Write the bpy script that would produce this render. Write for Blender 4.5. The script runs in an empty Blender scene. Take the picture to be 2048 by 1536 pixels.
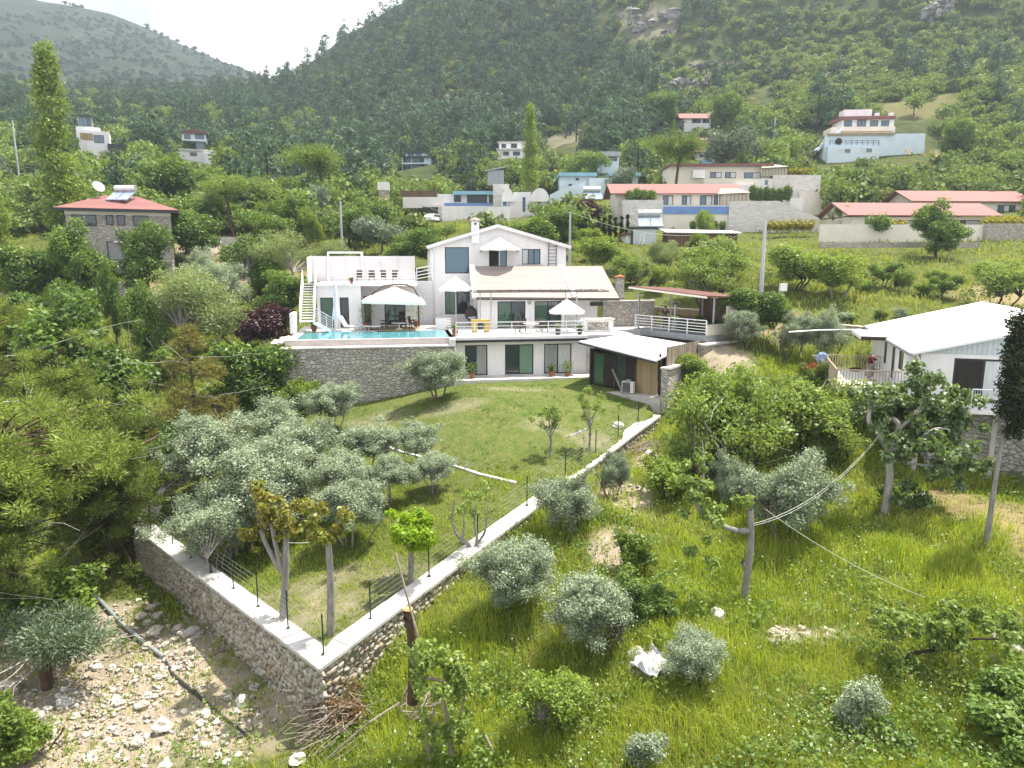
import bpy, math, random
import numpy as np
from mathutils import Vector
R = math.radians
SC = bpy.context.scene
COL = SC.collection
# ------------------------------------------------------------------ camera, sky, sun, exposure
F_PX, W_PX, H_PX, PITCH = 1435.0, 2048, 1536, R(10.0)
cam_d = bpy.data.cameras.new('camera'); cam = bpy.data.objects.new('camera', cam_d); COL.objects.link(cam)
cam_d.sensor_width = 36.0; cam_d.lens = 36.0 * F_PX / W_PX
cam_d.clip_start = 0.3; cam_d.clip_end = 5000
cam.location = (0, 0, 0); cam.rotation_euler = (R(90) - PITCH, 0, 0)
SC.camera = cam
SUN_EL, SUN_AZ = R(68), R(62)           # azimuth measured from +Y towards +X
world = bpy.data.worlds.new('World'); SC.world = world; world.use_nodes = True
wn = world.node_tree; wn.nodes.clear()
w_out = wn.nodes.new('ShaderNodeOutputWorld'); w_bg = wn.nodes.new('ShaderNodeBackground')
w_sky = wn.nodes.new('ShaderNodeTexSky'); w_sky.sky_type = 'NISHITA'; w_sky.sun_disc = False
w_sky.sun_elevation = SUN_EL; w_sky.sun_rotation = SUN_AZ; w_sky.dust_density = 2.5; w_sky.air_density = 1.0
w_co = wn.nodes.new('ShaderNodeTexCoord'); w_no = wn.nodes.new('ShaderNodeTexNoise')
w_no.inputs['Scale'].default_value = 2.6; w_no.inputs['Detail'].default_value = 6; w_no.inputs['Roughness'].default_value = .55
w_rp = wn.nodes.new('ShaderNodeValToRGB')
w_rp.color_ramp.elements[0].position = .30; w_rp.color_ramp.elements[0].color = (.55, .55, .55, 1)
w_rp.color_ramp.elements[1].position = .52; w_rp.color_ramp.elements[1].color = (1, 1, 1, 1)
w_n2 = wn.nodes.new('ShaderNodeTexNoise'); w_n2.inputs['Scale'].default_value = 5.5; w_n2.inputs['Detail'].default_value = 5
w_r2 = wn.nodes.new('ShaderNodeValToRGB')
w_r2.color_ramp.elements[0].position = .40; w_r2.color_ramp.elements[0].color = (4.2, 4.35, 4.8, 1)
w_r2.color_ramp.elements[1].position = .56; w_r2.color_ramp.elements[1].color = (10.5, 10.5, 10.6, 1)
w_mx = wn.nodes.new('ShaderNodeMix'); w_mx.data_type = 'RGBA'
L = wn.links.new
L(w_co.outputs['Generated'], w_no.inputs['Vector']); L(w_co.outputs['Generated'], w_n2.inputs['Vector'])
L(w_no.outputs['Fac'], w_rp.inputs['Fac']); L(w_n2.outputs['Fac'], w_r2.inputs['Fac'])
L(w_rp.outputs['Color'], w_mx.inputs['Factor']); L(w_sky.outputs['Color'], w_mx.inputs['A']); L(w_r2.outputs['Color'], w_mx.inputs['B'])
L(w_mx.outputs['Result'], w_bg.inputs['Color']); w_bg.inputs['Strength'].default_value = 0.085
L(w_bg.outputs['Background'], w_out.inputs['Surface'])
sun_d = bpy.data.lights.new('sun', 'SUN'); sun_d.energy = 5.0; sun_d.angle = R(0.7); sun_d.color = (1.0, .93, .80)
sun = bpy.data.objects.new('sun', sun_d); COL.objects.link(sun)
sdir = Vector((math.sin(SUN_AZ) * math.cos(SUN_EL), math.cos(SUN_AZ) * math.cos(SUN_EL), math.sin(SUN_EL)))
sun.rotation_euler = sdir.to_track_quat('Z', 'Y').to_euler(); sun.location = (0, 0, 200)
SC.view_settings.view_transform = 'Standard'; SC.view_settings.look = 'None'
SC.view_settings.exposure = 1.16
HAZE = 0.00026; SC.view_settings.gamma = 1.0
SC.cycles.max_bounces = 5; SC.cycles.diffuse_bounces = 2; SC.cycles.glossy_bounces = 2
SC.cycles.transmission_bounces = 4; SC.cycles.transparent_max_bounces = 6; SC.cycles.volume_bounces = 1
SC.cycles.use_denoising = True
# ------------------------------------------------------------------ helpers
CP, SP = math.cos(PITCH), math.sin(PITCH)
def ray(px, py):
    a = (px - W_PX / 2) / F_PX; b = (H_PX / 2 - py) / F_PX
    return np.array((a, CP + b * SP, -SP + b * CP))          # world direction, +Y forward
def P(px, py, Y):                                             # point of that sight line at ground distance Y
    r = ray(px, py); return r * (Y / r[1])
def proj(x, y, z):
    d = y * CP - z * SP; u = y * SP + z * CP
    return W_PX / 2 + F_PX * x / d, H_PX / 2 - F_PX * u / d
def tag(o, label=None, cat=None, group=None, kind=None):
    if label: o['label'] = label
    if cat: o['category'] = cat
    if group: o['group'] = group
    if kind: o['kind'] = kind
    return o
def empty(name, loc, rz=0.0, label=None, cat=None, group=None):
    o = bpy.data.objects.new(name, None); COL.objects.link(o); o.empty_display_size = .3
    o.location = loc; o.rotation_euler = (0, 0, rz)
    return tag(o, label, cat, group)
def link(name, me, parent=None):
    o = bpy.data.objects.new(name, me); COL.objects.link(o)
    if parent: o.parent = parent
    return o
def quad_mesh(name, V, Q, mats, mi=None, smooth=False):       # fast path: all faces are quads
    V = np.ascontiguousarray(V, dtype=np.float32); Q = np.ascontiguousarray(Q, dtype=np.int32)
    me = bpy.data.meshes.new(name); n = len(Q)
    me.vertices.add(len(V)); me.vertices.foreach_set('co', V.ravel())
    me.loops.add(4 * n); me.loops.foreach_set('vertex_index', Q.ravel())
    me.polygons.add(n); me.polygons.foreach_set('loop_start', np.arange(0, 4 * n, 4, dtype=np.int32))
    me.polygons.foreach_set('loop_total', np.full(n, 4, dtype=np.int32))
    for m in (mats if isinstance(mats, (list, tuple)) else [mats]): me.materials.append(m)
    if mi is not None: me.polygons.foreach_set('material_index', np.ascontiguousarray(mi, dtype=np.int32))
    if smooth: me.polygons.foreach_set('use_smooth', np.ones(n, dtype=bool))
    me.update(calc_edges=True); return me
class MB:                                                     # collects simple solids, then links ONE mesh object
    def __init__(s): s.v = []; s.f = []; s.m = []; s.mi = 0
    def _add(s, vs, fs):
        b = len(s.v); s.v += [tuple(float(c) for c in v) for v in vs]
        for f in fs: s.f.append([b + i for i in f]); s.m.append(s.mi)
    def box(s, x0, x1, y0, y1, z0, z1):
        s._add([(x0,y0,z0),(x1,y0,z0),(x1,y1,z0),(x0,y1,z0),(x0,y0,z1),(x1,y0,z1),(x1,y1,z1),(x0,y1,z1)],
               [(0,3,2,1),(4,5,6,7),(0,1,5,4),(1,2,6,5),(2,3,7,6),(3,0,4,7)]); return s
    def bar(s, a, b, w, h=None, up=(0, 0, 1)):                # square bar from a to b
        a = Vector(a); b = Vector(b); h = h or w; d = (b - a).normalized(); u = Vector(up)
        if abs(d.dot(u)) > .98: u = Vector((0, 1, 0))
        x = d.cross(u).normalized() * (w / 2); y = x.cross(d).normalized() * (h / 2)
        s._add([a-x-y, a+x-y, a+x+y, a-x+y, b-x-y, b+x-y, b+x+y, b-x+y],
               [(0,3,2,1),(4,5,6,7),(0,1,5,4),(1,2,6,5),(2,3,7,6),(3,0,4,7)]); return s
    def tube(s, pts, rad, n=8, cap=True):
        pts = [Vector(p) for p in pts]; rad = rad if hasattr(rad, '__len__') else [rad] * len(pts)
        vs = []; fs = []; pu = None
        for i, p in enumerate(pts):
            d = (pts[min(i+1, len(pts)-1)] - pts[max(i-1, 0)]).normalized()
            if pu is None: pu = Vector((1, 0, 0)) if abs(d.x) < .9 else Vector((0, 1, 0))
            x = (pu - d * pu.dot(d)).normalized(); y = d.cross(x); pu = x
            for k in range(n):
                t = 2 * math.pi * k / n; vs.append(p + (x * math.cos(t) + y * math.sin(t)) * rad[i])
        for i in range(len(pts) - 1):
            for k in range(n):
                k2 = (k + 1) % n; fs.append((i*n+k, i*n+k2, (i+1)*n+k2, (i+1)*n+k))
        if cap: fs.append(tuple(range(n-1, -1, -1))); fs.append(tuple((len(pts)-1)*n + k for k in range(n)))
        s._add(vs, fs); return s
    def lathe(s, prof, c=(0, 0, 0), n=16):                    # prof: list of (radius, z)
        vs = []; fs = []
        for r, z in prof:
            for k in range(n):
                t = 2 * math.pi * k / n; vs.append((c[0] + r * math.cos(t), c[1] + r * math.sin(t), c[2] + z))
        for i in range(len(prof) - 1):
            for k in range(n):
                k2 = (k + 1) % n; fs.append((i*n+k, i*n+k2, (i+1)*n+k2, (i+1)*n+k))
        fs.append(tuple(range(n-1, -1, -1))); fs.append(tuple((len(prof)-1)*n + k for k in range(n)))
        s._add(vs, fs); return s
    def prism(s, poly, z0, z1):                               # polygon in x,y (counter-clockwise), extruded in z
        n = len(poly); z0 = z0 if hasattr(z0, '__len__') else [z0] * n; z1 = z1 if hasattr(z1, '__len__') else [z1] * n
        vs = [(p[0], p[1], z0[i]) for i, p in enumerate(poly)] + [(p[0], p[1], z1[i]) for i, p in enumerate(poly)]
        fs = [tuple(range(n-1, -1, -1)), tuple(range(n, 2*n))]
        for i in range(n): j = (i + 1) % n; fs.append((i, j, n + j, n + i))
        s._add(vs, fs); return s
    def yprism(s, poly, y0, y1):                              # polygon in x,z extruded in y
        n = len(poly)
        vs = [(p[0], y0, p[1]) for p in poly] + [(p[0], y1, p[1]) for p in poly]
        fs = [tuple(range(n)), tuple(range(2*n-1, n-1, -1))]
        for i in range(n): j = (i + 1) % n; fs.append((j, i, n + i, n + j))
        s._add(vs, fs); return s
    def slab(s, a, b, c, d, t):                               # sheet a-b-c-d with thickness t below it
        a, b, c, d = map(Vector, (a, b, c, d)); n = (b - a).cross(d - a).normalized() * t
        s._add([a, b, c, d, a-n, b-n, c-n, d-n], [(0,1,2,3),(7,6,5,4),(0,4,5,1),(1,5,6,2),(2,6,7,3),(3,7,4,0)]); return s
    def poly(s, pts): s._add(pts, [tuple(range(len(pts)))]); return s
    def blob(s, c, r, rng, n=10, rough=.2):                   # lumpy stone
        vs = []; fs = []; m = n // 2 + 1; r = Vector(r)
        ph = [rng.uniform(0, 6.28) for _ in range(6)]
        for i in range(m + 1):
            th = math.pi * i / m
            for k in range(n):
                t = 2 * math.pi * k / n; d = Vector((math.sin(th)*math.cos(t), math.sin(th)*math.sin(t), math.cos(th)))
                w = 1 + rough * (math.sin(3*d.x+ph[0]) * math.sin(4*d.y+ph[1]) + .7*math.sin(5*d.z+ph[2]+2*d.x) + .5*math.sin(9*d.x+ph[3])*math.sin(8*d.y+ph[4]))
                w = min(w, 1 + .35*rough)
                vs.append((c[0]+d.x*r.x*w, c[1]+d.y*r.y*w, c[2]+d.z*r.z*w))
        for i in range(m):
            for k in range(n): k2 = (k+1) % n; fs.append((i*n+k, (i+1)*n+k, (i+1)*n+k2, i*n+k2))
        s._add(vs, fs); return s
    def mesh(s, name, mats, smooth=False):
        me = bpy.data.meshes.new(name); me.from_pydata(s.v, [], s.f)
        ms = mats if isinstance(mats, (list, tuple)) else [mats]
        for m in ms: me.materials.append(m)
        if len(ms) > 1: me.polygons.foreach_set('material_index', s.m)
        if smooth: me.polygons.foreach_set('use_smooth', [True] * len(s.f))
        me.update(); return me
    def build(s, name, mats, parent=None, smooth=False, bevel=0):
        o = link(name, s.mesh(name, mats, smooth), parent)
        if bevel:
            b = o.modifiers.new('bevel', 'BEVEL'); b.width = bevel; b.segments = 2; b.limit_method = 'ANGLE'
        return o
# ------------------------------------------------------------------ materials
MATS = {}
def nodes(name):
    m = bpy.data.materials.new(name); m.use_nodes = True; nt = m.node_tree
    return m, nt, nt.nodes['Principled BSDF'], (lambda t: nt.nodes.new(t)), nt.links.new
def ramp(N, stops):
    r = N('ShaderNodeValToRGB'); e = r.color_ramp.elements
    while len(e) < len(stops): e.new(.5)
    for i, (p, c) in enumerate(stops): e[i].position = p; e[i].color = (*c, 1)
    return r
def mat(name, c, c2=None, scale=2.0, rough=.7, bump=0.0, bscale=None, metal=0.0, spec=.3, detail=5, stretch=None):
    if name in MATS: return MATS[name]
    m, nt, b, N, l = nodes(name); b.inputs['Roughness'].default_value = rough; b.inputs['Metallic'].default_value = metal
    b.inputs['Specular IOR Level'].default_value = spec
    c2 = c2 or tuple(x * .82 for x in c)
    co = N('ShaderNodeTexCoord'); src = co.outputs['Object']
    if stretch:
        mp = N('ShaderNodeMapping'); mp.inputs['Scale'].default_value = stretch; l(src, mp.inputs['Vector']); src = mp.outputs['Vector']
    n = N('ShaderNodeTexNoise'); n.inputs['Scale'].default_value = scale; n.inputs['Detail'].default_value = detail; n.inputs['Roughness'].default_value = .65
    l(src, n.inputs['Vector']); r = ramp(N, [(.3, c2), (.62, c)]); l(n.outputs['Fac'], r.inputs['Fac']); l(r.outputs['Color'], b.inputs['Base Color'])
    if bump:
        n2 = N('ShaderNodeTexNoise'); n2.inputs['Scale'].default_value = bscale or scale * 6; n2.inputs['Detail'].default_value = 4
        l(src, n2.inputs['Vector']); bp = N('ShaderNodeBump'); bp.inputs['Strength'].default_value = bump; bp.inputs['Distance'].default_value = .05
        l(n2.outputs['Fac'], bp.inputs['Height']); l(bp.outputs['Normal'], b.inputs['Normal'])
    MATS[name] = m; return m
def leaf_mat(name, c, c2, trans=.35, gloss=.08, scale=.8, tcol=None):   # leaves: two hues mixed leaf by leaf and clump by clump
    m, nt, b, N, l = nodes(name); nt.nodes.remove(b); out = nt.nodes['Material Output']
    g = N('ShaderNodeNewGeometry'); co = N('ShaderNodeTexCoord'); n = N('ShaderNodeTexNoise'); n.inputs['Scale'].default_value = scale; n.inputs['Detail'].default_value = 2
    oi = N('ShaderNodeObjectInfo')
    l(co.outputs['Object'], n.inputs['Vector'])
    a = N('ShaderNodeMath'); a.operation = 'MULTIPLY_ADD'; l(g.outputs['Random Per Island'], a.inputs[0]); a.inputs[1].default_value = .45; a.inputs[2].default_value = -.28
    a2 = N('ShaderNodeMath'); a2.operation = 'ADD'; l(a.outputs[0], a2.inputs[0]); l(n.outputs['Fac'], a2.inputs[1])
    a3 = N('ShaderNodeMath'); a3.operation = 'MULTIPLY_ADD'; l(oi.outputs['Random'], a3.inputs[0]); a3.inputs[1].default_value = .3; l(a2.outputs[0], a3.inputs[2])
    r = ramp(N, [(.3, c2), (.75, c)]); l(a3.outputs[0], r.inputs['Fac'])
    d = N('ShaderNodeBsdfDiffuse'); t = N('ShaderNodeBsdfTranslucent'); gl = N('ShaderNodeBsdfGlossy'); gl.inputs['Roughness'].default_value = .45
    gl.inputs['Color'].default_value = (.9, .9, .9, 1)
    l(r.outputs['Color'], d.inputs['Color'])
    hs = N('ShaderNodeMix'); hs.data_type = 'RGBA'; hs.blend_type = 'MULTIPLY'; hs.inputs['Factor'].default_value = 1
    l(r.outputs['Color'], hs.inputs['A']); hs.inputs['B'].default_value = (*(tcol or (1.5, 1.35, .6)), 1); l(hs.outputs['Result'], t.inputs['Color'])
    m1 = N('ShaderNodeMixShader'); m1.inputs[0].default_value = trans; l(d.outputs[0], m1.inputs[1]); l(t.outputs[0], m1.inputs[2])
    m2 = N('ShaderNodeMixShader'); m2.inputs[0].default_value = gloss; l(m1.outputs[0], m2.inputs[1]); l(gl.outputs[0], m2.inputs[2])
    l(m2.outputs[0], out.inputs['Surface']); MATS[name] = m; return m
def stone_mat(name, cols, scale=2.6, mortar=(.16, .14, .11), mw=.045, stretch=(1, 1, 1.25), bump=.8):
    m, nt, b, N, l = nodes(name); b.inputs['Roughness'].default_value = .9
    co = N('ShaderNodeTexCoord'); mp = N('ShaderNodeMapping'); mp.inputs['Scale'].default_value = stretch; l(co.outputs['Object'], mp.inputs['Vector'])
    nz = N('ShaderNodeTexNoise'); nz.inputs['Scale'].default_value = 2.2; l(mp.outputs[0], nz.inputs['Vector'])
    ad = N('ShaderNodeVectorMath'); ad.operation = 'MULTIPLY_ADD'; l(nz.outputs['Color'], ad.inputs[0]); ad.inputs[1].default_value = (.22,) * 3; l(mp.outputs[0], ad.inputs[2])
    v = N('ShaderNodeTexVoronoi'); v.inputs['Scale'].default_value = scale; l(ad.outputs[0], v.inputs['Vector'])
    e = N('ShaderNodeTexVoronoi'); e.feature = 'DISTANCE_TO_EDGE'; e.inputs['Scale'].default_value = scale; l(ad.outputs[0], e.inputs['Vector'])
    sp = N('ShaderNodeSeparateColor'); l(v.outputs['Color'], sp.inputs[0])
    r = ramp(N, [(i / (len(cols) - 1), c) for i, c in enumerate(cols)]); l(sp.outputs[0], r.inputs['Fac'])
    n3 = N('ShaderNodeTexNoise'); n3.inputs['Scale'].default_value = 9; n3.inputs['Detail'].default_value = 6; l(co.outputs['Object'], n3.inputs['Vector'])
    mu = N('ShaderNodeMix'); mu.data_type = 'RGBA'; mu.blend_type = 'MULTIPLY'; mu.inputs['Factor'].default_value = .7
    r3 = ramp(N, [(.3, (.5, .48, .44)), (.6, (1.1, 1.1, 1.1))]); l(n3.outputs['Fac'], r3.inputs['Fac']); l(r.outputs['Color'], mu.inputs['A']); l(r3.outputs['Color'], mu.inputs['B'])
    me_ = N('ShaderNodeMapRange'); me_.inputs['From Min'].default_value = 0; me_.inputs['From Max'].default_value = mw; l(e.outputs['Distance'], me_.inputs['Value'])
    mx = N('ShaderNodeMix'); mx.data_type = 'RGBA'; l(me_.outputs[0], mx.inputs['Factor']); mx.inputs['A'].default_value = (*mortar, 1); l(mu.outputs['Result'], mx.inputs['B'])
    l(mx.outputs['Result'], b.inputs['Base Color'])
    mr2 = N('ShaderNodeMapRange'); mr2.inputs['From Max'].default_value = mw * 3.5; l(e.outputs['Distance'], mr2.inputs['Value'])
    ms = N('ShaderNodeMath'); ms.operation = 'MULTIPLY_ADD'; l(n3.outputs['Fac'], ms.inputs[0]); ms.inputs[1].default_value = .35; l(mr2.outputs[0], ms.inputs[2])
    bp = N('ShaderNodeBump'); bp.inputs['Strength'].default_value = bump; bp.inputs['Distance'].default_value = .12; l(ms.outputs[0], bp.inputs['Height']); l(bp.outputs[0], b.inputs['Normal'])
    MATS[name] = m; return m
def stripe_mat(name, c, c2, axis='X', period=.2, duty=.12, rough=.5, metal=0., bump=.5, noise=.25):   # ribs, slats, tile courses along an object axis
    m, nt, b, N, l = nodes(name); b.inputs['Roughness'].default_value = rough; b.inputs['Metallic'].default_value = metal
    co = N('ShaderNodeTexCoord'); s = N('ShaderNodeSeparateXYZ'); l(co.outputs['Object'], s.inputs[0])
    d = N('ShaderNodeMath'); d.operation = 'DIVIDE'; l(s.outputs[axis], d.inputs[0]); d.inputs[1].default_value = period
    f = N('ShaderNodeMath'); f.operation = 'FRACT'; l(d.outputs[0], f.inputs[0])
    p = N('ShaderNodeMath'); p.operation = 'PINGPONG'; l(f.outputs[0], p.inputs[0]); p.inputs[1].default_value = .5
    mr = N('ShaderNodeMapRange'); mr.inputs['From Min'].default_value = duty * .3; mr.inputs['From Max'].default_value = duty; l(p.outputs[0], mr.inputs['Value'])
    fl = N('ShaderNodeMath'); fl.operation = 'FLOOR'; l(d.outputs[0], fl.inputs[0]); wn_ = N('ShaderNodeTexWhiteNoise'); wn_.noise_dimensions = '1D'; l(fl.outputs[0], wn_.inputs['W'])
    n = N('ShaderNodeTexNoise'); n.inputs['Scale'].default_value = 1.6; n.inputs['Detail'].default_value = 6; l(co.outputs['Object'], n.inputs['Vector'])
    sm = N('ShaderNodeMath'); sm.operation = 'ADD'; l(wn_.outputs['Value'], sm.inputs[0]); l(n.outputs['Fac'], sm.inputs[1])
    r = ramp(N, [(.4, tuple(x * (1 - noise) for x in c)), (1.2 / 2 + .3, c)]); hf = N('ShaderNodeMath'); hf.operation = 'MULTIPLY'; hf.inputs[1].default_value = .6
    l(sm.outputs[0], hf.inputs[0]); l(hf.outputs[0], r.inputs['Fac'])
    mx = N('ShaderNodeMix'); mx.data_type = 'RGBA'; l(mr.outputs[0], mx.inputs['Factor']); mx.inputs['A'].default_value = (*c2, 1); l(r.outputs['Color'], mx.inputs['B'])
    l(mx.outputs['Result'], b.inputs['Base Color'])
    bp = N('ShaderNodeBump'); bp.inputs['Strength'].default_value = bump; bp.inputs['Distance'].default_value = .04; l(p.outputs[0], bp.inputs['Height']); l(bp.outputs[0], b.inputs['Normal'])
    MATS[name] = m; return m
def glass_mat(name, c=(.03, .045, .05), rough=.04):
    m, nt, b, N, l = nodes(name); b.inputs['Base Color'].default_value = (*c, 1); b.inputs['Roughness'].default_value = rough
    b.inputs['Specular IOR Level'].default_value = .7; b.inputs['IOR'].default_value = 1.5; MATS[name] = m; return m
# ------------------------------------------------------------------ terrain: spline through ground heights read along sight lines
def _uv(x, y): return np.stack([np.asarray(x) / np.asarray(y), 1.0 * np.log(np.asarray(y))], -1)
class TPS:
    def __init__(s, pts, lam=2e-4):
        w = np.array([P(*p) for p in pts]); s.c = _uv(w[:, 0], w[:, 1]); q = w[:, 2] / w[:, 1]
        n = len(pts); K = s.k(s.c) + lam * np.eye(n); A = np.zeros((n + 3, n + 3)); A[:n, :n] = K
        A[:n, n] = 1; A[:n, n+1:] = s.c; A[n, :n] = 1; A[n+1:, :n] = s.c.T
        s.w = np.linalg.solve(A, np.concatenate([q, np.zeros(3)]))
    def k(s, a):
        d2 = ((a[:, None, :] - s.c[None]) ** 2).sum(-1); return .5 * d2 * np.log(d2 + 1e-12)
    def __call__(s, x, y):
        x = np.asarray(x, float); y = np.asarray(y, float); sh = x.shape; a = _uv(x.ravel(), y.ravel()); out = np.empty(len(a))
        for i in range(0, len(a), 40000):
            b = a[i:i+40000]; out[i:i+40000] = s.k(b) @ s.w[:-3] + s.w[-3] + b @ s.w[-2:]
        return (out * y.ravel()).reshape(sh)
OUT = TPS([(640,1468,21.3),(100,1535,20.5),(-300,1600,19),(100,1250,28.5),(-300,1260,28),(300,1140,33.5),(0,1000,43),(-350,1000,43),(250,865,47),
 (570,790,52),(200,745,58),(300,655,66),(0,605,74),(-350,600,74),(230,545,77),(0,540,84),(480,570,80),(470,480,95),(650,520,84),(-350,420,110),
 (0,355,150),(-350,330,150),(200,345,150),(400,325,180),(560,345,180),(850,345,195),(100,255,260),(-300,255,260),(300,205,380),(0,190,380),(500,150,500),(380,160,500),(430,250,300),
 (600,150,430),(700,126,400),(835,72,370),(1024,-60,390),(1500,-230,380),(2048,-260,330),(2500,-260,320),(700,330,230),(700,210,330),(560,240,330),(1000,300,220),(1100,200,290),
 (1100,100,340),(1300,262,225),(1500,205,235),(1500,100,300),(1900,335,150),(1900,205,205),(2048,100,250),(2500,180,200),(1700,335,160),(2048,330,150),(2500,330,140),
 (1000,432,122),(800,440,128),(1250,448,104),(1400,478,97),(1400,415,118),(1700,485,92),(2000,488,90),(2400,480,88),(1500,565,70),(1900,600,62),(2400,600,60),(1720,640,56),(1560,690,53),(1450,705,50),
 (1130,530,77),(850,535,79),(950,640,64),(650,640,64),(1400,660,55),
 (1950,960,35),(2400,950,36),(2000,1050,29),(1780,830,42),(1900,1500,18),(2400,1500,18),(1500,1195,24.8),(1650,1280,22.3),(1250,1000,32.5),(1340,840,45),(1500,850,42),(1650,1000,33),(850,1240,25),(1060,1060,31),
 (1000,1500,19.2),(1300,1330,21.2),(640,1760,15),(2000,1760,13),(-300,1900,14),(1024,2300,9)])
INN = TPS([(640,1290,23),(560,1215,25.5),(400,1105,32),(300,1020,36),(380,930,41),(950,790,45.3),(1000,768,49.6),(1100,900,38.2),(1250,850,43),(750,820,47),(700,872,43.2),(900,935,37.2),
 (900,1050,31),(850,1150,27.3),(500,950,39),(700,1000,34),(1080,985,34),(600,800,49),(480,850,46),(1200,768,49.6),(1300,805,46.4)])
def inside(poly, x, y):
    x = np.asarray(x); y = np.asarray(y); r = np.zeros(x.shape, bool); n = len(poly)
    for i in range(n):
        (x0, y0), (x1, y1) = poly[i], poly[(i + 1) % n]
        c = ((y0 > y) != (y1 > y)) & (x < (x1 - x0) * (y - y0) / ((y1 - y0) or 1e-9) + x0); r ^= c
    return r
WC = [P(345,945,41.0), P(265,1050,34.0), P(640,1335,21.3), P(1320,830,44.6)]        # coping line of the garden wall (outer top edge)
# house frame: origin at the left end of the lower storey, turned 9 degrees
PHI = R(9); E1 = np.array((math.cos(PHI), math.sin(PHI))); E2 = np.array((-math.sin(PHI), math.cos(PHI)))
HO = P(915, 681, 51.0)[:2]
def H(px, py, d):                                             # sight line meets the vertical plane d metres behind the front: (s, d, z)
    r = ray(px, py); t = (d + HO @ E2) / (r[:2] @ E2); w = r * t; return float((w[:2] - HO) @ E1), d, float(w[2])
def HW(s, d): return HO + s * E1 + d * E2
_cn = np.array([3., 42.]); GARDEN = [tuple(p[:2] + (np.array([.32, 0]) if i == 0 else .33 * (lambda v: v / np.linalg.norm(v))(_cn - p[:2]) * (1.5 if i == 2 else 1.2))) for i, p in enumerate(WC)] + [tuple(HW(13.2, 0.5)), tuple(HW(-12.7, 0.5))]
PAD = [tuple(HW(-12.4, -.6)), tuple(HW(9.5, -.6)), tuple(HW(9.5, 10.8)), tuple(HW(-12.4, 10.8))]
PAD2 = [tuple(HW(-12.4, 8)), tuple(HW(9.5, 8)), tuple(HW(9.5, 20)), tuple(HW(-12.4, 20))]
PAD4 = [tuple(HW(-.4, -1.6)), tuple(HW(11, -1.6)), tuple(HW(11, 1.0)), tuple(HW(-.4, 1.0))]
PAD3 = [tuple(HW(9.4, -4.)), tuple(HW(17.5, -1.)), tuple(HW(17.5, 11)), tuple(HW(9.4, 11))]
def hash2(x, y, s=1.0):                                       # smooth value noise for masks
    def h(i, j): return np.modf(np.abs(np.sin(i * 127.1 + j * 311.7) * 43758.5453))[0]
    x = np.asarray(x) / s; y = np.asarray(y) / s; i = np.floor(x); j = np.floor(y); fx = x - i; fy = y - j
    fx = fx*fx*(3-2*fx); fy = fy*fy*(3-2*fy)
    return (h(i,j)*(1-fx)+h(i+1,j)*fx)*(1-fy) + (h(i,j+1)*(1-fx)+h(i+1,j+1)*fx)*fy
def hill_noise(x, y): return 2.2*(hash2(x+y*.5, y-x*.5, 46)-.5) + 1.5*(hash2(x-y*.3, y+x*.3, 21)-.5) + .6*(hash2(x, y, 9)-.5)
def ground(x, y):
    x = np.asarray(x, float); y = np.asarray(y, float); z = OUT(x, y)
    far = np.clip((y - 95) / 120, 0, 1); z = z + far * 3.2 * hill_noise(x, y)
    z = z - np.clip(y - 455, 0, None) * .8
    near = np.clip((120 - y) / 60, 0, 1)
    z = z + near * .10 * (np.sin(x*.9+.7)*np.sin(y*.8) + .6*np.sin(x*1.9+y*.6)*np.sin(y*2.1))
    g = inside(GARDEN, x, y)
    if g.any(): z = np.where(g, INN(x, y) + .04*np.sin(x*1.3)*np.sin(y*1.1), z)
    z = np.where(inside(PAD, x, y), np.minimum(z, -9.2), z)
    z = np.where(inside(PAD2, x, y), np.minimum(z, -6.2), z)
    z = np.where(inside(PAD4, x, y), np.minimum(z, -8.72), z)
    z = np.where(inside(PAD3, x, y), np.minimum(z, -8.6), z)
    return z
def gz(x, y): return float(ground(np.array([x]), np.array([y]))[0])
def hit(px, py, y0=12, y1=520):                               # where a sight line first meets the ground
    Y = np.exp(np.linspace(math.log(y0), math.log(y1), 1600)); r = ray(px, py)
    x = r[0] / r[1] * Y; z = r[2] / r[1] * Y; b = np.nonzero(ground(x, Y) >= z)[0]
    i = b[0] if len(b) else len(Y) - 1
    return float(x[i]), float(Y[i]), float(ground(x[i:i+1], Y[i:i+1])[0])
NU, NV = 560, 760
_u = np.linspace(-1.5, 1.5, NU); _v = np.exp(np.linspace(math.log(4.5), math.log(640), NV))
GU, GV = np.meshgrid(_u, _v); GX = GU * GV; GY = GV; GZ = ground(GX, GY)
def spot(x, y, px, py, rx, ry=None):                          # soft round zone centred where a sight line meets the ground
    cx, cy, _ = hit(px, py); ry = ry or rx; d = ((x - cx) / rx) ** 2 + ((y - cy) / ry) ** 2
    return np.clip(1.35 - d + .9 * (hash2(x, y, .8 + rx * .15) - .5), 0, 1)
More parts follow.
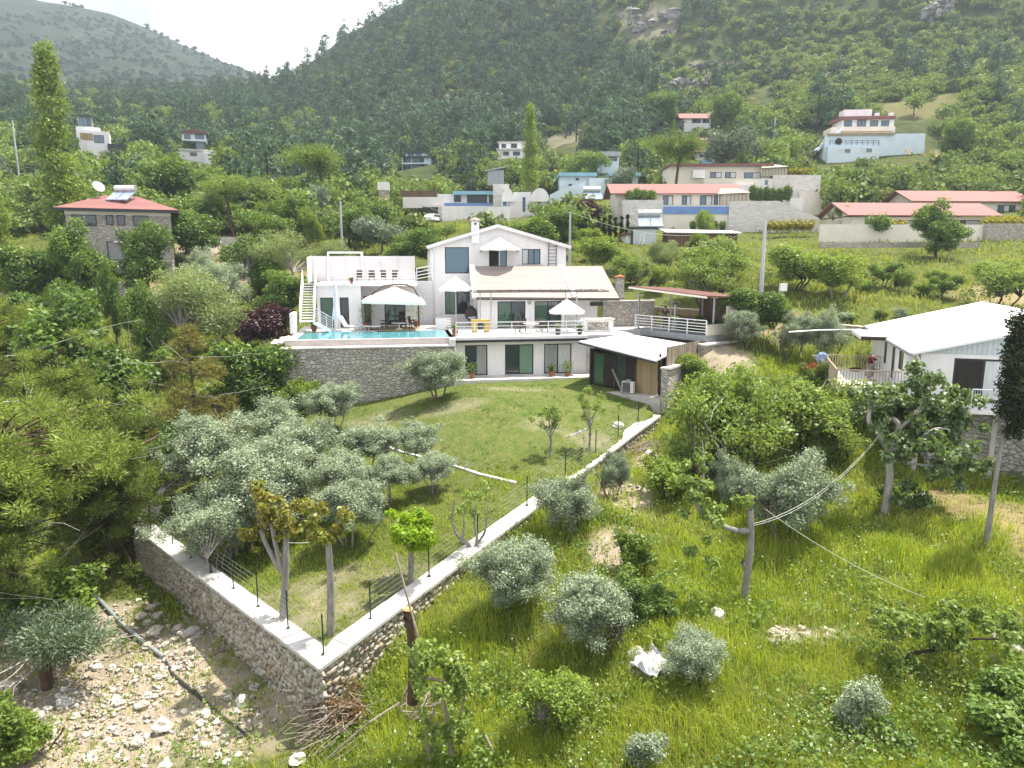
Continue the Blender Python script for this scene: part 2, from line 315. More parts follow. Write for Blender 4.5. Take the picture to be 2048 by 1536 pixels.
def masks(x, y):
    g = inside(GARDEN, x, y)
    dirt = np.zeros(x.shape)
    for s in [(230,1420,5.5,4.5),(80,1380,4,4),(330,1330,3.,3.),(480,1440,2.6,2.),(150,1260,3.0,2.5),(60,1530,5,3),(1250,990,1.6,3.2),(1230,1090,1.2,1.6),(1300,930,1.2,2),(1450,720,2.0,4.5),(330,1010,2,2),(1605,1275,1.7,.55),(1300,1325,.85,.8),(1433,1245,.5,.4),
              (440,490,6,5),(480,540,4,5)]: dirt = np.maximum(dirt, spot(x, y, *s) * .95)
    dirt = np.where(g, 0, dirt)
    dirt = np.maximum(dirt, np.where(g, np.clip(spot(x, y, 640, 1210, 3.0, 3.0) + .8*spot(x, y, 800, 1160, 3., 2.5) - .5 , 0, .42)*(.4+.9*hash2(x,y,.7)), 0))
    for q_ in [(905,815,2.2,1.0),(1020,778,2.6,.8),(1180,880,1.6,1.2),(760,838,2.2,1.3),(1090,850,1.5,1.0)]: dirt = np.maximum(dirt, np.where(g, spot(x, y, *q_) * .36, 0))
    dirt = np.clip(dirt, 0, 1); lawn = np.where(g & (y > 35), np.clip((y - 35.5) / 3 + hash2(x, y, 1.5) - .5, 0, 1), 0.0)
    straw = np.zeros(x.shape)
    for s in [(2000,1030,2.6,2.0),(1880,1000,1.6,1.2),(2080,1080,2,2),(1500,640,5,4),(1820,215,14,9),(1760,195,10,6),(2040,590,6,4),(280,590,4,3),(620,560,4,6)]: straw = np.maximum(straw, spot(x, y, *s))
    straw = straw * np.where(y > 120, .6, 1.0); bare = np.zeros(x.shape)
    for s in [(1140,285,10,12),(1160,255,5,8),(1110,275,8,5),(790,215,7,8),(905,215,10,9),(860,190,5,5),(1370,180,6,7),(1290,45,12,10),(1330,60,8,8),(1440,135,7,4),(1390,135,5,5),(1960,265,5,5),(1900,310,4,4),(300,178,22,6),(210,172,22,6)]: bare = np.maximum(bare, spot(x, y, *s))
    return dirt, lawn, straw, bare * .75
def terrain_mat():
    m, nt, b, N, l = nodes('terrain_ground'); b.inputs['Roughness'].default_value = .95; b.inputs['Specular IOR Level'].default_value = .1
    co = N('ShaderNodeTexCoord')
    def noise(s, d=6):
        n = N('ShaderNodeTexNoise'); n.inputs['Scale'].default_value = s; n.inputs['Detail'].default_value = d; n.inputs['Roughness'].default_value = .7; l(co.outputs['Object'], n.inputs['Vector']); return n.outputs['Fac']
    n1, n2, n3 = noise(.35), noise(2.2), noise(9., 4)
    def mixc(f, a, bb):
        x = N('ShaderNodeMix'); x.data_type = 'RGBA'; l(f, x.inputs['Factor'])
        for k, v in (('A', a), ('B', bb)):
            if isinstance(v, tuple): x.inputs[k].default_value = (*v, 1)
            else: l(v, x.inputs[k])
        return x.outputs['Result']
    def rp(f, st): r = ramp(N, st); l(f, r.inputs['Fac']); return r.outputs['Color']
    base = mixc(n1, rp(n2, [(.32, (.045, .06, .016)), (.5, (.085, .105, .025)), (.68, (.17, .15, .07))]), rp(n3, [(.3, (.05, .075, .018)), (.7, (.12, .14, .035))]))
    dirt = mixc(n3, rp(n2, [(.3, (.17, .12, .075)), (.55, (.31, .25, .185)), (.72, (.42, .37, .31))]), (.36, .31, .255))
    lawn = mixc(n1, rp(n3, [(.3, (.05, .085, .018)), (.65, (.10, .15, .03))]), rp(n2, [(.35, (.06, .10, .02)), (.55, (.16, .15, .06)), (.7, (.24, .19, .10))]))
    straw = rp(n3, [(.3, (.17, .135, .065)), (.65, (.29, .24, .13))])
    bare = mixc(n2, rp(n3, [(.3, (.14, .115, .085)), (.6, (.26, .235, .20))]), (.22, .185, .145))
    at = {}
    for k in ('dirt', 'lawn', 'straw', 'bare'):
        a = N('ShaderNodeAttribute'); a.attribute_name = k; at[k] = a.outputs['Fac']
    c = mixc(at['lawn'], base, lawn); c = mixc(at['dirt'], c, dirt); c = mixc(at['straw'], c, straw); c = mixc(at['bare'], c, bare)
    sx = N('ShaderNodeSeparateXYZ'); l(co.outputs['Object'], sx.inputs[0]); mr = N('ShaderNodeMapRange'); mr.inputs['From Min'].default_value = 125; mr.inputs['From Max'].default_value = 175; l(sx.outputs['Y'], mr.inputs['Value'])
    far = rp(noise(.30), [(.34, (.026, .040, .014)), (.5, (.050, .066, .020)), (.64, (.085, .086, .035)), (.78, (.16, .135, .085))]); inv = N('ShaderNodeMath'); inv.operation = 'SUBTRACT'; inv.inputs[0].default_value = 1; l(at['bare'], inv.inputs[1]); mm = N('ShaderNodeMath'); mm.operation = 'MULTIPLY'; l(mr.outputs[0], mm.inputs[0]); l(inv.outputs[0], mm.inputs[1]); i2 = N('ShaderNodeMath'); i2.operation = 'SUBTRACT'; i2.inputs[0].default_value = 1; l(at['straw'], i2.inputs[1]); m3 = N('ShaderNodeMath'); m3.operation = 'MULTIPLY'; l(mm.outputs[0], m3.inputs[0]); l(i2.outputs[0], m3.inputs[1]); c = mixc(m3.outputs[0], c, far)
    l(c, b.inputs['Base Color'])
    bp = N('ShaderNodeBump'); bp.inputs['Strength'].default_value = .7; bp.inputs['Distance'].default_value = .12; l(n3, bp.inputs['Height']); l(bp.outputs[0], b.inputs['Normal'])
    return m
_i = np.arange(NV - 1)[:, None] * NU + np.arange(NU - 1)[None]; TQ = np.stack([_i, _i + 1, _i + NU + 1, _i + NU], -1).reshape(-1, 4)
t_me = quad_mesh('terrain', np.stack([GX, GY, GZ], -1).reshape(-1, 3), TQ, terrain_mat(), smooth=True)
for k, a in zip(('dirt', 'lawn', 'straw', 'bare'), masks(GX.ravel(), GY.ravel())):
    t_me.attributes.new(k, 'FLOAT', 'POINT').data.foreach_set('value', a.astype(np.float32))
terrain = tag(link('terrain', t_me), kind='structure')
# the bare mountain far behind, on the left
_mu = np.linspace(-1.9, .25, 220); _mt = np.linspace(0, 1, 130); MU, MT = np.meshgrid(_mu, _mt)
_px = W_PX/2 + MU * F_PX * .97
_rp = np.interp(_px, [-1400,-600,-100,0,150,240,300,370,430,500,620,800,1200], [-160,-130,-60,-25,-4,12,26,58,92,124,170,215,330])
_el = np.array([ray(a, b)[2] / ray(a, b)[1] for a, b in zip(_px.ravel(), _rp.ravel())]).reshape(MU.shape)
MY = 430 + 720 * MT
_q = .165 + (_el - .165) * np.clip(MT / .74, 0, 1) ** .9
MZ = np.where(MT < .74, _q * MY, _el * MY * (1 - .9 * ((MT - .74) / .26) ** 1.5))
_am = np.clip(MT * 3, 0, 1) * np.where(MT < .74, np.clip((.76 - MT) * 8, .12, 1), 1)
MX = MU * MY
MZ = MZ + _am * 9 * (hash2(MX, MY, 90) - .5 + .6 * (hash2(MX + MY * .4, MY * .3, 60) - .5) + .4 * (hash2(MX, MY, 28) - .5))
def mountain_mat():
    m, nt, b, N, l = nodes('mountain_ground'); b.inputs['Roughness'].default_value = .95; b.inputs['Specular IOR Level'].default_value = .1
    co = N('ShaderNodeTexCoord')
    def noise(s, d=8):
        n = N('ShaderNodeTexNoise'); n.inputs['Scale'].default_value = s; n.inputs['Detail'].default_value = d; n.inputs['Roughness'].default_value = .72; l(co.outputs['Object'], n.inputs['Vector']); return n.outputs['Fac']
    r = ramp(N, [(.36, (.012, .022, .014)), (.5, (.024, .036, .020)), (.62, (.044, .050, .030)), (.76, (.13, .125, .115))]); l(noise(.07), r.inputs['Fac'])
    r2 = ramp(N, [(.4, (.55, .6, .5)), (.6, (1.2, 1.15, 1.05))]); l(noise(.012), r2.inputs['Fac'])
    mx = N('ShaderNodeMix'); mx.data_type = 'RGBA'; mx.blend_type = 'MULTIPLY'; mx.inputs['Factor'].default_value = 1; l(r.outputs[0], mx.inputs['A']); l(r2.outputs[0], mx.inputs['B'])
    l(mx.outputs['Result'], b.inputs['Base Color'])
    bp = N('ShaderNodeBump'); bp.inputs['Strength'].default_value = .8; bp.inputs['Distance'].default_value = 4; l(noise(.09), bp.inputs['Height']); l(bp.outputs[0], b.inputs['Normal'])
    return m
_i = np.arange(129)[:, None] * 220 + np.arange(219)[None]
tag(link('mountain', quad_mesh('mountain', np.stack([MX, MY, MZ], -1).reshape(-1, 3), np.stack([_i, _i+1, _i+221, _i+220], -1).reshape(-1, 4), mountain_mat(), smooth=True)), kind='structure')
# ------------------------------------------------------------------ vegetation builders (numpy, all quads)
def unit(v): return v / (np.linalg.norm(v, axis=-1, keepdims=True) + 1e-9)
def leaf_quads(c, nrm, size, aspect, rng, droop=0.0):         # rhombic leaves at c, facing nrm
    n = len(c); t = unit(np.cross(nrm, rng.normal(size=(n, 3)))); t[:, 2] -= droop; t = unit(t); b = unit(np.cross(nrm, t))
    s = (size * rng.uniform(.65, 1.35, n))[:, None]; l = t * s; w = b * s * aspect
    fold = unit(nrm) * s * rng.uniform(-.15, .15, n)[:, None]
    V = np.stack([c - l * .5, c + w * .5 + fold, c + l * .5, c - w * .5 + fold], 1).reshape(-1, 3)
    return V, np.arange(4 * n).reshape(-1, 4)
def clumps(rng, n, rx, ry, rz, cz, rmin, rmax, inner=.45, zbias=0.0, taper=0.0):
    d = unit(rng.normal(size=(n, 3))); d[:, 2] += zbias; d = unit(d); k = rng.uniform(inner, 1.0, n)[:, None]
    r = rng.uniform(rmin, rmax, n); c = d * k * np.array([rx, ry, rz]) * .86
    if taper: c[:, :2] *= (1 - taper * (c[:, 2:3] / rz * .5 + .5))
    c[:, 2] += cz; return c, r
def clump_leaves(rng, c, r, per, size, aspect, flat=1.0, shell=.55, up=.25, droop=0.0, radial=False):
    w = r ** 2; cnt = np.maximum(8, (per * len(c) * w / w.sum()).astype(int)); idx = np.repeat(np.arange(len(c)), cnt); n = len(idx)
    d = unit(rng.normal(size=(n, 3))); k = rng.uniform(shell, 1.08, n) + rng.normal(0, .10, n)
    off = d * (k * r[idx])[:, None]; off[:, 2] *= flat
    nr = unit(d * .8 + rng.normal(size=(n, 3)) * .7 + np.array([0, 0, up]))
    if radial:                                                # needles and shoots stand out along the twig
        t = unit(d + rng.normal(size=(n, 3)) * .45 + np.array([0, 0, .3])); b = unit(np.cross(t, rng.normal(size=(n, 3))))
        s = (size * rng.uniform(.6, 1.3, n))[:, None]; p = c[idx] + off
        V = np.stack([p, p + t * s * .5 + b * s * aspect * .5, p + t * s, p + t * s * .5 - b * s * aspect * .5], 1).reshape(-1, 3)
        return V, np.arange(4 * n).reshape(-1, 4)
    return leaf_quads(c[idx] + off, nr, size, aspect, rng, droop)
def tube_np(pts, rad, n=6):
    pts = np.asarray(pts, float); m = len(pts); d = unit(np.gradient(pts, axis=0)); ref = np.array([1., .3, 0]) if abs(d[0][0]) < .8 else np.array([0, 1., 0])
    x = unit(ref - d * (d @ ref)[:, None]); y = np.cross(d, x); t = np.linspace(0, 2 * math.pi, n, endpoint=False)
    V = pts[:, None] + (x[:, None] * np.cos(t)[None, :, None] + y[:, None] * np.sin(t)[None, :, None]) * np.asarray(rad)[:, None, None]
    i = np.arange(m - 1)[:, None] * n + np.arange(n)[None]; j = np.arange(m - 1)[:, None] * n + (np.arange(n)[None] + 1) % n
    return V.reshape(-1, 3), np.stack([i, j, j + n, i + n], -1).reshape(-1, 4)
class Q:                                                      # quad collector
    def __init__(s): s.V = []; s.F = []; s.M = []; s.n = 0
    def add(s, VF, m=0):
        s.V.append(VF[0]); s.F.append(VF[1] + s.n); s.M.append(np.full(len(VF[1]), m)); s.n += len(VF[0]); return s
    def mesh(s, name, mats, smooth=False): return quad_mesh(name, np.concatenate(s.V), np.concatenate(s.F), mats, np.concatenate(s.M), smooth)
def limb(rng, a, b, r0, r1, n=6, wob=.08, k=7, sag=0.0):
    a = np.asarray(a, float); b = np.asarray(b, float); t = np.linspace(0, 1, k)[:, None]; L_ = np.linalg.norm(b - a)
    p = a + (b - a) * t; w = np.cumsum(rng.normal(0, wob * L_ / k, (k, 3)), 0); w -= w[0]; w -= t * w[-1] * .8
    p = p + w; p[:, 2] += sag * L_ * np.sin(t[:, 0] * math.pi)
    return tube_np(p, r0 + (r1 - r0) * t[:, 0] ** .8, n)
def bark_mat(name, c, c2, scale=6): return mat(name, c, c2, scale, .9, .8, scale * 3, spec=.1, stretch=(1, 1, .25))
bark_mat('bark_olive', (.20, .17, .14), (.08, .065, .055)); bark_mat('bark_grey', (.30, .28, .27), (.15, .14, .13)); bark_mat('bark_pine', (.11, .075, .055), (.045, .03, .022))
bark_mat('bark_pale', (.42, .40, .37), (.24, .22, .20)); bark_mat('bark_dark', (.07, .055, .045), (.03, .025, .02)); bark_mat('wood_dead', (.36, .31, .26), (.19, .155, .12))
_lm = leaf_mat
def leaf_mat(n, c, c2, t=.35, g=.05, *a): return _lm(n, c, c2, t, g * .28, *a)
leaf_mat('leaf_olive', (0.312, 0.373, 0.252), (0.166, 0.217, 0.138), .22, .10, .9, (1.25, 1.25, .8))
leaf_mat('leaf_olive_far', (0.192, 0.240, 0.168), (0.106, 0.144, 0.097), .2, .06, .5, (1.2, 1.2, .8))
leaf_mat('leaf_pine_near', (.225, .30, .062), (.055, .08, .02), .32, .05, .5)
leaf_mat('leaf_pine_brown', (0.195, 0.188, 0.057), (0.091, 0.096, 0.030), .28, .05, .6)
leaf_mat('leaf_broad', (0.152, 0.242, 0.050), (0.059, 0.114, 0.028), .35, .08, .6)
leaf_mat('leaf_bright', (0.217, 0.301, 0.056), (0.116, 0.185, 0.034), .42, .07, .7)
leaf_mat('leaf_apricot', (0.238, 0.322, 0.084), (0.123, 0.193, 0.043), .40, .07, .9)
leaf_mat('leaf_lime', (0.252, 0.384, 0.022), (0.158, 0.271, 0.013), .50, .06, 1.2, (1.4, 1.35, .4))
leaf_mat('leaf_fig', (0.150, 0.217, 0.075), (0.074, 0.132, 0.041), .34, .16, 1.1)
leaf_mat('leaf_willow', (0.254, 0.323, 0.146), (0.144, 0.204, 0.085), .35, .06, .5)
leaf_mat('leaf_red', (.20, .27, .035), (.19, .165, .03), .38, .10, 2.2, (1.4, 1.1, .4))
leaf_mat('leaf_plum', (0.078, 0.029, 0.034), (0.031, 0.011, 0.017), .25, .10, .8, (1.5, .7, .7))
leaf_mat('leaf_cypress', (0.036, 0.050, 0.017), (0.016, 0.026, 0.011), .15, .04, .7)
leaf_mat('leaf_juniper', (0.135, 0.188, 0.112), (0.058, 0.086, 0.050), .22, .08, .8)
leaf_mat('leaf_mountain', (.050, .070, .034), (.024, .038, .020), .2, .03, .05); leaf_mat('leaf_hill_pine', (0.101, 0.160, 0.099), (0.042, 0.080, 0.058), .22, .03, .06, (1.3, 1.25, .7))
leaf_mat('leaf_hill_shrub', (0.175, 0.230, 0.070), (0.077, 0.122, 0.040), .28, .04, .05)
leaf_mat('leaf_hill_broad', (0.190, 0.272, 0.075), (0.100, 0.160, 0.040), .32, .04, .06)
leaf_mat('leaf_gold', (.42, .36, .02), (.20, .22, .02), .35, .08, 1.5)
leaf_mat('leaf_dry', (.24, .155, .075), (.12, .075, .035), .25, .08, 2)
leaf_mat('petal_white', (.8, .8, .74), (.7, .7, .62), .3, .05, 1, (1, 1, 1)); leaf_mat('petal_red', (.55, .03, .06), (.4, .02, .05), .3, .1, 1, (1.2, .8, .8)); leaf_mat('petal_gold', (.7, .42, .01), (.5, .3, .01), .3, .05, 1, (1, 1, .6))
PROTO = {}
def make_tree(key, seed, H_, W_, leaf, n, size, aspect, bark, ncl=26, rcl=(.28, .42), base=.28, trunk_r=.05, fork=.45, shape='round', flat=1.0, droop=0.0, radial=False, inner=.45, zb=.1, up=.25, stems=1, shell=.55, lean=0, bare=0, wob=.09):
    """one prototype: a trunk mesh with limbs and a crown mesh of leaves, in metres, base at the origin"""
    rng = np.random.default_rng(seed); rx = W_ / 2; bz = H_ * base; rz = (H_ - bz) / 2; cz = bz + rz
    if shape == 'column':
        t = np.sort(rng.uniform(0, 1, ncl)); rr = rx * .62 * np.sin(np.clip(.12 + .86 * t, 0, 1) * math.pi) ** .5 * (1 - .45 * t); a = rng.uniform(0, 6.28, ncl)
        c = np.stack([np.cos(a) * rr * rng.uniform(.3, 1, ncl), np.sin(a) * rr * rng.uniform(.3, 1, ncl), bz + t * (H_ - bz) * .95], -1); r = rx * rng.uniform(.38, .66, ncl) * (1 - .35 * t)
    elif shape == 'cone':
        t = rng.uniform(0, 1, ncl) ** 1.25; rr = rx * (1 - t) ** .8 * rng.uniform(.35, .95, ncl); a = rng.uniform(0, 6.28, ncl)
        c = np.stack([np.cos(a) * rr, np.sin(a) * rr, bz + t * (H_ - bz) * .96], -1); r = rx * rng.uniform(rcl[0], rcl[1], ncl) * (1 - .55 * t)
    elif shape == 'vase':
        a = rng.uniform(0, 6.28, ncl); t = rng.uniform(0, 1, ncl); rr = rx * (.1 + .9 * t) * rng.uniform(.5, 1, ncl)
        c = np.stack([np.cos(a) * rr, np.sin(a) * rr, bz + t ** 1.2 * (H_ - bz) * .9], -1); r = rx * rng.uniform(rcl[0], rcl[1], ncl)
    else:                                                     # foliage gathers round the ends of a few boughs, with gaps between
        nb = max(6, ncl // 6); d = unit(rng.normal(size=(nb, 3)) + np.array([0, 0, zb * 2.2])); ln = rng.uniform(.55, 1.0, nb) * np.where(np.arange(nb) % 3 == 0, 1.0, .92); ib = rng.integers(0, nb, ncl)
        t = rng.uniform(inner, 1.0, ncl); c = d[ib] * (ln[ib] * t)[:, None] * np.array([rx, rx, rz]) * .9 + rng.normal(0, .15, (ncl, 3)) * np.array([rx, rx, rz * .8]); c[:, 2] += cz; c[:, 2] = np.clip(c[:, 2], bz * .8, H_ * .97); r = rx * rng.uniform(rcl[0], rcl[1], ncl) * (1.12 - .3 * t)
    c[:, 0] += lean * (c[:, 2] / H_)
    q = Q(); tops = []
    for s_ in range(stems):
        o = np.array([rng.normal(0, .12 * rx) * (stems > 1), rng.normal(0, .12 * rx) * (stems > 1), -.35])
        ft = np.array([o[0] + rng.normal(0, .05 * rx) + lean * fork + (stems > 1) * o[0] * 2, o[1] + rng.normal(0, .05 * rx) + (stems > 1) * o[1] * 2, H_ * fork])
        q.add(limb(rng, o, ft, trunk_r * H_ / (1 + .35 * (stems - 1)) * rng.uniform(.85, 1.1), trunk_r * H_ * .6 / (1 + .35 * (stems - 1)), 9, wob, 9)); tops.append(ft)
        if shape in ('cone', 'column'): q.add(limb(rng, ft, (lean, 0, H_ * .93), trunk_r * H_ * .6, trunk_r * H_ * .08, 6, .05, 8))
    for i in range(len(c)):
        ft = min(tops, key=lambda f: np.hypot(*(f[:2] - c[i][:2]))) if stems > 1 else tops[0]
        a = ft if shape not in ('cone', 'column') else np.array([lean * c[i][2] / H_, 0, max(H_ * .1, c[i][2] * (.82 if shape == 'column' else .97))])
        if shape not in ('cone', 'column') and c[i][2] < ft[2]: a = ft * np.array([1, 1, max(.45, c[i][2] / ft[2] * .85)])
        q.add(limb(rng, a, c[i], trunk_r * H_ * rng.uniform(.22, .42), trunk_r * H_ * .06, 5, .14, 6, .06))
    for i in range(bare):                                     # bare twigs poking out
        a = rng.uniform(0, 6.28); h = rng.uniform(.25, .8) * H_; L_ = rx * rng.uniform(.7, 1.15)
        e = np.array([math.cos(a) * L_, math.sin(a) * L_, h + rng.uniform(-.1, .15) * H_]); q.add(limb(rng, (0, 0, h), e, trunk_r * H_ * .16, trunk_r * H_ * .04, 4, .12, 6), 1)
        for _ in range(3): q.add(limb(rng, e * rng.uniform(.6, .95), e * rng.uniform(.9, 1.05) + rng.normal(0, .12 * rx, 3), trunk_r * H_ * .05, trunk_r * H_ * .02, 3, .1, 4), 1)
    k = Q(); k.add(clump_leaves(rng, c, r, n / ncl, size, aspect, flat, shell, up, droop, radial))
    nl = int(n * .07)                                          # stray leaves soften the outline
    i = rng.integers(0, len(c), nl); d = unit(rng.normal(size=(nl, 3))); p = c[i] + d * (r[i] * rng.uniform(1.0, 1.38, nl))[:, None] * np.array([1, 1, flat])
    k.add(leaf_quads(p, unit(d + rng.normal(size=(nl, 3))), size, aspect, rng))
    tm = q.mesh(key + '_trunk', [MATS[bark], MATS['bark_pale']], True); cm = k.mesh(key + '_crown', MATS[leaf])
    PROTO.setdefault(key, []).append((tm, cm, H_, W_))
def put_tree(key, v, x, y, z, H_, W_, rz, label, cat='tree', name=None, group=None):
    tm, cm, h0, w0 = PROTO[key][v % len(PROTO[key])]; name = name or key
    e = empty(name, (x, y, z), rz, label, cat, group); e.scale = (W_ / w0, W_ / w0, H_ / h0)
    link('trunk', tm, e); link('crown', cm, e); return e
def tree(key, px, top, Y, wpx, label, v=0, cat='tree', name=None, group=None, rz=None, sink=0.0):
    """tree standing on the ground at distance Y on the bearing of px; its top reaches pixel row top"""
    h0, w0 = PROTO[key][v % len(PROTO[key])][2:]; Y0 = Y; lim = .72 * h0 / w0
    while True:
        x = P(px, 900, Y)[0]
        for _ in range(3):
            z = gz(x, Y); d = Y * CP - z * SP; x = (px - W_PX/2) / F_PX * d
        H_ = P(px, top, Y)[2] - z; w = wpx * d / F_PX * 1.12
        if H_ / w >= lim or Y < max(Y0 * .8, min(Y0, 76 if 600 < px < 1400 else 0)): break
        Y *= .98
    if H_ < lim * w: w = max(H_, .4) / lim
    H_ = max(H_, .4)
    return put_tree(key, v, x, Y, z - sink, H_ + sink, w, random.uniform(0, 6.28) if rz is None else rz, label, cat, name, group)
random.seed(7)
for v in range(4): make_tree('olive_tree', 11 + v, 4.4, 4.4, 'leaf_olive', 30000, .115, .36, 'bark_olive', 140, (.11, .25), .06, .030, .28, stems=3, zb=.06, inner=.35, shell=.3)
for v in range(4): make_tree('grove_olive', 15 + v, 4.6, 4.4, 'leaf_olive', 28000, .115, .34, 'bark_grey', 120, (.10, .23), .24, .024, .36, stems=4, zb=.16, inner=.35, shell=.3)
for v in range(3): make_tree('broadleaf_tree', 31 + v, 7, 6, 'leaf_broad', 14000, .22, .62, 'bark_dark', 60, (.16, .31), .05, .028, .28, zb=.05)
for v in range(2): make_tree('fresh_green_tree', 41 + v, 5, 6, 'leaf_bright', 10000, .20, .62, 'bark_grey', 54, (.15, .29), .05, .028, .26, stems=2, zb=.05)
for v in range(3): make_tree('apricot_tree', 51 + v, 4.5, 6, 'leaf_apricot', 9000, .16, .70, 'bark_dark', 66, (.11, .23), .06, .030, .24, stems=3, inner=.3, zb=.06, bare=4, wob=.16)
for v in range(2): make_tree('willow_tree', 61 + v, 8, 7.5, 'leaf_willow', 19000, .22, .26, 'bark_grey', 64, (.16, .31), .05, .024, .30, stems=2, droop=.6, zb=.06)
for v in range(2): make_tree('pine_tree', 71 + v, 12, 11, 'leaf_pine_near', 95000, .20, .18, 'bark_pine', 300, (.06, .13), .06, .016, .62, 'round', .60, radial=True, inner=.25, bare=12, up=.5, shell=.2)
for v in range(2): make_tree('young_pine_tree', 81 + v, 8, 6.5, 'leaf_pine_brown', 19000, .24, .15, 'bark_pine', 80, (.10, .20), .08, .017, .5, 'cone', .7, radial=True, bare=10)
for v in range(2): make_tree('poplar_tree', 91 + v, 22, 5.2, 'leaf_bright', 9500, .34, .6, 'bark_pale', 74, base=.10, trunk_r=.014, fork=.5, shape='column')
make_tree('plum_tree', 95, 5, 5, 'leaf_plum', 8000, .2, .6, 'bark_dark', 44, (.16, .30), .12, .03, .35, stems=2)
for v in range(2): make_tree('shrub', 101 + v, 2.2, 2.6, 'leaf_broad', 6500, .12, .6, 'bark_dark', 44, (.15, .30), .02, .03, .25, stems=3)
for v in range(2): make_tree('leafy_bush', 105 + v, 2.2, 2.6, 'leaf_bright', 6000, .12, .66, 'bark_dark', 44, (.14, .28), .02, .03, .25, stems=3)
make_tree('dry_pine_bush', 109, 2.4, 4.6, 'leaf_juniper', 9000, .14, .3, 'bark_pine', 30, (.16, .30), .5, .09, .5, 'round', .6, radial=True, inner=.3, bare=8)
make_tree('sage_bush', 111, 1.4, 1.2, 'leaf_olive', 2600, .10, .35, 'bark_olive', 16, (.30, .5), .02, .02, .3, stems=3)
make_tree('hill_olive', 113, 6, 7, 'leaf_olive_far', 4000, .40, .4, 'bark_olive', 26, (.25, .42), .12, .03, .35)
make_tree('tall_pine', 115, 16, 11, 'leaf_hill_broad', 6500, .50, .22, 'bark_pine', 34, (.18, .32), .42, .016, .7, 'round', .7, radial=True, lean=1.2)
make_tree('cypress_sapling', 117, 3, .8, 'leaf_cypress', 1500, .2, .4, 'bark_dark', 14, base=.03, trunk_r=.012, shape='column', radial=True)
make_tree('hedge_bush', 119, 1.5, 1.6, 'leaf_gold', 1500, .20, .6, 'bark_dark', 14, (.35, .55), .0, .02, .3)
make_tree('clipped_bush', 121, 2.0, 2.0, 'leaf_broad', 2600, .18, .6, 'bark_dark', 16, (.40, .6), .0, .02, .3)
# ------------------------------------------------------------------ hillside woods and scrub
def small_tree(name, seed, H_, W_, n, size, aspect, leaf, shape, ncl, trunk=True):
    rng = np.random.default_rng(seed); q = Q(); rx = W_ / 2
    if shape == 'pine':
        t = rng.uniform(.08, 1, ncl); rr = rx * np.clip(1.15 - t, 0, 1) ** .75 * rng.uniform(.3, 1, ncl); a = rng.uniform(0, 6.28, ncl)
        c = np.stack([np.cos(a) * rr, np.sin(a) * rr, H_ * t * .97], -1); r = rx * rng.uniform(.28, .52, ncl) * (1.15 - .6 * t)
    else:
        c, r = clumps(rng, ncl, rx, rx, H_ * .44, H_ * .52, rx * .34, rx * .54, .3, .25)
    q.add(clump_leaves(rng, c, r, n / ncl, size, aspect, .75, .4, .5))
    if shape == 'round' and trunk:
        for ci in c: q.add(tube_np([(0, 0, H_ * .3), ci], [.012 * H_, .004 * H_], 3), 1)
    if trunk: q.add(tube_np([(0, 0, -.6), (0, 0, H_ * .4), (0, 0, H_ * .9)], [.022 * H_, .016 * H_, .004 * H_], 5), 1)
    V = np.concatenate(q.V); Fq = np.concatenate(q.F); M = np.concatenate(q.M)
    return V, Fq, M, quad_mesh(name, V, Fq, [MATS[leaf], MATS['bark_dark']], M)
KINDS = {
 'hill_pine': [small_tree('hill_pine', 200 + i, 10, 6.2 + .5 * i, 430, .95, .38, 'leaf_hill_pine', 'pine', 26) for i in range(4)],
 'hill_tree': [small_tree('hill_tree', 220 + i, 7, 6.6, 420, .75, .62, 'leaf_hill_broad', 'round', 24) for i in range(3)],
 'hill_shrub': [small_tree('hill_shrub', 240 + i, 2.3, 3.6, 170, .62, .62, 'leaf_hill_shrub', 'round', 14, False) for i in range(4)],
}
KEEP = [(130,360,395,520,82),(140,245,228,302,172),(355,425,258,330,188),(795,870,298,350,205),(990,1052,282,316,190),(800,1100,372,440,128),(1090,1295,338,400,140),(1215,1510,360,450,108),(1340,1585,322,405,134),
        (1450,1650,345,450,112),(1685,2048,378,470,112),(1630,1860,215,330,178),(1355,1428,222,262,215),(1385,1435,270,322,178),(1490,1545,188,212,260),(1250,1335,440,505,92),(1050,1078,200,390,126),(30,70,322,345,150),(690,770,355,392,125),(1085,1165,240,305,216),(880,950,190,240,245),(770,815,195,240,245),(1195,1250,300,345,150),(935,1010,330,372,150)]
rg = np.random.default_rng(99)
_pts = []
for lv in np.arange(math.log(98), math.log(452), .0185):
    Y = math.exp(lv); du = max(4.4, .0185 * Y * .95) / Y
    for u in np.arange(-.86, .86, du): _pts.append((u + rg.uniform(-.5, .5) * du, Y * (1 + rg.uniform(-.5, .5) * .0185)))
_pts = np.array(_pts); _X = _pts[:, 0] * _pts[:, 1]; _Y = _pts[:, 1]; _Z = ground(_X, _Y); _bm = masks(_X, _Y); _PX, _PY = proj(_X, _Y, _Z); _cl = hash2(_X, _Y, 26); _c2 = hash2(_X + 900, _Y, 11)
placed = {k: [] for k in KINDS}
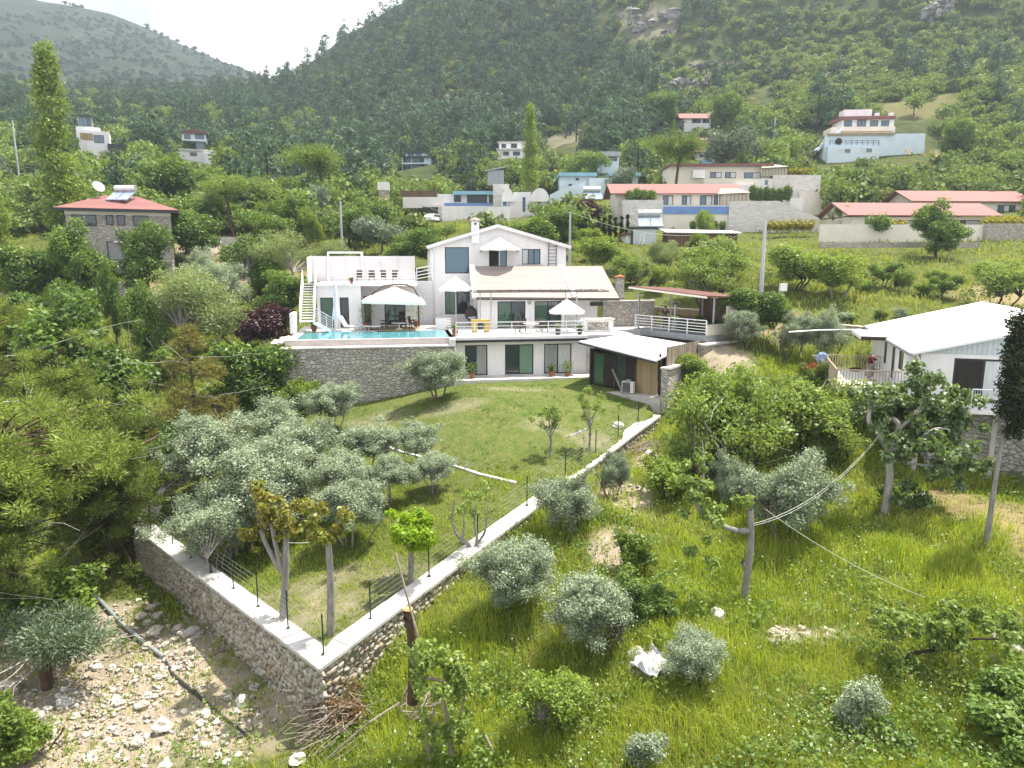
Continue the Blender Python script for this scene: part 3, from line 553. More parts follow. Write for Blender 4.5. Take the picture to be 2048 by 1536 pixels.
for x, y, z, px, py, d, st, ba, c1, c2 in zip(_X, _Y, _Z, _PX, _PY, _bm[0], _bm[2], _bm[3], _cl, _c2):
    if px < -60 or px > 2110 or py < -45 or py > 480: continue
    if max(ba, st) > .3 and rg.random() < .93: continue
    f = np.interp(px, [0, 380, 480, 1000, 1220, 1350, 1600, 2048], [.45, .55, .85, .85, .62, .20, .07, .05]) * np.interp(py, [-50, 40, 250, 330, 400, 460], [1, 1, 1, .75, .35, .15])
    f = min(1, f * (.35 + 1.3 * c1)); r = rg.random()
    if r < f: k = 'hill_pine'
    elif py > 215 and rg.random() < (.62 if px < 900 else .42) * (.5 + c2): k = 'hill_tree'
    else: k = 'hill_shrub'
    if y < 150 and k == 'hill_pine' and px > 1250: k = 'hill_tree'
    s = rg.uniform(.62, 1.25) if k != 'hill_shrub' else rg.uniform(.8, 2.0)
    if k == 'hill_pine': s *= np.interp(px, [0, 500, 900, 1300, 2048], [.85, 1.0, 1.2, 1.2, 1.05])
    if k == 'hill_tree': s *= np.interp(py, [215, 330, 460], [.8, .95, .85])
    h = {'hill_pine': 10, 'hill_tree': 7, 'hill_shrub': 2.3}[k] * s; hw = {'hill_pine': 3, 'hill_tree': 3.3, 'hill_shrub': 1.8}[k] * s
    top = py - h * F_PX / y; wp = hw * F_PX / y
    if any(px + wp > a + 3 and px - wp < b - 3 and top < e - 4 and py > c_ and y < Yh for a, b, c_, e, Yh in KEEP): 
        if k != 'hill_shrub' and not any(px + wp > a + 3 and px - wp < b - 3 and py - 2.0 * F_PX / y < e - 4 and py > c_ and y < Yh for a, b, c_, e, Yh in KEEP): k = 'hill_shrub'; s = .8
        else: continue
    if any(a - 6 < px < b + 6 and abs(y - Yh) < 9 for a, b, c_, e, Yh in KEEP): continue
    placed[k].append((x, y, z - .1, s, rg.uniform(0, 6.28), rg.integers(0, 9)))
    for _ in range(2 if py < 230 else 1):
      if rg.random() < .8: placed['hill_shrub'].append((x + rg.uniform(-3, 3), y - rg.uniform(1, 3), z - .5, rg.uniform(.6, 1.5), rg.uniform(0, 6), rg.integers(0, 9)))
INFO = {'hill_pine': ('dark green pine standing among many others in the wood on the hillside', 'tree', 'pines of the hillside wood'),
        'hill_tree': ('leafy mid green tree growing between the far houses and the hillside wood', 'tree', 'leafy trees on the lower hillside'),
        'hill_shrub': ('low rounded green shrub in the scrub covering the hillside', 'shrub', 'shrubs of the hillside scrub')}
STUFF = {'hill_pine': ('distant_pine_wood', 'far dark pine wood covering the upper hillside'), 'hill_tree': ('distant_leafy_wood', 'far leafy wood on the lower hillside'), 'hill_shrub': ('hillside_scrub', 'green scrub covering the far hillside')}
def join(name, lst, kinds, mats):
    Vs = []; Fs = []; Ms = []; n0 = 0
    for vi, (V, Fq, M, me) in enumerate(kinds):
        L_ = np.array([p[:5] for p in lst if p[5] % len(kinds) == vi])
        if not len(L_): continue
        c, s = np.cos(L_[:, 4]), np.sin(L_[:, 4]); x = V[None, :, 0] * L_[:, 3:4]; y = V[None, :, 1] * L_[:, 3:4]; z = V[None, :, 2] * L_[:, 3:4]
        W = np.stack([x * c[:, None] - y * s[:, None] + L_[:, 0:1], x * s[:, None] + y * c[:, None] + L_[:, 1:2], z + L_[:, 2:3]], -1)
        Vs.append(W.reshape(-1, 3)); Fs.append((Fq[None] + (np.arange(len(L_)) * len(V))[:, None, None]).reshape(-1, 4) + n0); Ms.append(np.tile(M, len(L_))); n0 += len(Vs[-1])
    return link(name, quad_mesh(name, np.concatenate(Vs), np.concatenate(Fs), mats, np.concatenate(Ms)))
for k, lst in placed.items():
    lst.sort(key=lambda p: -p[3] / p[1]); first = lst[:295]; rest = lst[295:]
    for x, y, z, s, rz, v in first:
        o = link(k, KINDS[k][v % len(KINDS[k])][3]); o.location = (x, y, z); o.rotation_euler = (0, 0, rz); o.scale = (s, s, s); tag(o, *INFO[k])
    if rest: tag(join(STUFF[k][0], rest, KINDS[k], [m for m in KINDS[k][0][3].materials]), STUFF[k][1], 'wood' if 'wood' in STUFF[k][0] else 'scrub', kind='stuff')
# scrub of the far mountain
_k = rg.integers(0, MX.size, 16000); _k = _k[(_mt[np.unravel_index(_k, MX.shape)[0]] < .76)]; _c = hash2(MX.ravel()[_k], MY.ravel()[_k], 45); _k = _k[_c > .22 + .3 * rg.random(len(_k))]
_mk = [small_tree('mountain_shrub', 260 + i, 3.0, 4.2, 26, 1.9, .7, 'leaf_mountain', 'round', 7, False) for i in range(3)]
tag(join('mountain_scrub', [(MX.ravel()[i] + rg.uniform(-5, 5), MY.ravel()[i] + rg.uniform(-4, 4), MZ.ravel()[i] - .3, rg.uniform(.6, 1.5), 0, rg.integers(0, 9)) for i in _k], _mk, [m for m in _mk[0][3].materials]), 'dark scrub dotted over the bare far mountain', 'scrub', kind='stuff')
print('HILL', {k: len(v) for k, v in placed.items()}, len(_k))
# ------------------------------------------------------------------ grass, weeds, flowers, gravel
leaf_mat('blade_tall', (.37, .44, .062), (.10, .18, .022), .45, .03, .45, (1.35, 1.3, .45))
leaf_mat('blade_lawn', (.17, .26, .045), (.09, .16, .028), .35, .04, .4)
leaf_mat('blade_meadow', (.28, .33, .085), (.15, .20, .045), .4, .04, .12)
leaf_mat('blade_dry', (.42, .35, .18), (.24, .19, .085), .3, .06, .6, (1.2, 1.1, .7))
def blades(name, label, u0, u1, y0, y1, n, hmin, hmax, w, m, keep, lean=.45, cat='grass', tuft=4):
    rng = np.random.default_rng(len(name) * 7 + n); n //= tuft
    Y = np.exp(rng.uniform(math.log(y0), math.log(y1), n)); X = rng.uniform(u0, u1, n) * Y
    k = rng.random(n) < keep(X, Y); X = np.repeat(X[k], tuft); Y = np.repeat(Y[k], tuft); n = len(X); sc = np.clip(Y / 22, .8, 4)
    X = X + rng.normal(0, .09, n) * sc; Y = Y + rng.normal(0, .09, n) * sc; Z = ground(X, Y) - .02
    hh = hash2(X, Y, 1.7) * .6 + hash2(X + 50, Y, 5.5) * .4; h = (hmin + (hmax - hmin) * hh) * rng.uniform(.6, 1.25, n)
    a = rng.uniform(0, 6.28, n); d = np.stack([np.cos(a), np.sin(a), np.zeros(n)], -1); b = np.stack([-np.sin(a), np.cos(a), np.zeros(n)], -1)
    wd = (w * sc * rng.uniform(.6, 1.4, n))[:, None]; le = rng.uniform(.1, lean * 2, n)[:, None]; base = np.stack([X, Y, Z], -1); up = np.array([0, 0, 1.0])
    mid = base + up * (h * .6)[:, None] + d * le * (h * .22)[:, None]; tip = base + up * (h * np.clip(1.02 - .25 * le[:, 0], .6, 1))[:, None] + d * le * (h * .8)[:, None]
    V = np.stack([base - b * wd * .5, base + b * wd * .5, mid + b * wd * .42, mid - b * wd * .42, tip + b * wd * .08, tip - b * wd * .08], 1).reshape(-1, 3)
    i = np.arange(n)[:, None] * 6; Fq = np.concatenate([i + np.array([[0, 1, 2, 3]]), i + np.array([[3, 2, 4, 5]])])
    return tag(link(name, quad_mesh(name, V, Fq, MATS[m])), label, cat, kind='stuff')
def k_tall(x, y):
    di, la, st, ba = masks(x, y); g = inside(GARDEN, x, y); u = x / y
    right = np.clip((x - np.interp(y, [14, 21, 45, 60], [-7.2, -6.6, 9.0, 12])) / .8, 0, 1)
    pad = inside(PAD3, x, y) | inside(PAD, x, y)
    return np.where(g | pad, 0, right * (1 - .93 * np.maximum(di, st)) * (.35 + .9 * hash2(x + 30, y, 2.6)))
blades('tall_grass', 'tall yellow green wild grass covering the slope right of the garden wall', -.5, .95, 13.2, 50, 400000, .08, .85, .017, 'blade_tall', k_tall)
leaf_mat('blade_seed', (.46, .44, .16), (.30, .30, .07), .4, .05, .3, (1.2, 1.1, .6))
blades('seeding_grass', 'pale seeding stalks standing above the wild grass', -.5, .95, 13.2, 44, 40000, .45, 1.0, .011, 'blade_seed', lambda x, y: k_tall(x, y) * np.clip(hash2(x + 11, y + 9, 3.1) * 3.4 - 1.3, 0, 1), .6)
def k_left(x, y):
    di, la, st, ba = masks(x, y); g = inside(GARDEN, x, y); left = x < np.interp(y, [14, 21, 34, 50, 60], [-5.6, -6.3, -18.4, -16, -14])
    return np.where(g | ~left, 0, (1 - .68 * np.maximum(di, st)) * np.clip(hash2(x, y, 1.6) * 1.9 - .25, 0, 1))
blades('undergrowth_grass', 'green weeds and grass under the trees left of the garden wall', -1.0, 0, 14, 72, 150000, .12, .5, .022, 'blade_tall', k_left)
def k_gard(x, y):
    di, la, st, ba = masks(x, y); g = inside(GARDEN, x, y); return np.where(g & (la < .35), (1 - .55 * di) * np.clip(hash2(x, y, 1.1) * 1.8 - .2, 0, 1), 0)
blades('orchard_grass', 'patchy grass under the olive trees inside the garden wall', -.6, .3, 21, 43, 110000, .06, .30, .018, 'blade_tall', k_gard)
def k_lawn(x, y): g = inside(GARDEN, x, y); return np.where(g & (masks(x, y)[1] > .3) & ~inside(PAD, x, y), .05 + 1.1 * hash2(x, y, 1.3), 0)
blades('lawn_grass', 'short mown lawn grass in front of the white house', -.45, .35, 35, 51, 90000, .03, .10, .018, 'blade_lawn', k_lawn, .7)
def k_mead(x, y):
    di, la, st, ba = masks(x, y); return np.where((x > np.interp(y, [50, 60, 75, 100], [15, 17, 9, -60])) | (x < -20), (1 - .85 * np.maximum(di, st)) * np.clip(.2 + 1.1 * hash2(x, y, 5), 0, 1), 0) * ~inside(PAD3, x, y)
blades('meadow_grass', 'rough meadow grass on the slope below the far houses', -.8, .8, 50, 165, 120000, .2, .75, .028, 'blade_meadow', k_mead)
blades('cut_straw', 'dry cut straw lying on the ground beside the cypress', .45, 1.0, 22, 34, 26000, .03, .16, .016, 'blade_dry', lambda x, y: masks(x, y)[2], 1.6)
def scatter_leaves(name, label, cat, u0, u1, y0, y1, n, keep, m, size, aspect, hr, per=1, seed=5, rad=.15):
    rng = np.random.default_rng(seed); Y = np.exp(rng.uniform(math.log(y0), math.log(y1), n)); X = rng.uniform(u0, u1, n) * Y
    k = rng.random(n) < keep(X, Y); X, Y = np.repeat(X[k], per), np.repeat(Y[k], per); n = len(X); c = np.stack([X, Y, ground(X, Y)], -1)
    o = unit(rng.normal(size=(n, 3))) * rad * rng.uniform(.3, 1.2, n)[:, None]; o[:, 2] = np.abs(o[:, 2]) * .8 + rng.uniform(hr[0], hr[1], n)
    V, Fq = leaf_quads(c + o, unit(rng.normal(size=(n, 3)) + np.array([0, -.3, 1.2])), size, aspect, rng)
    return tag(link(name, quad_mesh(name, V, Fq, MATS[m])), label, cat, kind='stuff')
scatter_leaves('weed_patch', 'broad leaved weeds growing through the wild grass', 'weeds', -.9, .95, 13.5, 46, 15000, lambda x, y: np.maximum(k_tall(x, y), k_left(x, y)) * np.clip(hash2(x + 7, y + 3, 2.2) * 3.2 - 1.5, 0, 1), 'leaf_broad', .13, .7, (.05, .35), 9, 5, .28)
scatter_leaves('weed_patch', 'bright fresh weeds growing through the wild grass', 'weeds', -.9, .95, 13.5, 46, 14000, lambda x, y: np.maximum(k_tall(x, y), k_left(x, y)) * np.clip(hash2(x + 71, y + 33, 1.7) * 3.2 - 1.6, 0, 1), 'leaf_bright', .11, .6, (.05, .4), 8, 6, .26)
scatter_leaves('weed_patch', 'waist high leafy weeds and brambles in the wild grass', 'weeds', -.6, .95, 14, 48, 900, lambda x, y: k_tall(x, y) * np.clip(hash2(x + 17, y + 23, 2.4) * 3.4 - 1.7, 0, 1), 'leaf_broad', .14, .66, (.0, .5), 70, 15, .55)
scatter_leaves('weed_patch', 'waist high fresh green shoots in the wild grass', 'weeds', -.6, .95, 14, 48, 900, lambda x, y: k_tall(x, y) * np.clip(hash2(x + 97, y + 3, 2.9) * 3.4 - 1.7, 0, 1), 'leaf_bright', .12, .5, (.0, .6), 70, 16, .5)
scatter_leaves('lawn_weeds', 'low broad leaved weeds in the lawn', 'weeds', -.4, .35, 35, 51, 2600, lambda x, y: k_lawn(x, y) * np.clip(hash2(x + 3, y + 8, 1.2) * 3 - 1.2, 0, 1), 'leaf_broad', .09, .7, (.0, .06), 6, 25, .16)
scatter_leaves('wild_flowers', 'small white wild flowers scattered in the grass', 'flowers', -.2, .95, 13.5, 34, 5200, lambda x, y: k_tall(x, y) * np.clip(hash2(x + 5, y, 1.8) * 4 - 2.1, 0, 1), 'petal_white', .045, .8, (.28, .6), 2, 7, .12)
scatter_leaves('yellow_flowers', 'yellow flowering broom dotted over the hillside', 'flowers', -.5, .9, 150, 330, 900, lambda x, y: np.clip(hash2(x, y, 22) * 4 - 2.6, 0, 1), 'petal_gold', .55, .8, (.3, 1.0), 5, 8, .9)
mat('stone_pale', (.48, .44, .38), (.28, .245, .205), 3, .9, .6, 12, spec=.15); mat('stone_white', (.68, .66, .62), (.46, .43, .39), 3, .85, .5, 12, spec=.2); mat('stone_grey', (.42, .41, .39), (.27, .26, .25), 3, .9, .6, 12, spec=.15)
def island_mat(name, stops, rough=.9):                        # each stone of one mesh its own tone
    m, nt, b, N, l = nodes(name); b.inputs['Roughness'].default_value = rough; b.inputs['Specular IOR Level'].default_value = .15; g = N('ShaderNodeNewGeometry'); co = N('ShaderNodeTexCoord'); n = N('ShaderNodeTexNoise'); n.inputs['Scale'].default_value = 14; n.inputs['Detail'].default_value = 6; l(co.outputs['Object'], n.inputs['Vector'])
    r = ramp(N, stops); l(g.outputs['Random Per Island'], r.inputs['Fac']); r2 = ramp(N, [(.3, (.55, .53, .5)), (.65, (1.1, 1.1, 1.1))]); l(n.outputs['Fac'], r2.inputs['Fac']); mx = N('ShaderNodeMix'); mx.data_type = 'RGBA'; mx.blend_type = 'MULTIPLY'; mx.inputs['Factor'].default_value = .8; l(r.outputs[0], mx.inputs['A']); l(r2.outputs[0], mx.inputs['B']); l(mx.outputs['Result'], b.inputs['Base Color'])
    bp = N('ShaderNodeBump'); bp.inputs['Strength'].default_value = .5; bp.inputs['Distance'].default_value = .03; l(n.outputs['Fac'], bp.inputs['Height']); l(bp.outputs[0], b.inputs['Normal']); MATS[name] = m; return m
island_mat('stone_mix', [(0, (.26, .22, .18)), (.3, (.42, .38, .33)), (.6, (.52, .48, .43)), (.85, (.62, .59, .55)), (1, (.38, .29, .20))]); island_mat('face_stone', [(0, (.30, .27, .23)), (.35, (.42, .39, .34)), (.7, (.50, .47, .42)), (.9, (.40, .31, .22)), (1, (.56, .53, .49))])
def gravel(name, label, spots, n, smin, smax, m, seed):
    rng = np.random.default_rng(seed); rr = random.Random(seed); q = Q(); base = []
    for i in range(5):
        b = MB().blob((0, 0, 0), (1, .8, .6), rr, 6, 1.1); base.append((np.array(b.v), np.array([f for f in b.f])))
    tot = sum(s[2] * s[3] for s in spots)
    for px, py, rx, ry in spots:
        cx, cy, _ = hit(px, py); k = int(n * rx * ry / tot); X = cx + rng.normal(0, rx * .5, k); Y = cy + rng.normal(0, ry * .5, k); ok = ~inside(GARDEN, X, Y) | (py == 1225); X, Y = X[ok], Y[ok]; Z = ground(X, Y)
        s = smin + (smax - smin) * rng.random(len(X)) ** 3.2
        for x, y, z, a in zip(X, Y, Z, s):
            V, Fq = base[rng.integers(0, 5)]; t = rng.uniform(0, 6.28); c, sn = math.cos(t), math.sin(t); f = rng.uniform(.7, 1.2)
            q.add((np.stack([(V[:, 0]*c - V[:, 1]*sn) * a + x, (V[:, 0]*sn + V[:, 1]*c) * a * f + y, V[:, 2] * a + z + a * .2], -1), Fq))
    return tag(link(name, q.mesh(name, MATS[m], False)), label, 'gravel', kind='stuff')
GSP = [(250,1400,3.6,3.0),(120,1420,3,3),(330,1330,2.2,2.4),(480,1450,2.,1.6),(150,1270,2.2,2.),(250,1510,4,2),(300,1250,1.6,2.4)]
gravel('gravel', 'pale gravel and broken stone spread beside the stone garden wall', GSP, 3400, .012, .14, 'stone_mix', 3)
gravel('gravel', 'white limestone chips spread over the gravel ground', GSP, 220, .02, .12, 'stone_white', 4)
gravel('gravel', 'grey stones and soil clods lying along the foot of the wall', [(420,1290,1.2,2.6),(300,1180,1.2,2.6),(500,1400,1.4,1.6),(1250,990,1.4,3.),(1230,1090,1.,1.2),(1640,1275,1.2,.5)], 420, .03, .16, 'stone_mix', 5)
# ------------------------------------------------------------------ trees and bushes placed one by one
T = tree
T('pine_tree', 30, 672, 29, 600, 'big yellow green pine with bare pale twigs at the left edge, beside the gravel', 0)
T('pine_tree', 215, 770, 33, 330, 'yellow green pine between the biggest pine and the low end of the garden wall', 1)
T('pine_tree', 95, 610, 42, 330, 'dark pine rising behind the biggest pine', 0)
T('pine_tree', -60, 860, 25, 330, 'pine cut by the left picture edge, above the flat scrub pine', 1)
T('pine_tree', -40, 470, 50, 300, 'yellow green pine cut by the left picture edge, behind the biggest pine', 1)
T('broadleaf_tree', 175, 585, 47, 270, 'dark leafy tree between the two yellow green pines and the pale willow', 0)
T('young_pine_tree', 395, 645, 43, 250, 'brownish young pine in front of the pale willow, above the concrete path', 0)
T('willow_tree', 375, 508, 60, 240, 'pale grey green willow left of the purple plum trees', 0)
T('broadleaf_tree', 505, 655, 51, 190, 'wide low fig tree with dark leaves at the left end of the pool wall', 1, name='fig_tree')
T('shrub', 345, 850, 39, 150, 'dark ivy covered shrub beside the concrete path', 0, 'shrub')
T('leafy_bush', 225, 735, 49, 150, 'bright yellow green bush under the dark leafy tree', 0, 'shrub')
T('leafy_bush', 90, 770, 42, 150, 'bright yellow bush behind the biggest pine', 1, 'shrub')
T('shrub', 260, 800, 46, 140, 'dark green shrub by the end of the concrete path', 1, 'shrub')
T('dry_pine_bush', 95, 1245, 24.5, 300, 'flat blue green scrub pine with leaning dark trunk standing on the gravel', 0, 'tree', 'scrub_pine')
T('leafy_bush', 30, 1395, 20.5, 170, 'leafy green bush in the bottom left corner', 0, 'shrub')
T('leafy_bush', 270, 900, 40, 160, 'leafy bush between the concrete path and the low end of the garden wall', 0, 'shrub')
T('young_pine_tree', 235, 905, 36, 190, 'young yellow green pine right of the biggest pine', 1)
T('broadleaf_tree', 40, 640, 62, 190, 'dark tree behind the yellow green pines at the left edge', 0)
T('leafy_bush', 330, 690, 55, 110, 'bright bush at the foot of the pale willow', 0, 'shrub')
T('shrub', 470, 740, 49, 170, 'dark shrub below the dark fig tree', 1, 'shrub')
T('leafy_bush', 590, 745, 46.5, 90, 'yellow green bush before the left end of the stone pool wall', 1, 'shrub')
T('leafy_bush', 215, 985, 37, 190, 'bright green bush at the left of the low end of the garden wall', 1, 'shrub')
T('leafy_bush', 130, 1130, 30.5, 210, 'dark and bright bush at the foot of the biggest pine', 0, 'shrub')
T('shrub', 20, 1130, 29, 170, 'dark shrub by the trunk of the biggest pine', 1, 'shrub')
for a in [(70, 560, 60, 150, 'leafy tree before the low walls of the stone house, the leftmost', 1), (150, 545, 59, 110, 'second leafy tree before the low walls of the stone house', 2), (300, 560, 57, 100, 'dark leafy tree left of the pale willow', 0)]: T('broadleaf_tree', *a)
T('olive_tree', 440, 505, 66, 120, 'grey olive tree between the garden steps and the pale willow', 2)
T('broadleaf_tree', 520, 470, 88, 130, 'green tree above the pale garden steps', 0)
T('poplar_tree', 132, 78, 84, 88, 'tall column shaped poplar at the left, reaching above the mountain foot', 0)
T('poplar_tree', 12, 300, 74, 70, 'shorter poplar cut by the left picture edge', 1)
T('broadleaf_tree', 165, 438, 71, 135, 'round green tree in front of the left corner of the red roofed stone house', 0)
T('broadleaf_tree', 305, 428, 70, 130, 'round dark tree in front of the right corner of the red roofed stone house', 2)
T('olive_tree', 402, 478, 68, 100, 'grey olive tree right of the red roofed stone house', 0)
T('broadleaf_tree', 60, 470, 72, 150, 'leafy tree below the tall poplar', 1)
T('broadleaf_tree', 235, 520, 63, 50, 'narrow dark tree in front of the low garden wall of the stone house', 0)
T('willow_tree', 570, 438, 82, 170, 'pale willow behind the outdoor staircase of the white house', 1)
T('broadleaf_tree', 560, 530, 66, 120, 'dark thin leaved tree left of the outdoor staircase', 2)
T('plum_tree', 545, 605, 60, 130, 'purple leaved plum tree close to the outdoor staircase', 0)
T('plum_tree', 490, 618, 61, 90, 'smaller purple plum tree beside the pale willow', 0)
T('willow_tree', 665, 470, 92, 120, 'light green tree behind the roof terrace screen', 0)
T('broadleaf_tree', 700, 400, 112, 150, 'dark rounded tree behind the roof terrace and the tall grey pole', 1)
T('broadleaf_tree', 800, 468, 84, 130, 'green tree between the roof terrace and the gabled house', 0)
T('broadleaf_tree', 880, 440, 98, 130, 'green tree behind the left slope of the white gable', 2)
T('hill_olive', 760, 430, 105, 120, 'olive green tree above the roof terrace screen', 0)
T('broadleaf_tree', 330, 305, 118, 130, 'leafy tree above the red roof, left of the valley wood', 0)
T('tall_pine', 470, 315, 122, 190, 'large grey green pine in the valley right of the stone house', 0)
T('tall_pine', 640, 250, 150, 170, 'large pine in the middle of the valley wood', 0)
T('broadleaf_tree', 395, 400, 100, 130, 'bushy tree right above the stone house garden', 1)
T('broadleaf_tree', 520, 410, 104, 130, 'green tree in the valley behind the pale willow', 2)
T('hill_olive', 590, 380, 112, 95, 'silvery olive tree in the valley behind the roof terrace', 0)
T('hill_olive', 635, 385, 116, 80, 'second silvery olive tree in the valley, the one further right', 0)
T('broadleaf_tree', 255, 330, 122, 80, 'dark round tree above the meadow behind the stone house', 2)
T('broadleaf_tree', 130, 255, 160, 60, 'dark tree beside the stepped white houses on the left', 0)
# orchard inside the garden wall
OL = 'olive_tree'; GO = 'grove_olive'
T(GO, 665, 752, 44.5, 150, 'olive tree under the pool wall, furthest back in the olive grove', 0, name='olive_tree')
T(GO, 562, 790, 41.5, 175, 'olive tree at the back of the olive grove, left of the pool wall corner', 1, name='olive_tree')
T(GO, 440, 812, 38.5, 210, 'olive tree at the left end of the olive grove', 2, name='olive_tree')
T(GO, 525, 868, 34.5, 250, 'broad olive tree in the middle of the olive grove', 3, name='olive_tree')
T(GO, 690, 885, 33.5, 220, 'olive tree with pale forked stems, behind the two pollarded trees', 0, name='olive_tree')
T(GO, 790, 905, 34, 190, 'olive tree at the right end of the olive grove, behind the lime green mulberry', 1, name='olive_tree')
T(GO, 838, 835, 38, 150, 'smaller olive tree beside the edge of the lawn', 2, name='olive_tree')
T(GO, 565, 925, 31.0, 200, 'olive tree right behind the taller pollarded tree', 1, name='olive_tree')
T(GO, 700, 950, 30.5, 190, 'olive tree right behind the single trunk pollarded tree', 3, name='olive_tree')
T(GO, 390, 880, 36.5, 150, 'small olive tree at the left edge of the olive grove, above the wall bend', 0, name='olive_tree')
T(GO, 600, 830, 37.5, 210, 'olive tree in the back half of the grove, below the pool wall corner', 2, name='olive_tree')
T(GO, 745, 835, 37.5, 180, 'olive tree in the back right of the grove near the kerb', 0, name='olive_tree')
T(GO, 480, 940, 32.5, 200, 'olive tree between the left wall and the taller pollarded tree', 1, name='olive_tree')
T(GO, 870, 900, 35.0, 150, 'olive tree at the kerb end behind the lime green mulberry', 3, name='olive_tree')
T(GO, 425, 985, 31.5, 185, 'low olive tree just behind the left garden wall', 3, name='olive_tree')
T(OL, 880, 686, 46.2, 135, 'round olive tree standing alone on the lawn before the lower doors', 2)
T(OL, 1228, 893, 33.2, 78, 'slim young olive tree with dark stem right of the garden wall', 0)
T(OL, 1125, 925, 30.0, 150, 'olive tree leaning over the middle of the right garden wall', 1)
T(OL, 1035, 1060, 25.2, 185, 'olive tree outside the right garden wall with deep shadow under it', 2)
T(OL, 1180, 1135, 22.6, 200, 'olive bush in the middle of the grassy slope, nearest the wall base', 3)
T(OL, 1570, 882, 28.5, 215, 'large olive tree behind the bent pruned trunk', 0)
T(OL, 1468, 895, 31.5, 100, 'small olive tree left of the large olive behind the pruned trunk', 1)
T(OL, 1395, 1255, 20.2, 150, 'olive bush right of the crumpled white sheet', 2)
T(OL, 1482, 612, 51, 90, 'olive tree behind the roofed timber terrace', 3)
T(OL, 1590, 612, 50, 90, 'left olive of the pair beside the wooden deck', 0)
T(OL, 1650, 606, 49, 90, 'right olive of the pair beside the wooden deck', 1)
T('sage_bush', 1712, 1350, 18.5, 100, 'small grey sage bush low in the grass at the lower right', 0, 'shrub')
T('sage_bush', 1290, 1462, 18.0, 90, 'small grey bush at the bottom edge of the grassy slope', 0, 'shrub')
T('fresh_green_tree', 1110, 1322, 19.6, 190, 'open leafy sapling bush in the foreground right of the dead trunk with creeper', 0, 'shrub')
T('shrub', 1290, 1150, 24.0, 130, 'dark leafy bush beside the round stone in the grass', 1, 'shrub')
T('leafy_bush', 1265, 1060, 26.5, 120, 'bright bush on the bare soil slope', 0, 'shrub')
T('leafy_bush', 1340, 905, 33, 130, 'bright green bush under the sprawling apricot tree', 1, 'shrub')
T('apricot_tree', 1440, 738, 34.5, 260, 'tall open light green apricot tree just right of the upper garden wall', 2)
T('apricot_tree', 1475, 722, 37.5, 270, 'sprawling light green apricot tree below the timber hut', 0)
T('apricot_tree', 1620, 748, 40.5, 250, 'light green apricot tree between the deck and the sprawling apricot tree', 1)
T('apricot_tree', 1420, 835, 34, 190, 'low apricot tree with pale leaves above the bent pruned trunk', 2)
T('shrub', 2020, 1330, 18.2, 240, 'dark green bush in the lower right corner', 1, 'shrub')
# slope and orchard behind the houses
T('fresh_green_tree', 1205, 468, 78, 165, 'light green tree behind the right slope of the white gable', 0)
T('willow_tree', 1330, 470, 74, 150, 'tall grey green tree behind the red roofed timber terrace', 0)
T('apricot_tree', 1440, 462, 82, 170, 'light green orchard tree left of the tall grey utility pole', 0)
T('apricot_tree', 1580, 476, 84, 230, 'light green orchard tree right of the tall grey utility pole', 1)
T('apricot_tree', 1405, 510, 76, 150, 'light green orchard tree close behind the timber terrace roof', 2)
T('fresh_green_tree', 1665, 490, 80, 150, 'green orchard tree above the meadow', 1)
T('broadleaf_tree', 1510, 560, 66, 120, 'dark green tree behind the foot of the grey utility pole', 1)
T('shrub', 1768, 523, 68, 75, 'dark upright shrub alone on the meadow behind the white roofed cabin', 0, 'shrub')
T('apricot_tree', 1990, 508, 75, 170, 'pale green low tree at the right edge of the meadow', 1)
T('broadleaf_tree', 1872, 398, 90, 118, 'dark green tree before the long red roof on the right', 0)
T('clipped_bush', 1750, 428, 92, 44, 'round clipped bush before the long red roof on the right', 0, 'shrub')
T('broadleaf_tree', 1095, 398, 102, 150, 'green tree before the white vaulted house', 2)
T('broadleaf_tree', 1060, 425, 96, 110, 'leafy tree above the ridge of the white gable', 0)
T('plum_tree', 1174, 396, 100, 64, 'dark purple tree before the white houses', 0)
T('poplar_tree', 1061, 204, 126, 40, 'slim poplar standing alone before the hillside wood', 0)
T('tall_pine', 1345, 232, 124, 120, 'tall crooked pine with bare lower trunk beside the upper red roof', 0)
T('hill_olive', 1462, 256, 150, 110, 'big silvery olive tree between the houses on the right hillside', 0)
T('broadleaf_tree', 1170, 290, 150, 80, 'dense green tree above the white house with blue roof edge', 1)
T('broadleaf_tree', 1440, 175, 200, 75, 'broad light green tree above the small red roofed house', 0)
T('broadleaf_tree', 1320, 172, 205, 80, 'pale green tree left of the small red roofed house', 2)
T('broadleaf_tree', 1490, 215, 180, 70, 'dark round tree right of the small red roofed house', 1)
T('broadleaf_tree', 1900, 230, 150, 70, 'dark tree at the right end of the three storey hillside house', 0)
T('broadleaf_tree', 1700, 330, 140, 60, 'dark bush tree under the three storey hillside house', 2)
T('fresh_green_tree', 1412, 412, 96, 46, 'young tree before the blue edged terrace', 0)
T('fresh_green_tree', 1180, 448, 90, 70, 'green tree left of the small white container cabin', 1)
T('shrub', 1265, 505, 74, 90, 'green shrub below the small white container cabin', 1, 'shrub')
T('hill_olive', 1240, 330, 142, 60, 'grey olive beside the flat roofed dark cabin', 0)
T('fresh_green_tree', 1690, 405, 100, 60, 'pale leafy tree beside the long red roof on the right', 0)
rr = random.Random(4)
for i, px in enumerate((1197, 1208, 1219, 1230, 1243, 1254)): T('cypress_sapling', px, 428 + rr.randint(-3, 6), 94 + rr.uniform(-1, 1), 9, 'dark narrow cypress in the row below the long red roofed house', 0, 'tree', 'cypress_sapling', 'row of cypress saplings')
for px, w in ((1385, 15), (1400, 13), (1428, 13), (1443, 14)): T('clipped_bush', px, 441, 98, w, 'small round clipped bush in the row under the blue edged terrace', 0, 'shrub', 'clipped_bush', 'clipped bushes under the blue terrace')
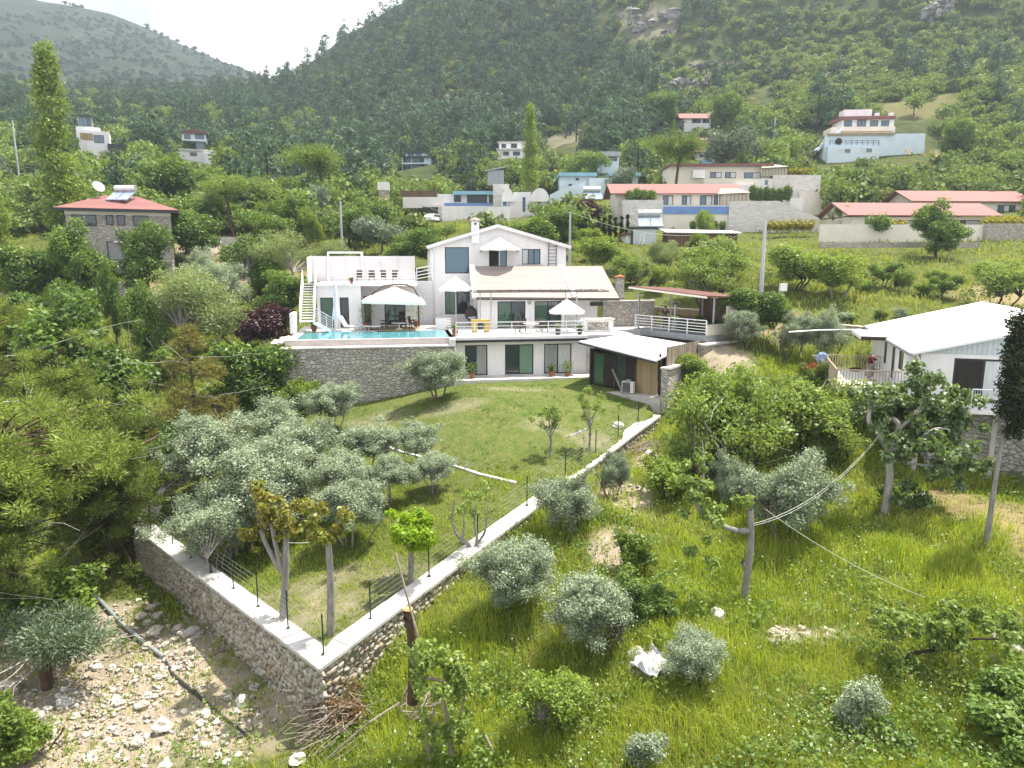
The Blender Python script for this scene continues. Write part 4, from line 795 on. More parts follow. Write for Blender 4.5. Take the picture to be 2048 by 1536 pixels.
def hedge(px0, px1, top, Y, h, key, label, name, z=None):
    a, b = P(px0, top, Y), P(px1, top, Y); n = max(2, int((b[0] - a[0]) / .9)); q = []
    e = empty(name, (float(a[0]), float(Y), float(a[2] - h)), 0, label, 'hedge'); me = PROTO[key][0][1]; V = np.empty(len(me.vertices) * 3, np.float32); me.vertices.foreach_get('co', V); V = V.reshape(-1, 3)
    W = []; 
    for i in range(n):
        s = h / 1.6 * rr.uniform(.9, 1.1); W.append(V * np.array([.95, .9, s]) + np.array([(b[0] - a[0]) * (i + .5) / n, rr.uniform(-.2, .2), 0]))
    W = np.concatenate(W); link('foliage', quad_mesh(name, W, np.arange(len(W)).reshape(-1, 4), MATS['leaf_gold' if key == 'hedge_bush' else 'leaf_broad']), e); return e
hedge(1535, 1632, 437, 97, 1.7, 'hedge_bush', 'golden yellow hedge under the white stone terrace wall', 'golden_hedge')
hedge(1768, 1815, 437, 93, 1.5, 'hedge_bush', 'short golden hedge right of the round clipped bush', 'golden_hedge')
hedge(1965, 2070, 431, 94, 1.7, 'hedge_bush', 'golden hedge on the grey wall at the right edge', 'golden_hedge')
hedge(1576, 1630, 333, 133, 1.6, 'hedge_bush', 'golden hedge on the highest white terrace wall', 'golden_hedge')
hedge(1500, 1582, 383, 108, 2.6, 'clipped_bush', 'dark green hedge between the two terraces of red roofed houses', 'dark_hedge')
hedge(1254, 1312, 384, 104, 1.8, 'clipped_bush', 'dark green hedge before the long red roofed house', 'dark_hedge')
g = random.Random(21)
def grove(n, px0, px1, y0, y1, keys, h, w, lab, group, avoid=()):
    k = 0
    for _ in range(n * 6):
        if k >= n: break
        px, py = g.uniform(px0, px1), g.uniform(y0, y1); x, y, z = hit(px, py, 56); key = g.choice(keys); H_ = g.uniform(*h); W_ = H_ * g.uniform(*w); hp = H_ * F_PX / y; wp = W_ * F_PX / y / 2
        if any(px + wp > a and px - wp < b and py > c and py - hp < d for a, b, c, d in avoid): continue
        if inside(PAD3, np.array([x]), np.array([y]))[0] or inside(PAD2, np.array([x]), np.array([y]))[0]: continue
        put_tree(key, k, x, y, z - .1, H_, W_, g.uniform(0, 6.28), lab, 'tree', key, group); k += 1
AV = [(1240, 1340, 440, 506), (1325, 1490, 445, 466), (1495, 1545, 430, 660), (1545, 1590, 560, 600), (1650, 2048, 380, 470), (1735, 1770, 428, 475)]
grove(15, 1235, 1560, 478, 590, ['apricot_tree', 'apricot_tree', 'fresh_green_tree'], (2.2, 4.0), (1.1, 1.7), 'light green fruit tree in the scattered orchard behind the timber terrace', 'orchard trees behind the timber terrace', AV)
grove(6, 1720, 2060, 500, 610, ['apricot_tree', 'leafy_bush', 'shrub'], (1.0, 2.4), (1.2, 1.8), 'low shrubby growth scattered over the meadow behind the white roofed cabin', 'shrubs on the meadow', [(1650, 2048, 380, 488)])
grove(34, 345, 900, 425, 500, ['broadleaf_tree', 'broadleaf_tree', 'fresh_green_tree', 'willow_tree', 'hill_olive'], (4.0, 7.5), (.7, 1.1), 'leafy tree in the dense valley wood behind the roof terrace', 'valley trees behind the roof terrace', [(130, 362, 380, 525), (438, 500, 470, 560), (670, 696, 400, 512), (800, 1100, 372, 436), (610, 860, 505, 600), (850, 1140, 446, 600)])
grove(20, 1130, 1260, 440, 540, ['fresh_green_tree', 'broadleaf_tree', 'apricot_tree'], (2.5, 4.5), (.9, 1.4), 'green tree in the thicket between the white gable and the small container cabin', 'thicket right of the gable', [(850, 1145, 446, 600), (1190, 1340, 400, 470), (1245, 1340, 440, 506), (1148, 1202, 395, 450)])
grove(26, -20, 420, 300, 420, ['broadleaf_tree', 'hill_olive', 'fresh_green_tree'], (3.5, 6.5), (.8, 1.2), 'leafy tree on the slope above the red roofed stone house', 'trees above the stone house', [(130, 362, 375, 525), (140, 245, 228, 302), (355, 432, 258, 328), (40, 130, 75, 600), (30, 75, 325, 345), (200, 420, 335, 370)])
grove(46, 880, 2050, 1060, 1535, ['leafy_bush', 'shrub', 'leafy_bush', 'sage_bush'], (.45, 1.15), (1.1, 1.8), 'knee high leafy bush growing in the wild grass of the near slope', 'low bushes of the near slope', [(1235, 1360, 1270, 1350), (1520, 1690, 1240, 1310), (1460, 1520, 1000, 1225), (1410, 1460, 1215, 1260), (1900, 2048, 1000, 1100)])
grove(22, 420, 1000, 1020, 1240, ['shrub', 'leafy_bush', 'sage_bush'], (.35, .85), (1.2, 1.9), 'small bush growing under the trees inside the garden wall', 'low bushes inside the garden wall', [(380, 690, 1225, 1340), (780, 1100, 1130, 1340)])
for i, (px, py, H_, W_, lab) in enumerate([(1385, 960, 2.6, 4.2, 'apricot tree nearest the upper part of the right garden wall'), (1455, 860, 3.0, 4.6, 'apricot tree in the thicket left of the cabin deck, the middle one'), (1560, 850, 3.0, 4.6, 'apricot tree under the front corner of the deck'), (1660, 930, 2.4, 3.6, 'small apricot tree between the large olive and the fig tree'), (1390, 770, 2.4, 3.2, 'leafy tree against the stone side wall of the hut')]): x, y, z = hit(px, py); put_tree('apricot_tree' if i < 4 else 'fresh_green_tree', i, x, y, z - .1, H_, W_, i * 1.3, lab)
# rock faces on the hillside
mat('cliff', (.27, .265, .26), (.13, .125, .12), .6, .95, 1., 3, spec=.1)
for i, (px, py, w, h, lab) in enumerate([(905, 212, 60, 36, 'pale grey crag in the middle of the hillside wood, the largest one'), (862, 190, 40, 18, 'small pale crag left of the largest crag in the wood'), (790, 218, 52, 40, 'brownish crag at the left of the hillside wood'),
        (1372, 178, 60, 42, 'grey rock face above the small red roofed house'), (1295, 40, 90, 40, 'wide pale rock face near the top of the hillside'), (1440, 132, 34, 14, 'small grey rock in the scrub high on the hillside'), (1392, 134, 34, 14, 'flat grey rock left of the small grey one in the scrub'), (1885, 25, 70, 50, 'grey cliff high at the upper right'), (1985, 262, 60, 20, 'pale rock beside the dirt track at the right'),(1335, 70, 40, 16, 'low pale rock under the wide rock face')]):
    x, y, z = hit(px, py + h / 2); r = random.Random(60 + i); b = MB(); k = F_PX / y
    for _ in range(22): b.blob((r.gauss(0, w * .25) / k, r.uniform(-1, 4), r.uniform(-.2, .9) * h / k), (r.uniform(.06, .18) * w / k, r.uniform(1, 2.5), r.uniform(.1, .3) * h / k), r, 7, .6)
    o = b.build('rock_outcrop', MATS['cliff']); o.location = (x, y, z); tag(o, lab, 'rock')
# ------------------------------------------------------------------ building kit
class Frame:                                                  # a facade plane standing in the world; local x along it, y into it
    def __init__(s, ox, oy, phi): s.o = np.array((ox, oy)); s.phi = phi; s.e1 = np.array((math.cos(phi), math.sin(phi))); s.e2 = np.array((-math.sin(phi), math.cos(phi)))
    def pix(s, px, py, d=0.0): r = ray(px, py); w = r * ((d + s.o @ s.e2) / (r[:2] @ s.e2)); return float((w[:2] - s.o) @ s.e1), float(w[2])
    def rect(s, x0, y0, x1, y1, d=0.0):                       # pixel box on the plane d -> s0, s1, z0, z1
        a = s.pix(x0, (y0 + y1) / 2, d)[0]; b = s.pix(x1, (y0 + y1) / 2, d)[0]; m = (x0 + x1) / 2; return a, b, s.pix(m, y1, d)[1], s.pix(m, y0, d)[1]
    def world(s, x, y): return s.o + x * s.e1 + y * s.e2
    def empty(s, name, label, cat, group=None): return empty(name, (s.o[0], s.o[1], 0), s.phi, label, cat, group)
def holed(b, s0, s1, z0, z1, d0, d1, holes):                  # wall with real openings
    xs = sorted({s0, s1, *[min(max(h[i], s0), s1) for h in holes for i in (0, 1)]})
    for a, c in zip(xs, xs[1:]):
        if c - a < 1e-4: continue
        m = (a + c) / 2; hs = sorted((h[2], h[3]) for h in holes if h[0] < m < h[1]); z = z0
        for lo, hi in hs:
            if lo > z + 1e-4: b.box(a, c, d0, d1, z, min(lo, z1))
            z = max(z, hi)
        if z < z1 - 1e-4: b.box(a, c, d0, d1, z, z1)
    return b
mat('plaster', (.80, .785, .79), (.70, .68, .68), .55, .8, .12, 20, stretch=(1.6, 1.6, .28)); mat('plaster_cream', (.74, .69, .62), (.66, .61, .54), .6, .85, .12, 20); mat('plaster_blue', (.62, .72, .78), (.54, .64, .71), .6, .85, .1, 20)
mat('plaster_pink', (.70, .665, .675), (.62, .585, .595), .6, .85, .1, 20); mat('white_metal', (.82, .82, .83), (.74, .74, .76), 1, .4); mat('grey_metal', (.36, .38, .40), (.27, .29, .31), 2, .45, metal=.3); mat('dark_metal', (.045, .045, .05), (.03, .03, .033), 3, .45)
mat('frame_dark', (.035, .037, .04), (.025, .027, .03), 2, .4); mat('concrete', (.50, .48, .46), (.36, .345, .33), 1.2, .9, .4, 14); mat('coping', (.62, .60, .585), (.40, .385, .365), 1.1, .8, .3, 14)
mat('deck_tile', (.72, .69, .66), (.62, .59, .56), .8, .6, .1, 10); mat('canvas', (.84, .83, .81), (.78, .77, .75), .8, .9, .15, 8); mat('canvas_grey', (.62, .64, .70), (.50, .52, .58), 1.5, .9, .2, 8); mat('pool_tile', (.50, .44, .42), (.36, .32, .32), 2.5, .5, .1, 18, stretch=(1, 1, 3))
mat('terracotta', (.27, .105, .055), (.2, .075, .04), 2, .8, .2); mat('rattan', (.075, .055, .045), (.04, .03, .025), 14, .8, .6, 40); mat('cushion', (.72, .70, .66), (.62, .6, .56), 2, .9); mat('yellow_paint', (.42, .30, .05), (.36, .25, .04), 2, .5)
mat('skin', (.45, .27, .19), (.40, .23, .16), 4, .6); mat('cloth_red', (.10, .02, .02), (.07, .015, .015), 5, .9); mat('cloth_dark', (.06, .055, .06), (.04, .036, .04), 5, .9); mat('cloth_grey', (.17, .16, .165), (.11, .105, .11), 4, .9); mat('cloth_white', (.5, .52, .56), (.38, .40, .44), 3, .9, .5, 7); mat('cloth_blue', (.2, .3, .55), (.6, .65, .75), 5, .9); mat('hair', (.02, .015, .012), None, 5, .7)
stripe_mat('wood_fence', (.34, .27, .21), (.10, .075, .06), 'X', .16, .10, .8, bump=.6, noise=.5); stripe_mat('wood_panel', (.40, .29, .16), (.15, .10, .055), 'X', .14, .08, .7, bump=.5, noise=.35); stripe_mat('wood_brown', (.17, .095, .055), (.06, .035, .02), 'X', .18, .08, .7, bump=.5, noise=.4)
stripe_mat('sheet_white', (.82, .83, .85), (.62, .64, .68), 'X', .33, .14, .4, bump=.8, noise=.06); stripe_mat('sheet_blue_grey', (.52, .57, .61), (.34, .38, .42), 'X', .22, .10, .45, bump=.7, noise=.08); stripe_mat('siding', (.70, .69, .72), (.45, .44, .48), 'Z', .16, .10, .6, bump=.6, noise=.05)
stripe_mat('tile_pale', (.35, .305, .28), (.17, .105, .085), 'Y', .34, .12, .75, bump=1.0, noise=.16); stripe_mat('tile_red', (.25, .10, .092), (.15, .055, .05), 'Y', .42, .10, .75, bump=.9, noise=.18); stripe_mat('tile_red_across', (.24, .095, .085), (.14, .05, .045), 'Z', .14, .12, .75, bump=.8, noise=.18)
mat('roof_brown_red', (.15, .062, .058), (.11, .045, .042), 1, .6); mat('blue_paint', (.16, .27, .55), (.13, .22, .47), 1.2, .6); mat('blue_trim', (.28, .50, .64), (.22, .42, .56), 1.2, .6); mat('solar_panel', (.25, .30, .38), (.16, .2, .27), 2, .15, spec=.8); mat('steel_tank', (.72, .74, .77), (.6, .62, .65), 2, .25, metal=.7)
stone_mat('stone_grey_wall', [(.32, .305, .285), (.45, .43, .40), (.55, .53, .48), (.38, .36, .33)], 3.0, (.25, .235, .21), .06, (1, 1, 1.5)); stone_mat('stone_rubble', [(.34, .31, .26), (.48, .45, .40), (.56, .53, .48), (.40, .33, .25), (.30, .28, .25)], 3.4, (.20, .17, .13), .05, (1, 1, 1.2), 1.0)
stone_mat('stone_house', [(.36, .34, .32), (.50, .46, .42), (.42, .38, .33), (.56, .53, .50)], 2.6, (.40, .37, .33), .05, (1, 1, 1.6)); stone_mat('stone_tan', [(.44, .36, .27), (.54, .46, .37), (.36, .30, .24)], 1.6, (.30, .25, .19), .05, (1, 1, 1.3)); stone_mat('stone_white_wall', [(.64, .61, .60), (.72, .69, .68), (.56, .53, .52)], 2.2, (.55, .52, .5), .035, (.6, .6, 1.9), .4)
glass_mat('glass'); glass_mat('glass_blue', (.06, .13, .18)); glass_mat('glass_green', (.03, .09, .055))
mat('curtain_green', (.16, .27, .19), (.10, .18, .125), 3, .35, .0, spec=.6, stretch=(8, 8, .3)); mat('curtain_grey', (.34, .35, .34), (.20, .21, .205), 3, .35, spec=.6, stretch=(8, 8, .3)); mat('curtain_white', (.62, .64, .64), (.42, .45, .46), 3, .35, spec=.6, stretch=(6, 6, .3)); mat('dark_inside', (.03, .026, .022), (.018, .016, .014), 2, .8)
def window(par, s0, s1, z0, z1, d, name='window', panes=('glass',), fw=.07, frame='frame_dark', depth=.08, label=None):
    b = MB(); b.box(s0, s0 + fw, d, d + depth, z0, z1).box(s1 - fw, s1, d, d + depth, z0, z1).box(s0 + fw, s1 - fw, d, d + depth, z1 - fw, z1).box(s0 + fw, s1 - fw, d, d + depth, z0, z0 + fw)
    n = len(panes); w = (s1 - s0 - fw) / n
    for i in range(1, n): b.box(s0 + i * w, s0 + i * w + fw, d, d + depth, z0 + fw, z1 - fw)
    o = b.build(name, MATS[frame], par)
    if label: o['label'] = label
    for i, m in enumerate(panes): MB().box(s0 + i * w + fw, s0 + (i + 1) * w, d + depth * .45, d + depth * .55, z0 + fw, z1 - fw).build('pane', MATS[m], o)
    return o
def railing(b, a, c, h=1.0, rails=4, post=1.3, r=.022, pr=.03):
    a = Vector(a); c = Vector(c); n = max(1, round((c - a).length / post))
    for i in range(n + 1): p = a.lerp(c, i / n); b.bar(p, p + Vector((0, 0, h)), pr * 2)
    for k in range(rails): z = Vector((0, 0, h * (1 - k / rails) + (.03 if k == 0 else 0))); b.bar(a + z, c + z, r * 2 if k else r * 2.6)
    return b
HF = Frame(HO[0], HO[1], PHI); DECK = -5.6
# ------------------------------------------------------------------ the white house
hs = HF.empty('white_house', 'white two storey gabled house with tiled lean-to roof above the pool terrace', 'house')
B = lambda: MB()
# lower storey under the terrace
doors = [HF.rect(930, 687, 975, 749, .6), HF.rect(1010, 687, 1067, 749, .6), HF.rect(1088, 686, 1143, 748, .6)]; doors = [(a, b, -8.5, -6.27) for a, b, _, _ in doors]
holed(B(), -.4, 9.65, -9.6, -5.9, .6, .9, doors).box(-.4, -.1, .9, 6, -9.6, -5.9).box(9.35, 9.65, .9, 6, -9.6, -5.9).box(-.1, 9.35, 5.8, 6.0, -9.6, -5.9).build('lower_wall', MATS['plaster'], hs)
for (a, b, z0, z1), ps in zip(doors, [('glass', 'curtain_grey'), ('glass', 'curtain_green'), ('curtain_grey', 'curtain_white')]): window(hs, a, b, z0, z1, .66, 'sliding_door', ps, .08)
MB().box(-.6, 9.5, -.25, 6.1, -5.88, DECK).build('terrace_slab', MATS['plaster'], hs)
MB().box(-.55, 9.45, -.31, -.252, -5.98, -5.80).build('gutter', MATS['frame_dark'], hs)
# tiled lean-to block
TW = 6.0
dt = [HF.rect(995, 600, 1051, 665, TW), HF.rect(1069, 600, 1123, 665, TW)]; dt = [(a, b, DECK + .02, -3.45) for a, b, _, _ in dt]
holed(B(), 2.2, 9.2, DECK - .1, -3.0, TW, TW + .3, dt).box(2.2, 2.5, TW + .3, 9.9, DECK - .1, -3.0).box(11.9, 12.2, TW + 1.15, 9.9, DECK - .1, -3.2).box(9.2, 12.2, TW + .9, TW + 1.15, DECK - .1, -3.1).box(9.0, 9.2, TW + .3, TW + .9, DECK - .1, -3.1).build('ground_wall', MATS['plaster'], hs)
for a, b, z0, z1 in dt: window(hs, a, b, z0, z1, TW + .08, 'sliding_door', ('glass_green', 'glass'), .08)
window(hs, *[(lambda q: (q[0], q[1], -3.95, -3.6))(HF.rect(1180, 605, 1205, 613, TW + .9))][0], TW + .84, 'small_window', ('glass',), .05)
rs = Frame(*HF.world(0, 0), PHI)
def roof_part(name, pts, m, par, t=.12, label=None):           # sloping roof sheet whose mesh y runs up the slope
    o = MB().slab(*pts, t).build(name, MATS[m], par); return o
e0, e1_, r0, r1 = 1.75, 13.5, 2.0, 13.35
roof_part('tiled_roof', [(1.95, 5.1, -3.05), (13.5, 5.1, -3.22), (13.3, 9.6, -.72), (2.2, 9.6, -.72)], 'tile_pale', hs, .14)
b = MB(); b.slab((1.6, 5.05, -2.95), (2.0, 5.05, -2.95), (2.3, 9.62, -.62), (1.9, 9.62, -.62), .22); b.build('verge', MATS['plaster'], hs); b = MB(); b.slab((9.65, 5.05, -3.06), (10.05, 5.05, -3.06), (9.85, 9.62, -.64), (9.45, 9.62, -.64), .12); b.build('verge', MATS['plaster'], hs)
MB().bar((1.9, 5.02, -3.2), (13.5, 5.02, -3.36), .09, .10).build('roof_gutter', MATS['frame_dark'], hs)
# gabled main block
GD = 10.6; gl, gr = -1.2, 10.35; ez, pz, pk = .86, 2.58, HF.pix(994, 452, GD)[0]
big = HF.rect(890, 494, 938, 547, GD); mid = HF.rect(978, 498, 1014, 535, GD); rt = HF.rect(1044, 498, 1081, 529, GD); dr = HF.rect(890, 581, 940, 632, GD)
dr = (dr[0], dr[1], -4.78, -2.55); mid = (mid[0], mid[1], -1.6, mid[3])
b = holed(B(), gl, gr, -6.0, ez, GD, GD + .3, [big, mid, rt, dr]); b.yprism([(gl, ez), (gr, ez), (pk, pz)], GD, GD + .3); b.box(gl, gl + .3, GD + .3, GD + 9, -6, ez).box(gr - .3, gr, GD + .3, GD + 9, -6, ez).box(gl + .3, gr - .3, GD + 8.7, GD + 9, -6, ez)
b.build('upper_wall', MATS['plaster'], hs)
window(hs, *big, GD + .07, 'window', ('glass_blue',), .08); window(hs, *mid, GD + .07, 'balcony_door', ('dark_inside', 'glass_blue'), .08); window(hs, *rt, GD + .07, 'window', ('curtain_white', 'glass_blue', 'glass_blue'), .07); window(hs, *dr, GD + .07, 'entrance_door', ('glass_green', 'glass'), .08)
MB().box(rt[0] - .35, rt[1] + .35, GD - .22, GD - .02, rt[2] - .16, rt[2] - .02).build('window_sill', MATS['concrete'], hs)
sl = lambda x: ez + (pz - ez) * (1 - abs(x - pk) / ((pk - gl) if x < pk else (gr - pk)))
MB().slab((gl - .45, GD - .35, ez + .02), (pk, GD - .35, pz + .13), (pk, GD + 9.4, pz + .13), (gl - .45, GD + 9.4, ez + .02), .16).slab((pk, GD - .35, pz + .13), (gr + .35, GD - .35, ez + .06), (gr + .35, GD + 9.4, ez + .06), (pk, GD + 9.4, pz + .13), .16).build('gable_roof', MATS['roof_brown_red'], hs)
MB().bar((gl - .45, GD - .42, ez - .03), (pk, GD - .42, pz + .05), .10, .26).bar((pk, GD - .42, pz + .05), (gr + .35, GD - .42, ez - .01), .10, .26).build('bargeboard', MATS['plaster'], hs)
cx = HF.pix(950, 470, GD)[0]; ch = MB().box(cx - .32, cx + .32, GD - .34, GD + .3, 1.2, 3.0).build('chimney', MATS['plaster'], hs)
MB().box(cx - .5, cx + .5, GD - .5, GD + .46, 3.0, 3.08).lathe([(.55, 3.08), (.35, 3.2), (.12, 3.3), (.02, 3.34)], (cx, GD, 0), 4).build('cap', MATS['tile_pale'], ch); MB().box(cx - .09, cx + .09, GD - .352, GD - .343, 2.7, 2.85).build('vent', MATS['dark_inside'], ch)
b = MB(); lx0, lx1 = HF.pix(1097, 510, GD)[0], HF.pix(1112, 510, GD)[0]
b.bar((lx0, GD - .1, -1.3), (lx0, GD - .1, 1.3), .05).bar((lx1, GD - .1, -1.3), (lx1, GD - .1, 1.3), .05)
for i in range(9): b.bar((lx0, GD - .1, -1.1 + i * .29), (lx1, GD - .1, -1.1 + i * .29), .04)
b.build('wall_ladder', MATS['dark_metal'], hs)
MB().tube([(gl - .2, GD - .1, ez - .1), (gl + .05, GD - .12, ez - .5), (gl + .05, GD - .12, -4.7)], .045, 6).build('downpipe', MATS['white_metal'], hs)
MB().box(2.5, 11.9, 9.62, GD - .02, -1.75, -1.6).build('balcony_floor', MATS['plaster'], hs)
for lx in (962, 1036): s_, z_ = HF.pix(lx, 502, GD); MB().box(s_ - .09, s_ + .09, GD - .14, GD - .005, z_ - .1, z_ + .08).build('wall_lamp', MATS['grey_metal'], hs)
s_, z_ = HF.pix(1059, 606, TW); MB().box(s_ - .1, s_ + .1, TW - .14, TW - .005, z_ - .1, z_ + .08).build('wall_lamp', MATS['grey_metal'], hs)
# left wing with the roof terrace
WD = 8.2; wl, wr = -10.5, -2.6; TZ = -2.05
hw = [HF.rect(641, 594, 667, 648, WD), HF.rect(680, 594, 698, 648, WD), HF.rect(728, 590, 742, 645, WD + 1.6), HF.rect(769, 592, 811, 645, WD + 1.6)]
hw = [(a, b, DECK + .03, -3.15) for a, b, _, _ in hw]; jx = HF.pix(722, 600, WD)[0]
b = holed(B(), wl, jx, DECK - .1, TZ - .2, WD, WD + .3, hw[:2]); holed(b, jx - .3, wr, DECK - .1, TZ - .2, WD + 1.6, WD + 1.9, hw[2:]); b.box(jx - .3, jx, WD + .3, WD + 1.6, DECK - .1, TZ - .2); b.box(wl, wl + .3, WD + .3, WD + 6.5, DECK - .1, TZ - .2).box(wr - .3, wr, WD + 1.9, WD + 6.5, DECK - .1, TZ - .2)
b.build('wing_wall', MATS['plaster'], hs)
for h, ps in zip(hw, [('glass_green',), ('glass',), ('glass',), ('glass_green', 'glass')]): window(hs, *h, WD + .07 + (1.6 if h in hw[2:] else 0), 'glass_door', ps, .08)
MB().box(wl - .1, wr + .05, WD - .25, WD + 6.6, TZ - .2, TZ).build('roof_terrace_floor', MATS['plaster'], hs)
b = MB(); b.box(wl - .9, wr, WD + 5.4, WD + 5.5, TZ, .12)
for x in np.linspace(wl - .9, wr, 7): b.bar((x, WD + 5.36, TZ), (x, WD + 5.36, .16), .08)
b.build('wind_screen', MATS['plaster_pink'], hs); MB().slab((wl - .95, WD + 5.4, TZ), (wl - .9, WD + 2.2, TZ), (wl - .9, WD + 2.2, .0), (wl - .95, WD + 5.4, .12), .06).build('side_screen', MATS['plaster'], hs)
b = MB(); b.bar((wl + .55, WD + 5.2, TZ), (wl + .55, WD + 5.2, .35), .16).bar((wl + 3.4, WD + 5.2, TZ), (wl + 3.4, WD + 5.2, .35), .2).bar((wl + .5, WD + 5.2, .42), (wl + 3.5, WD + 5.2, .42), .16).build('terrace_frame', MATS['white_metal'], hs)
railing(MB(), (wl + .9, WD - .1, TZ), (wr - .1, WD - .1, TZ), .85, 4, 1.5, .025, .03).build('terrace_railing', MATS['white_metal'], hs)
railing(MB(), (wr + .1, WD + 2.5, TZ), (gl - .02, WD + 2.3, TZ + .25), 1.1, 4, 2.0, .03, .03).build('bridge_railing', MATS['white_metal'], hs)
MB().box(wr + .0, gl, WD + 2.2, WD + 2.4, DECK, TZ + .1).build('slatted_wall', MATS['siding'], hs)
b = MB()
for i in range(4): b.box(-.9, 2.15, GD - 2.4 + i * .38, GD - .02, DECK + i * .2, DECK + .2 + i * .2)
b.build('entrance_steps', MATS['plaster_pink'], hs)
# outside staircase
st = HF.empty('outdoor_staircase', 'white open tread staircase rising to the roof terrace left of the house', 'staircase'); b = MB(); c = MB(); n = 14; sx0, sx1 = wl - 1.05, wl - .05
for i in range(n): z = -4.75 + (TZ + 4.75) * (i + 1) / n; d = 5.9 + 2.6 * i / n; c.box(sx0 + .08, sx1 - .08, d, d + .28, z - .05, z)
for x in (sx0, sx1): b.bar((x, 5.75, -4.95), (x, 8.6, TZ), .08, .42)
c.box(sx0 + .08, sx1 + .1, 4.9, 5.88, -4.80, -4.75)
for i in range(4): c.box(sx1 + .12 + i * .28, sx1 + .40 + i * .28, 4.95, 5.8, -4.97 - i * .16, -4.92 - i * .16)
for d in (4.92, 5.84): b.bar((sx1 + .05, d, -4.85), (sx1 + 1.35, d, -5.58), .05, .2)
b.build('stringer', MATS['white_metal'], st); c.build('treads', MATS['white_metal'], st)
b = MB(); railing(b, (sx0, 5.8, -4.72), (sx0, 8.6, TZ), 1.0, 4, 1.2); railing(b, (sx1, 6.1, -4.5), (sx1, 8.6, TZ), 1.0, 4, 1.2); b.build('handrail', MATS['white_metal'], st)
b = MB(); railing(b, (sx1 + .05, 5.86, -4.75), (sx1 + 1.4, 5.86, -5.6), .95, 5, .5); b.build('lower_handrail', MATS['canvas_grey'], st)
# terrace, pool and its stone wall
pt = HF.empty('pool_terrace', 'white paved terrace with swimming pool on a high grey stone wall', 'terrace')
pl, pr_, pf, pb = -11.2, -.25, -.6, 5.5
MB().box(pl - .6, -.62, pb, 10.4, -9.6, DECK).box(-.62, 12.3, 6.12, 10.55, -6.5, DECK).box(pr_, -.62 + .001, pf - .9, pb, -9.6, DECK).build('paving', MATS['deck_tile'], pt)
MB().box(pl - .6, pl, pf, pb, -9.8, DECK).box(pl, pr_, pf - .02, pf + .22, -9.8, DECK + .005).box(pl, pr_, pf + .22, pb, -9.8, -7.0).build('basin', MATS['pool_tile'], pt)
MB().box(pl - .62, pr_ + .1, pf - .03, pf + .24, DECK + .006, DECK + .05).build('pool_edge', MATS['coping'], pt)
m, nt, pbs, N_, l_ = nodes('pool_water'); pbs.inputs['Base Color'].default_value = (.085, .29, .35, 1); pbs.inputs['Roughness'].default_value = .05; n_ = N_('ShaderNodeTexNoise'); n_.inputs['Scale'].default_value = 3.5; co_ = N_('ShaderNodeTexCoord'); l_(co_.outputs['Object'], n_.inputs['Vector']); bp_ = N_('ShaderNodeBump'); bp_.inputs['Strength'].default_value = .12; bp_.inputs['Distance'].default_value = .05; l_(n_.outputs['Fac'], bp_.inputs['Height']); l_(bp_.outputs[0], pbs.inputs['Normal'])
w = MB().box(pl + .002, pr_ - .002, pf + .222, pb - .002, -6.9, DECK - .03).build('water', m, pt)
b = MB().box(pl - .75, pr_ - .1, pf - .9, pf - .55, -11.4, -6.08); b.box(pl - .75, pl - .45, pf - .55, pb + 2, -11.4, -6.08); b.build('stone_retaining_wall', MATS['stone_grey_wall'], pt)
MB().box(pl - .8, pr_ - .06, pf - .98, pf - .02, -6.078, -5.99).build('wall_coping', MATS['coping'], pt)
MB().box(pl - .9, pl - .62, 4.2, 6.2, DECK, -4.1).build('end_wall', MATS['plaster'], pt)
for i in range(9): s_ = random.Random(i); b = MB().blob((pl - .9 - s_.uniform(0, .5), -.4 + i * .55, DECK - .15 - i * .02), (.26, .3, .2), s_, 7, .4); o = b.build('white_boulder', MATS['stone_white'], None); o.location = (HO[0], HO[1], 0); o.rotation_euler = (0, 0, PHI); tag(o, 'white boulder in the row along the left end of the pool', 'boulder', 'white boulders beside the pool')
r = tag(MB().build('terrace_railing', MATS['white_metal']) if False else None, None) if False else None
tr = HF.empty('terrace_railing', 'long white railing along the terrace edge above the lower doors', 'railing'); b = railing(MB(), (-.1, .0, DECK), (9.3, .0, DECK), 1.0, 4, 1.35, .024, .028); b.build('rails', MATS['white_metal'], tr)
railing(MB(), (9.3, .05, DECK), (9.3, 2.6, DECK), 1.0, 4, 1.3).build('return_rails', MATS['white_metal'], tr)
lt = HF.empty('garden_terrace', 'pale paving slab strip under the lower doors of the white house', 'paving'); MB().box(-.2, 10.2, -1.3, .58, -9.4, -8.52).build('slabs', MATS['coping'], lt)
# pergola frame
pg = HF.empty('pergola', 'thin dark steel pergola frame over the terrace, without cover', 'pergola'); b = MB(); pz_ = -2.55; pa = (1.4, 2.6, 11.9, 4.9)
for d in (pa[1], pa[3]): b.bar((pa[0], d, pz_), (pa[2] + (0 if d < 4 else -.2), d, pz_), .09)
for x in np.linspace(pa[0] + .4, pa[2] - .3, 13): b.bar((x, pa[1], pz_ + .07), (x + .25, pa[3], pz_ + .07), .05)
b.build('beams', MATS['dark_metal'], pg)
for x, d in ((2.75, pa[1]), (9.35, pa[1]), (2.2, pa[3]), (9.0, pa[3])): MB().bar((x, d, DECK), (x, d, pz_), .08).build('post', MATS['grey_metal'], pg)
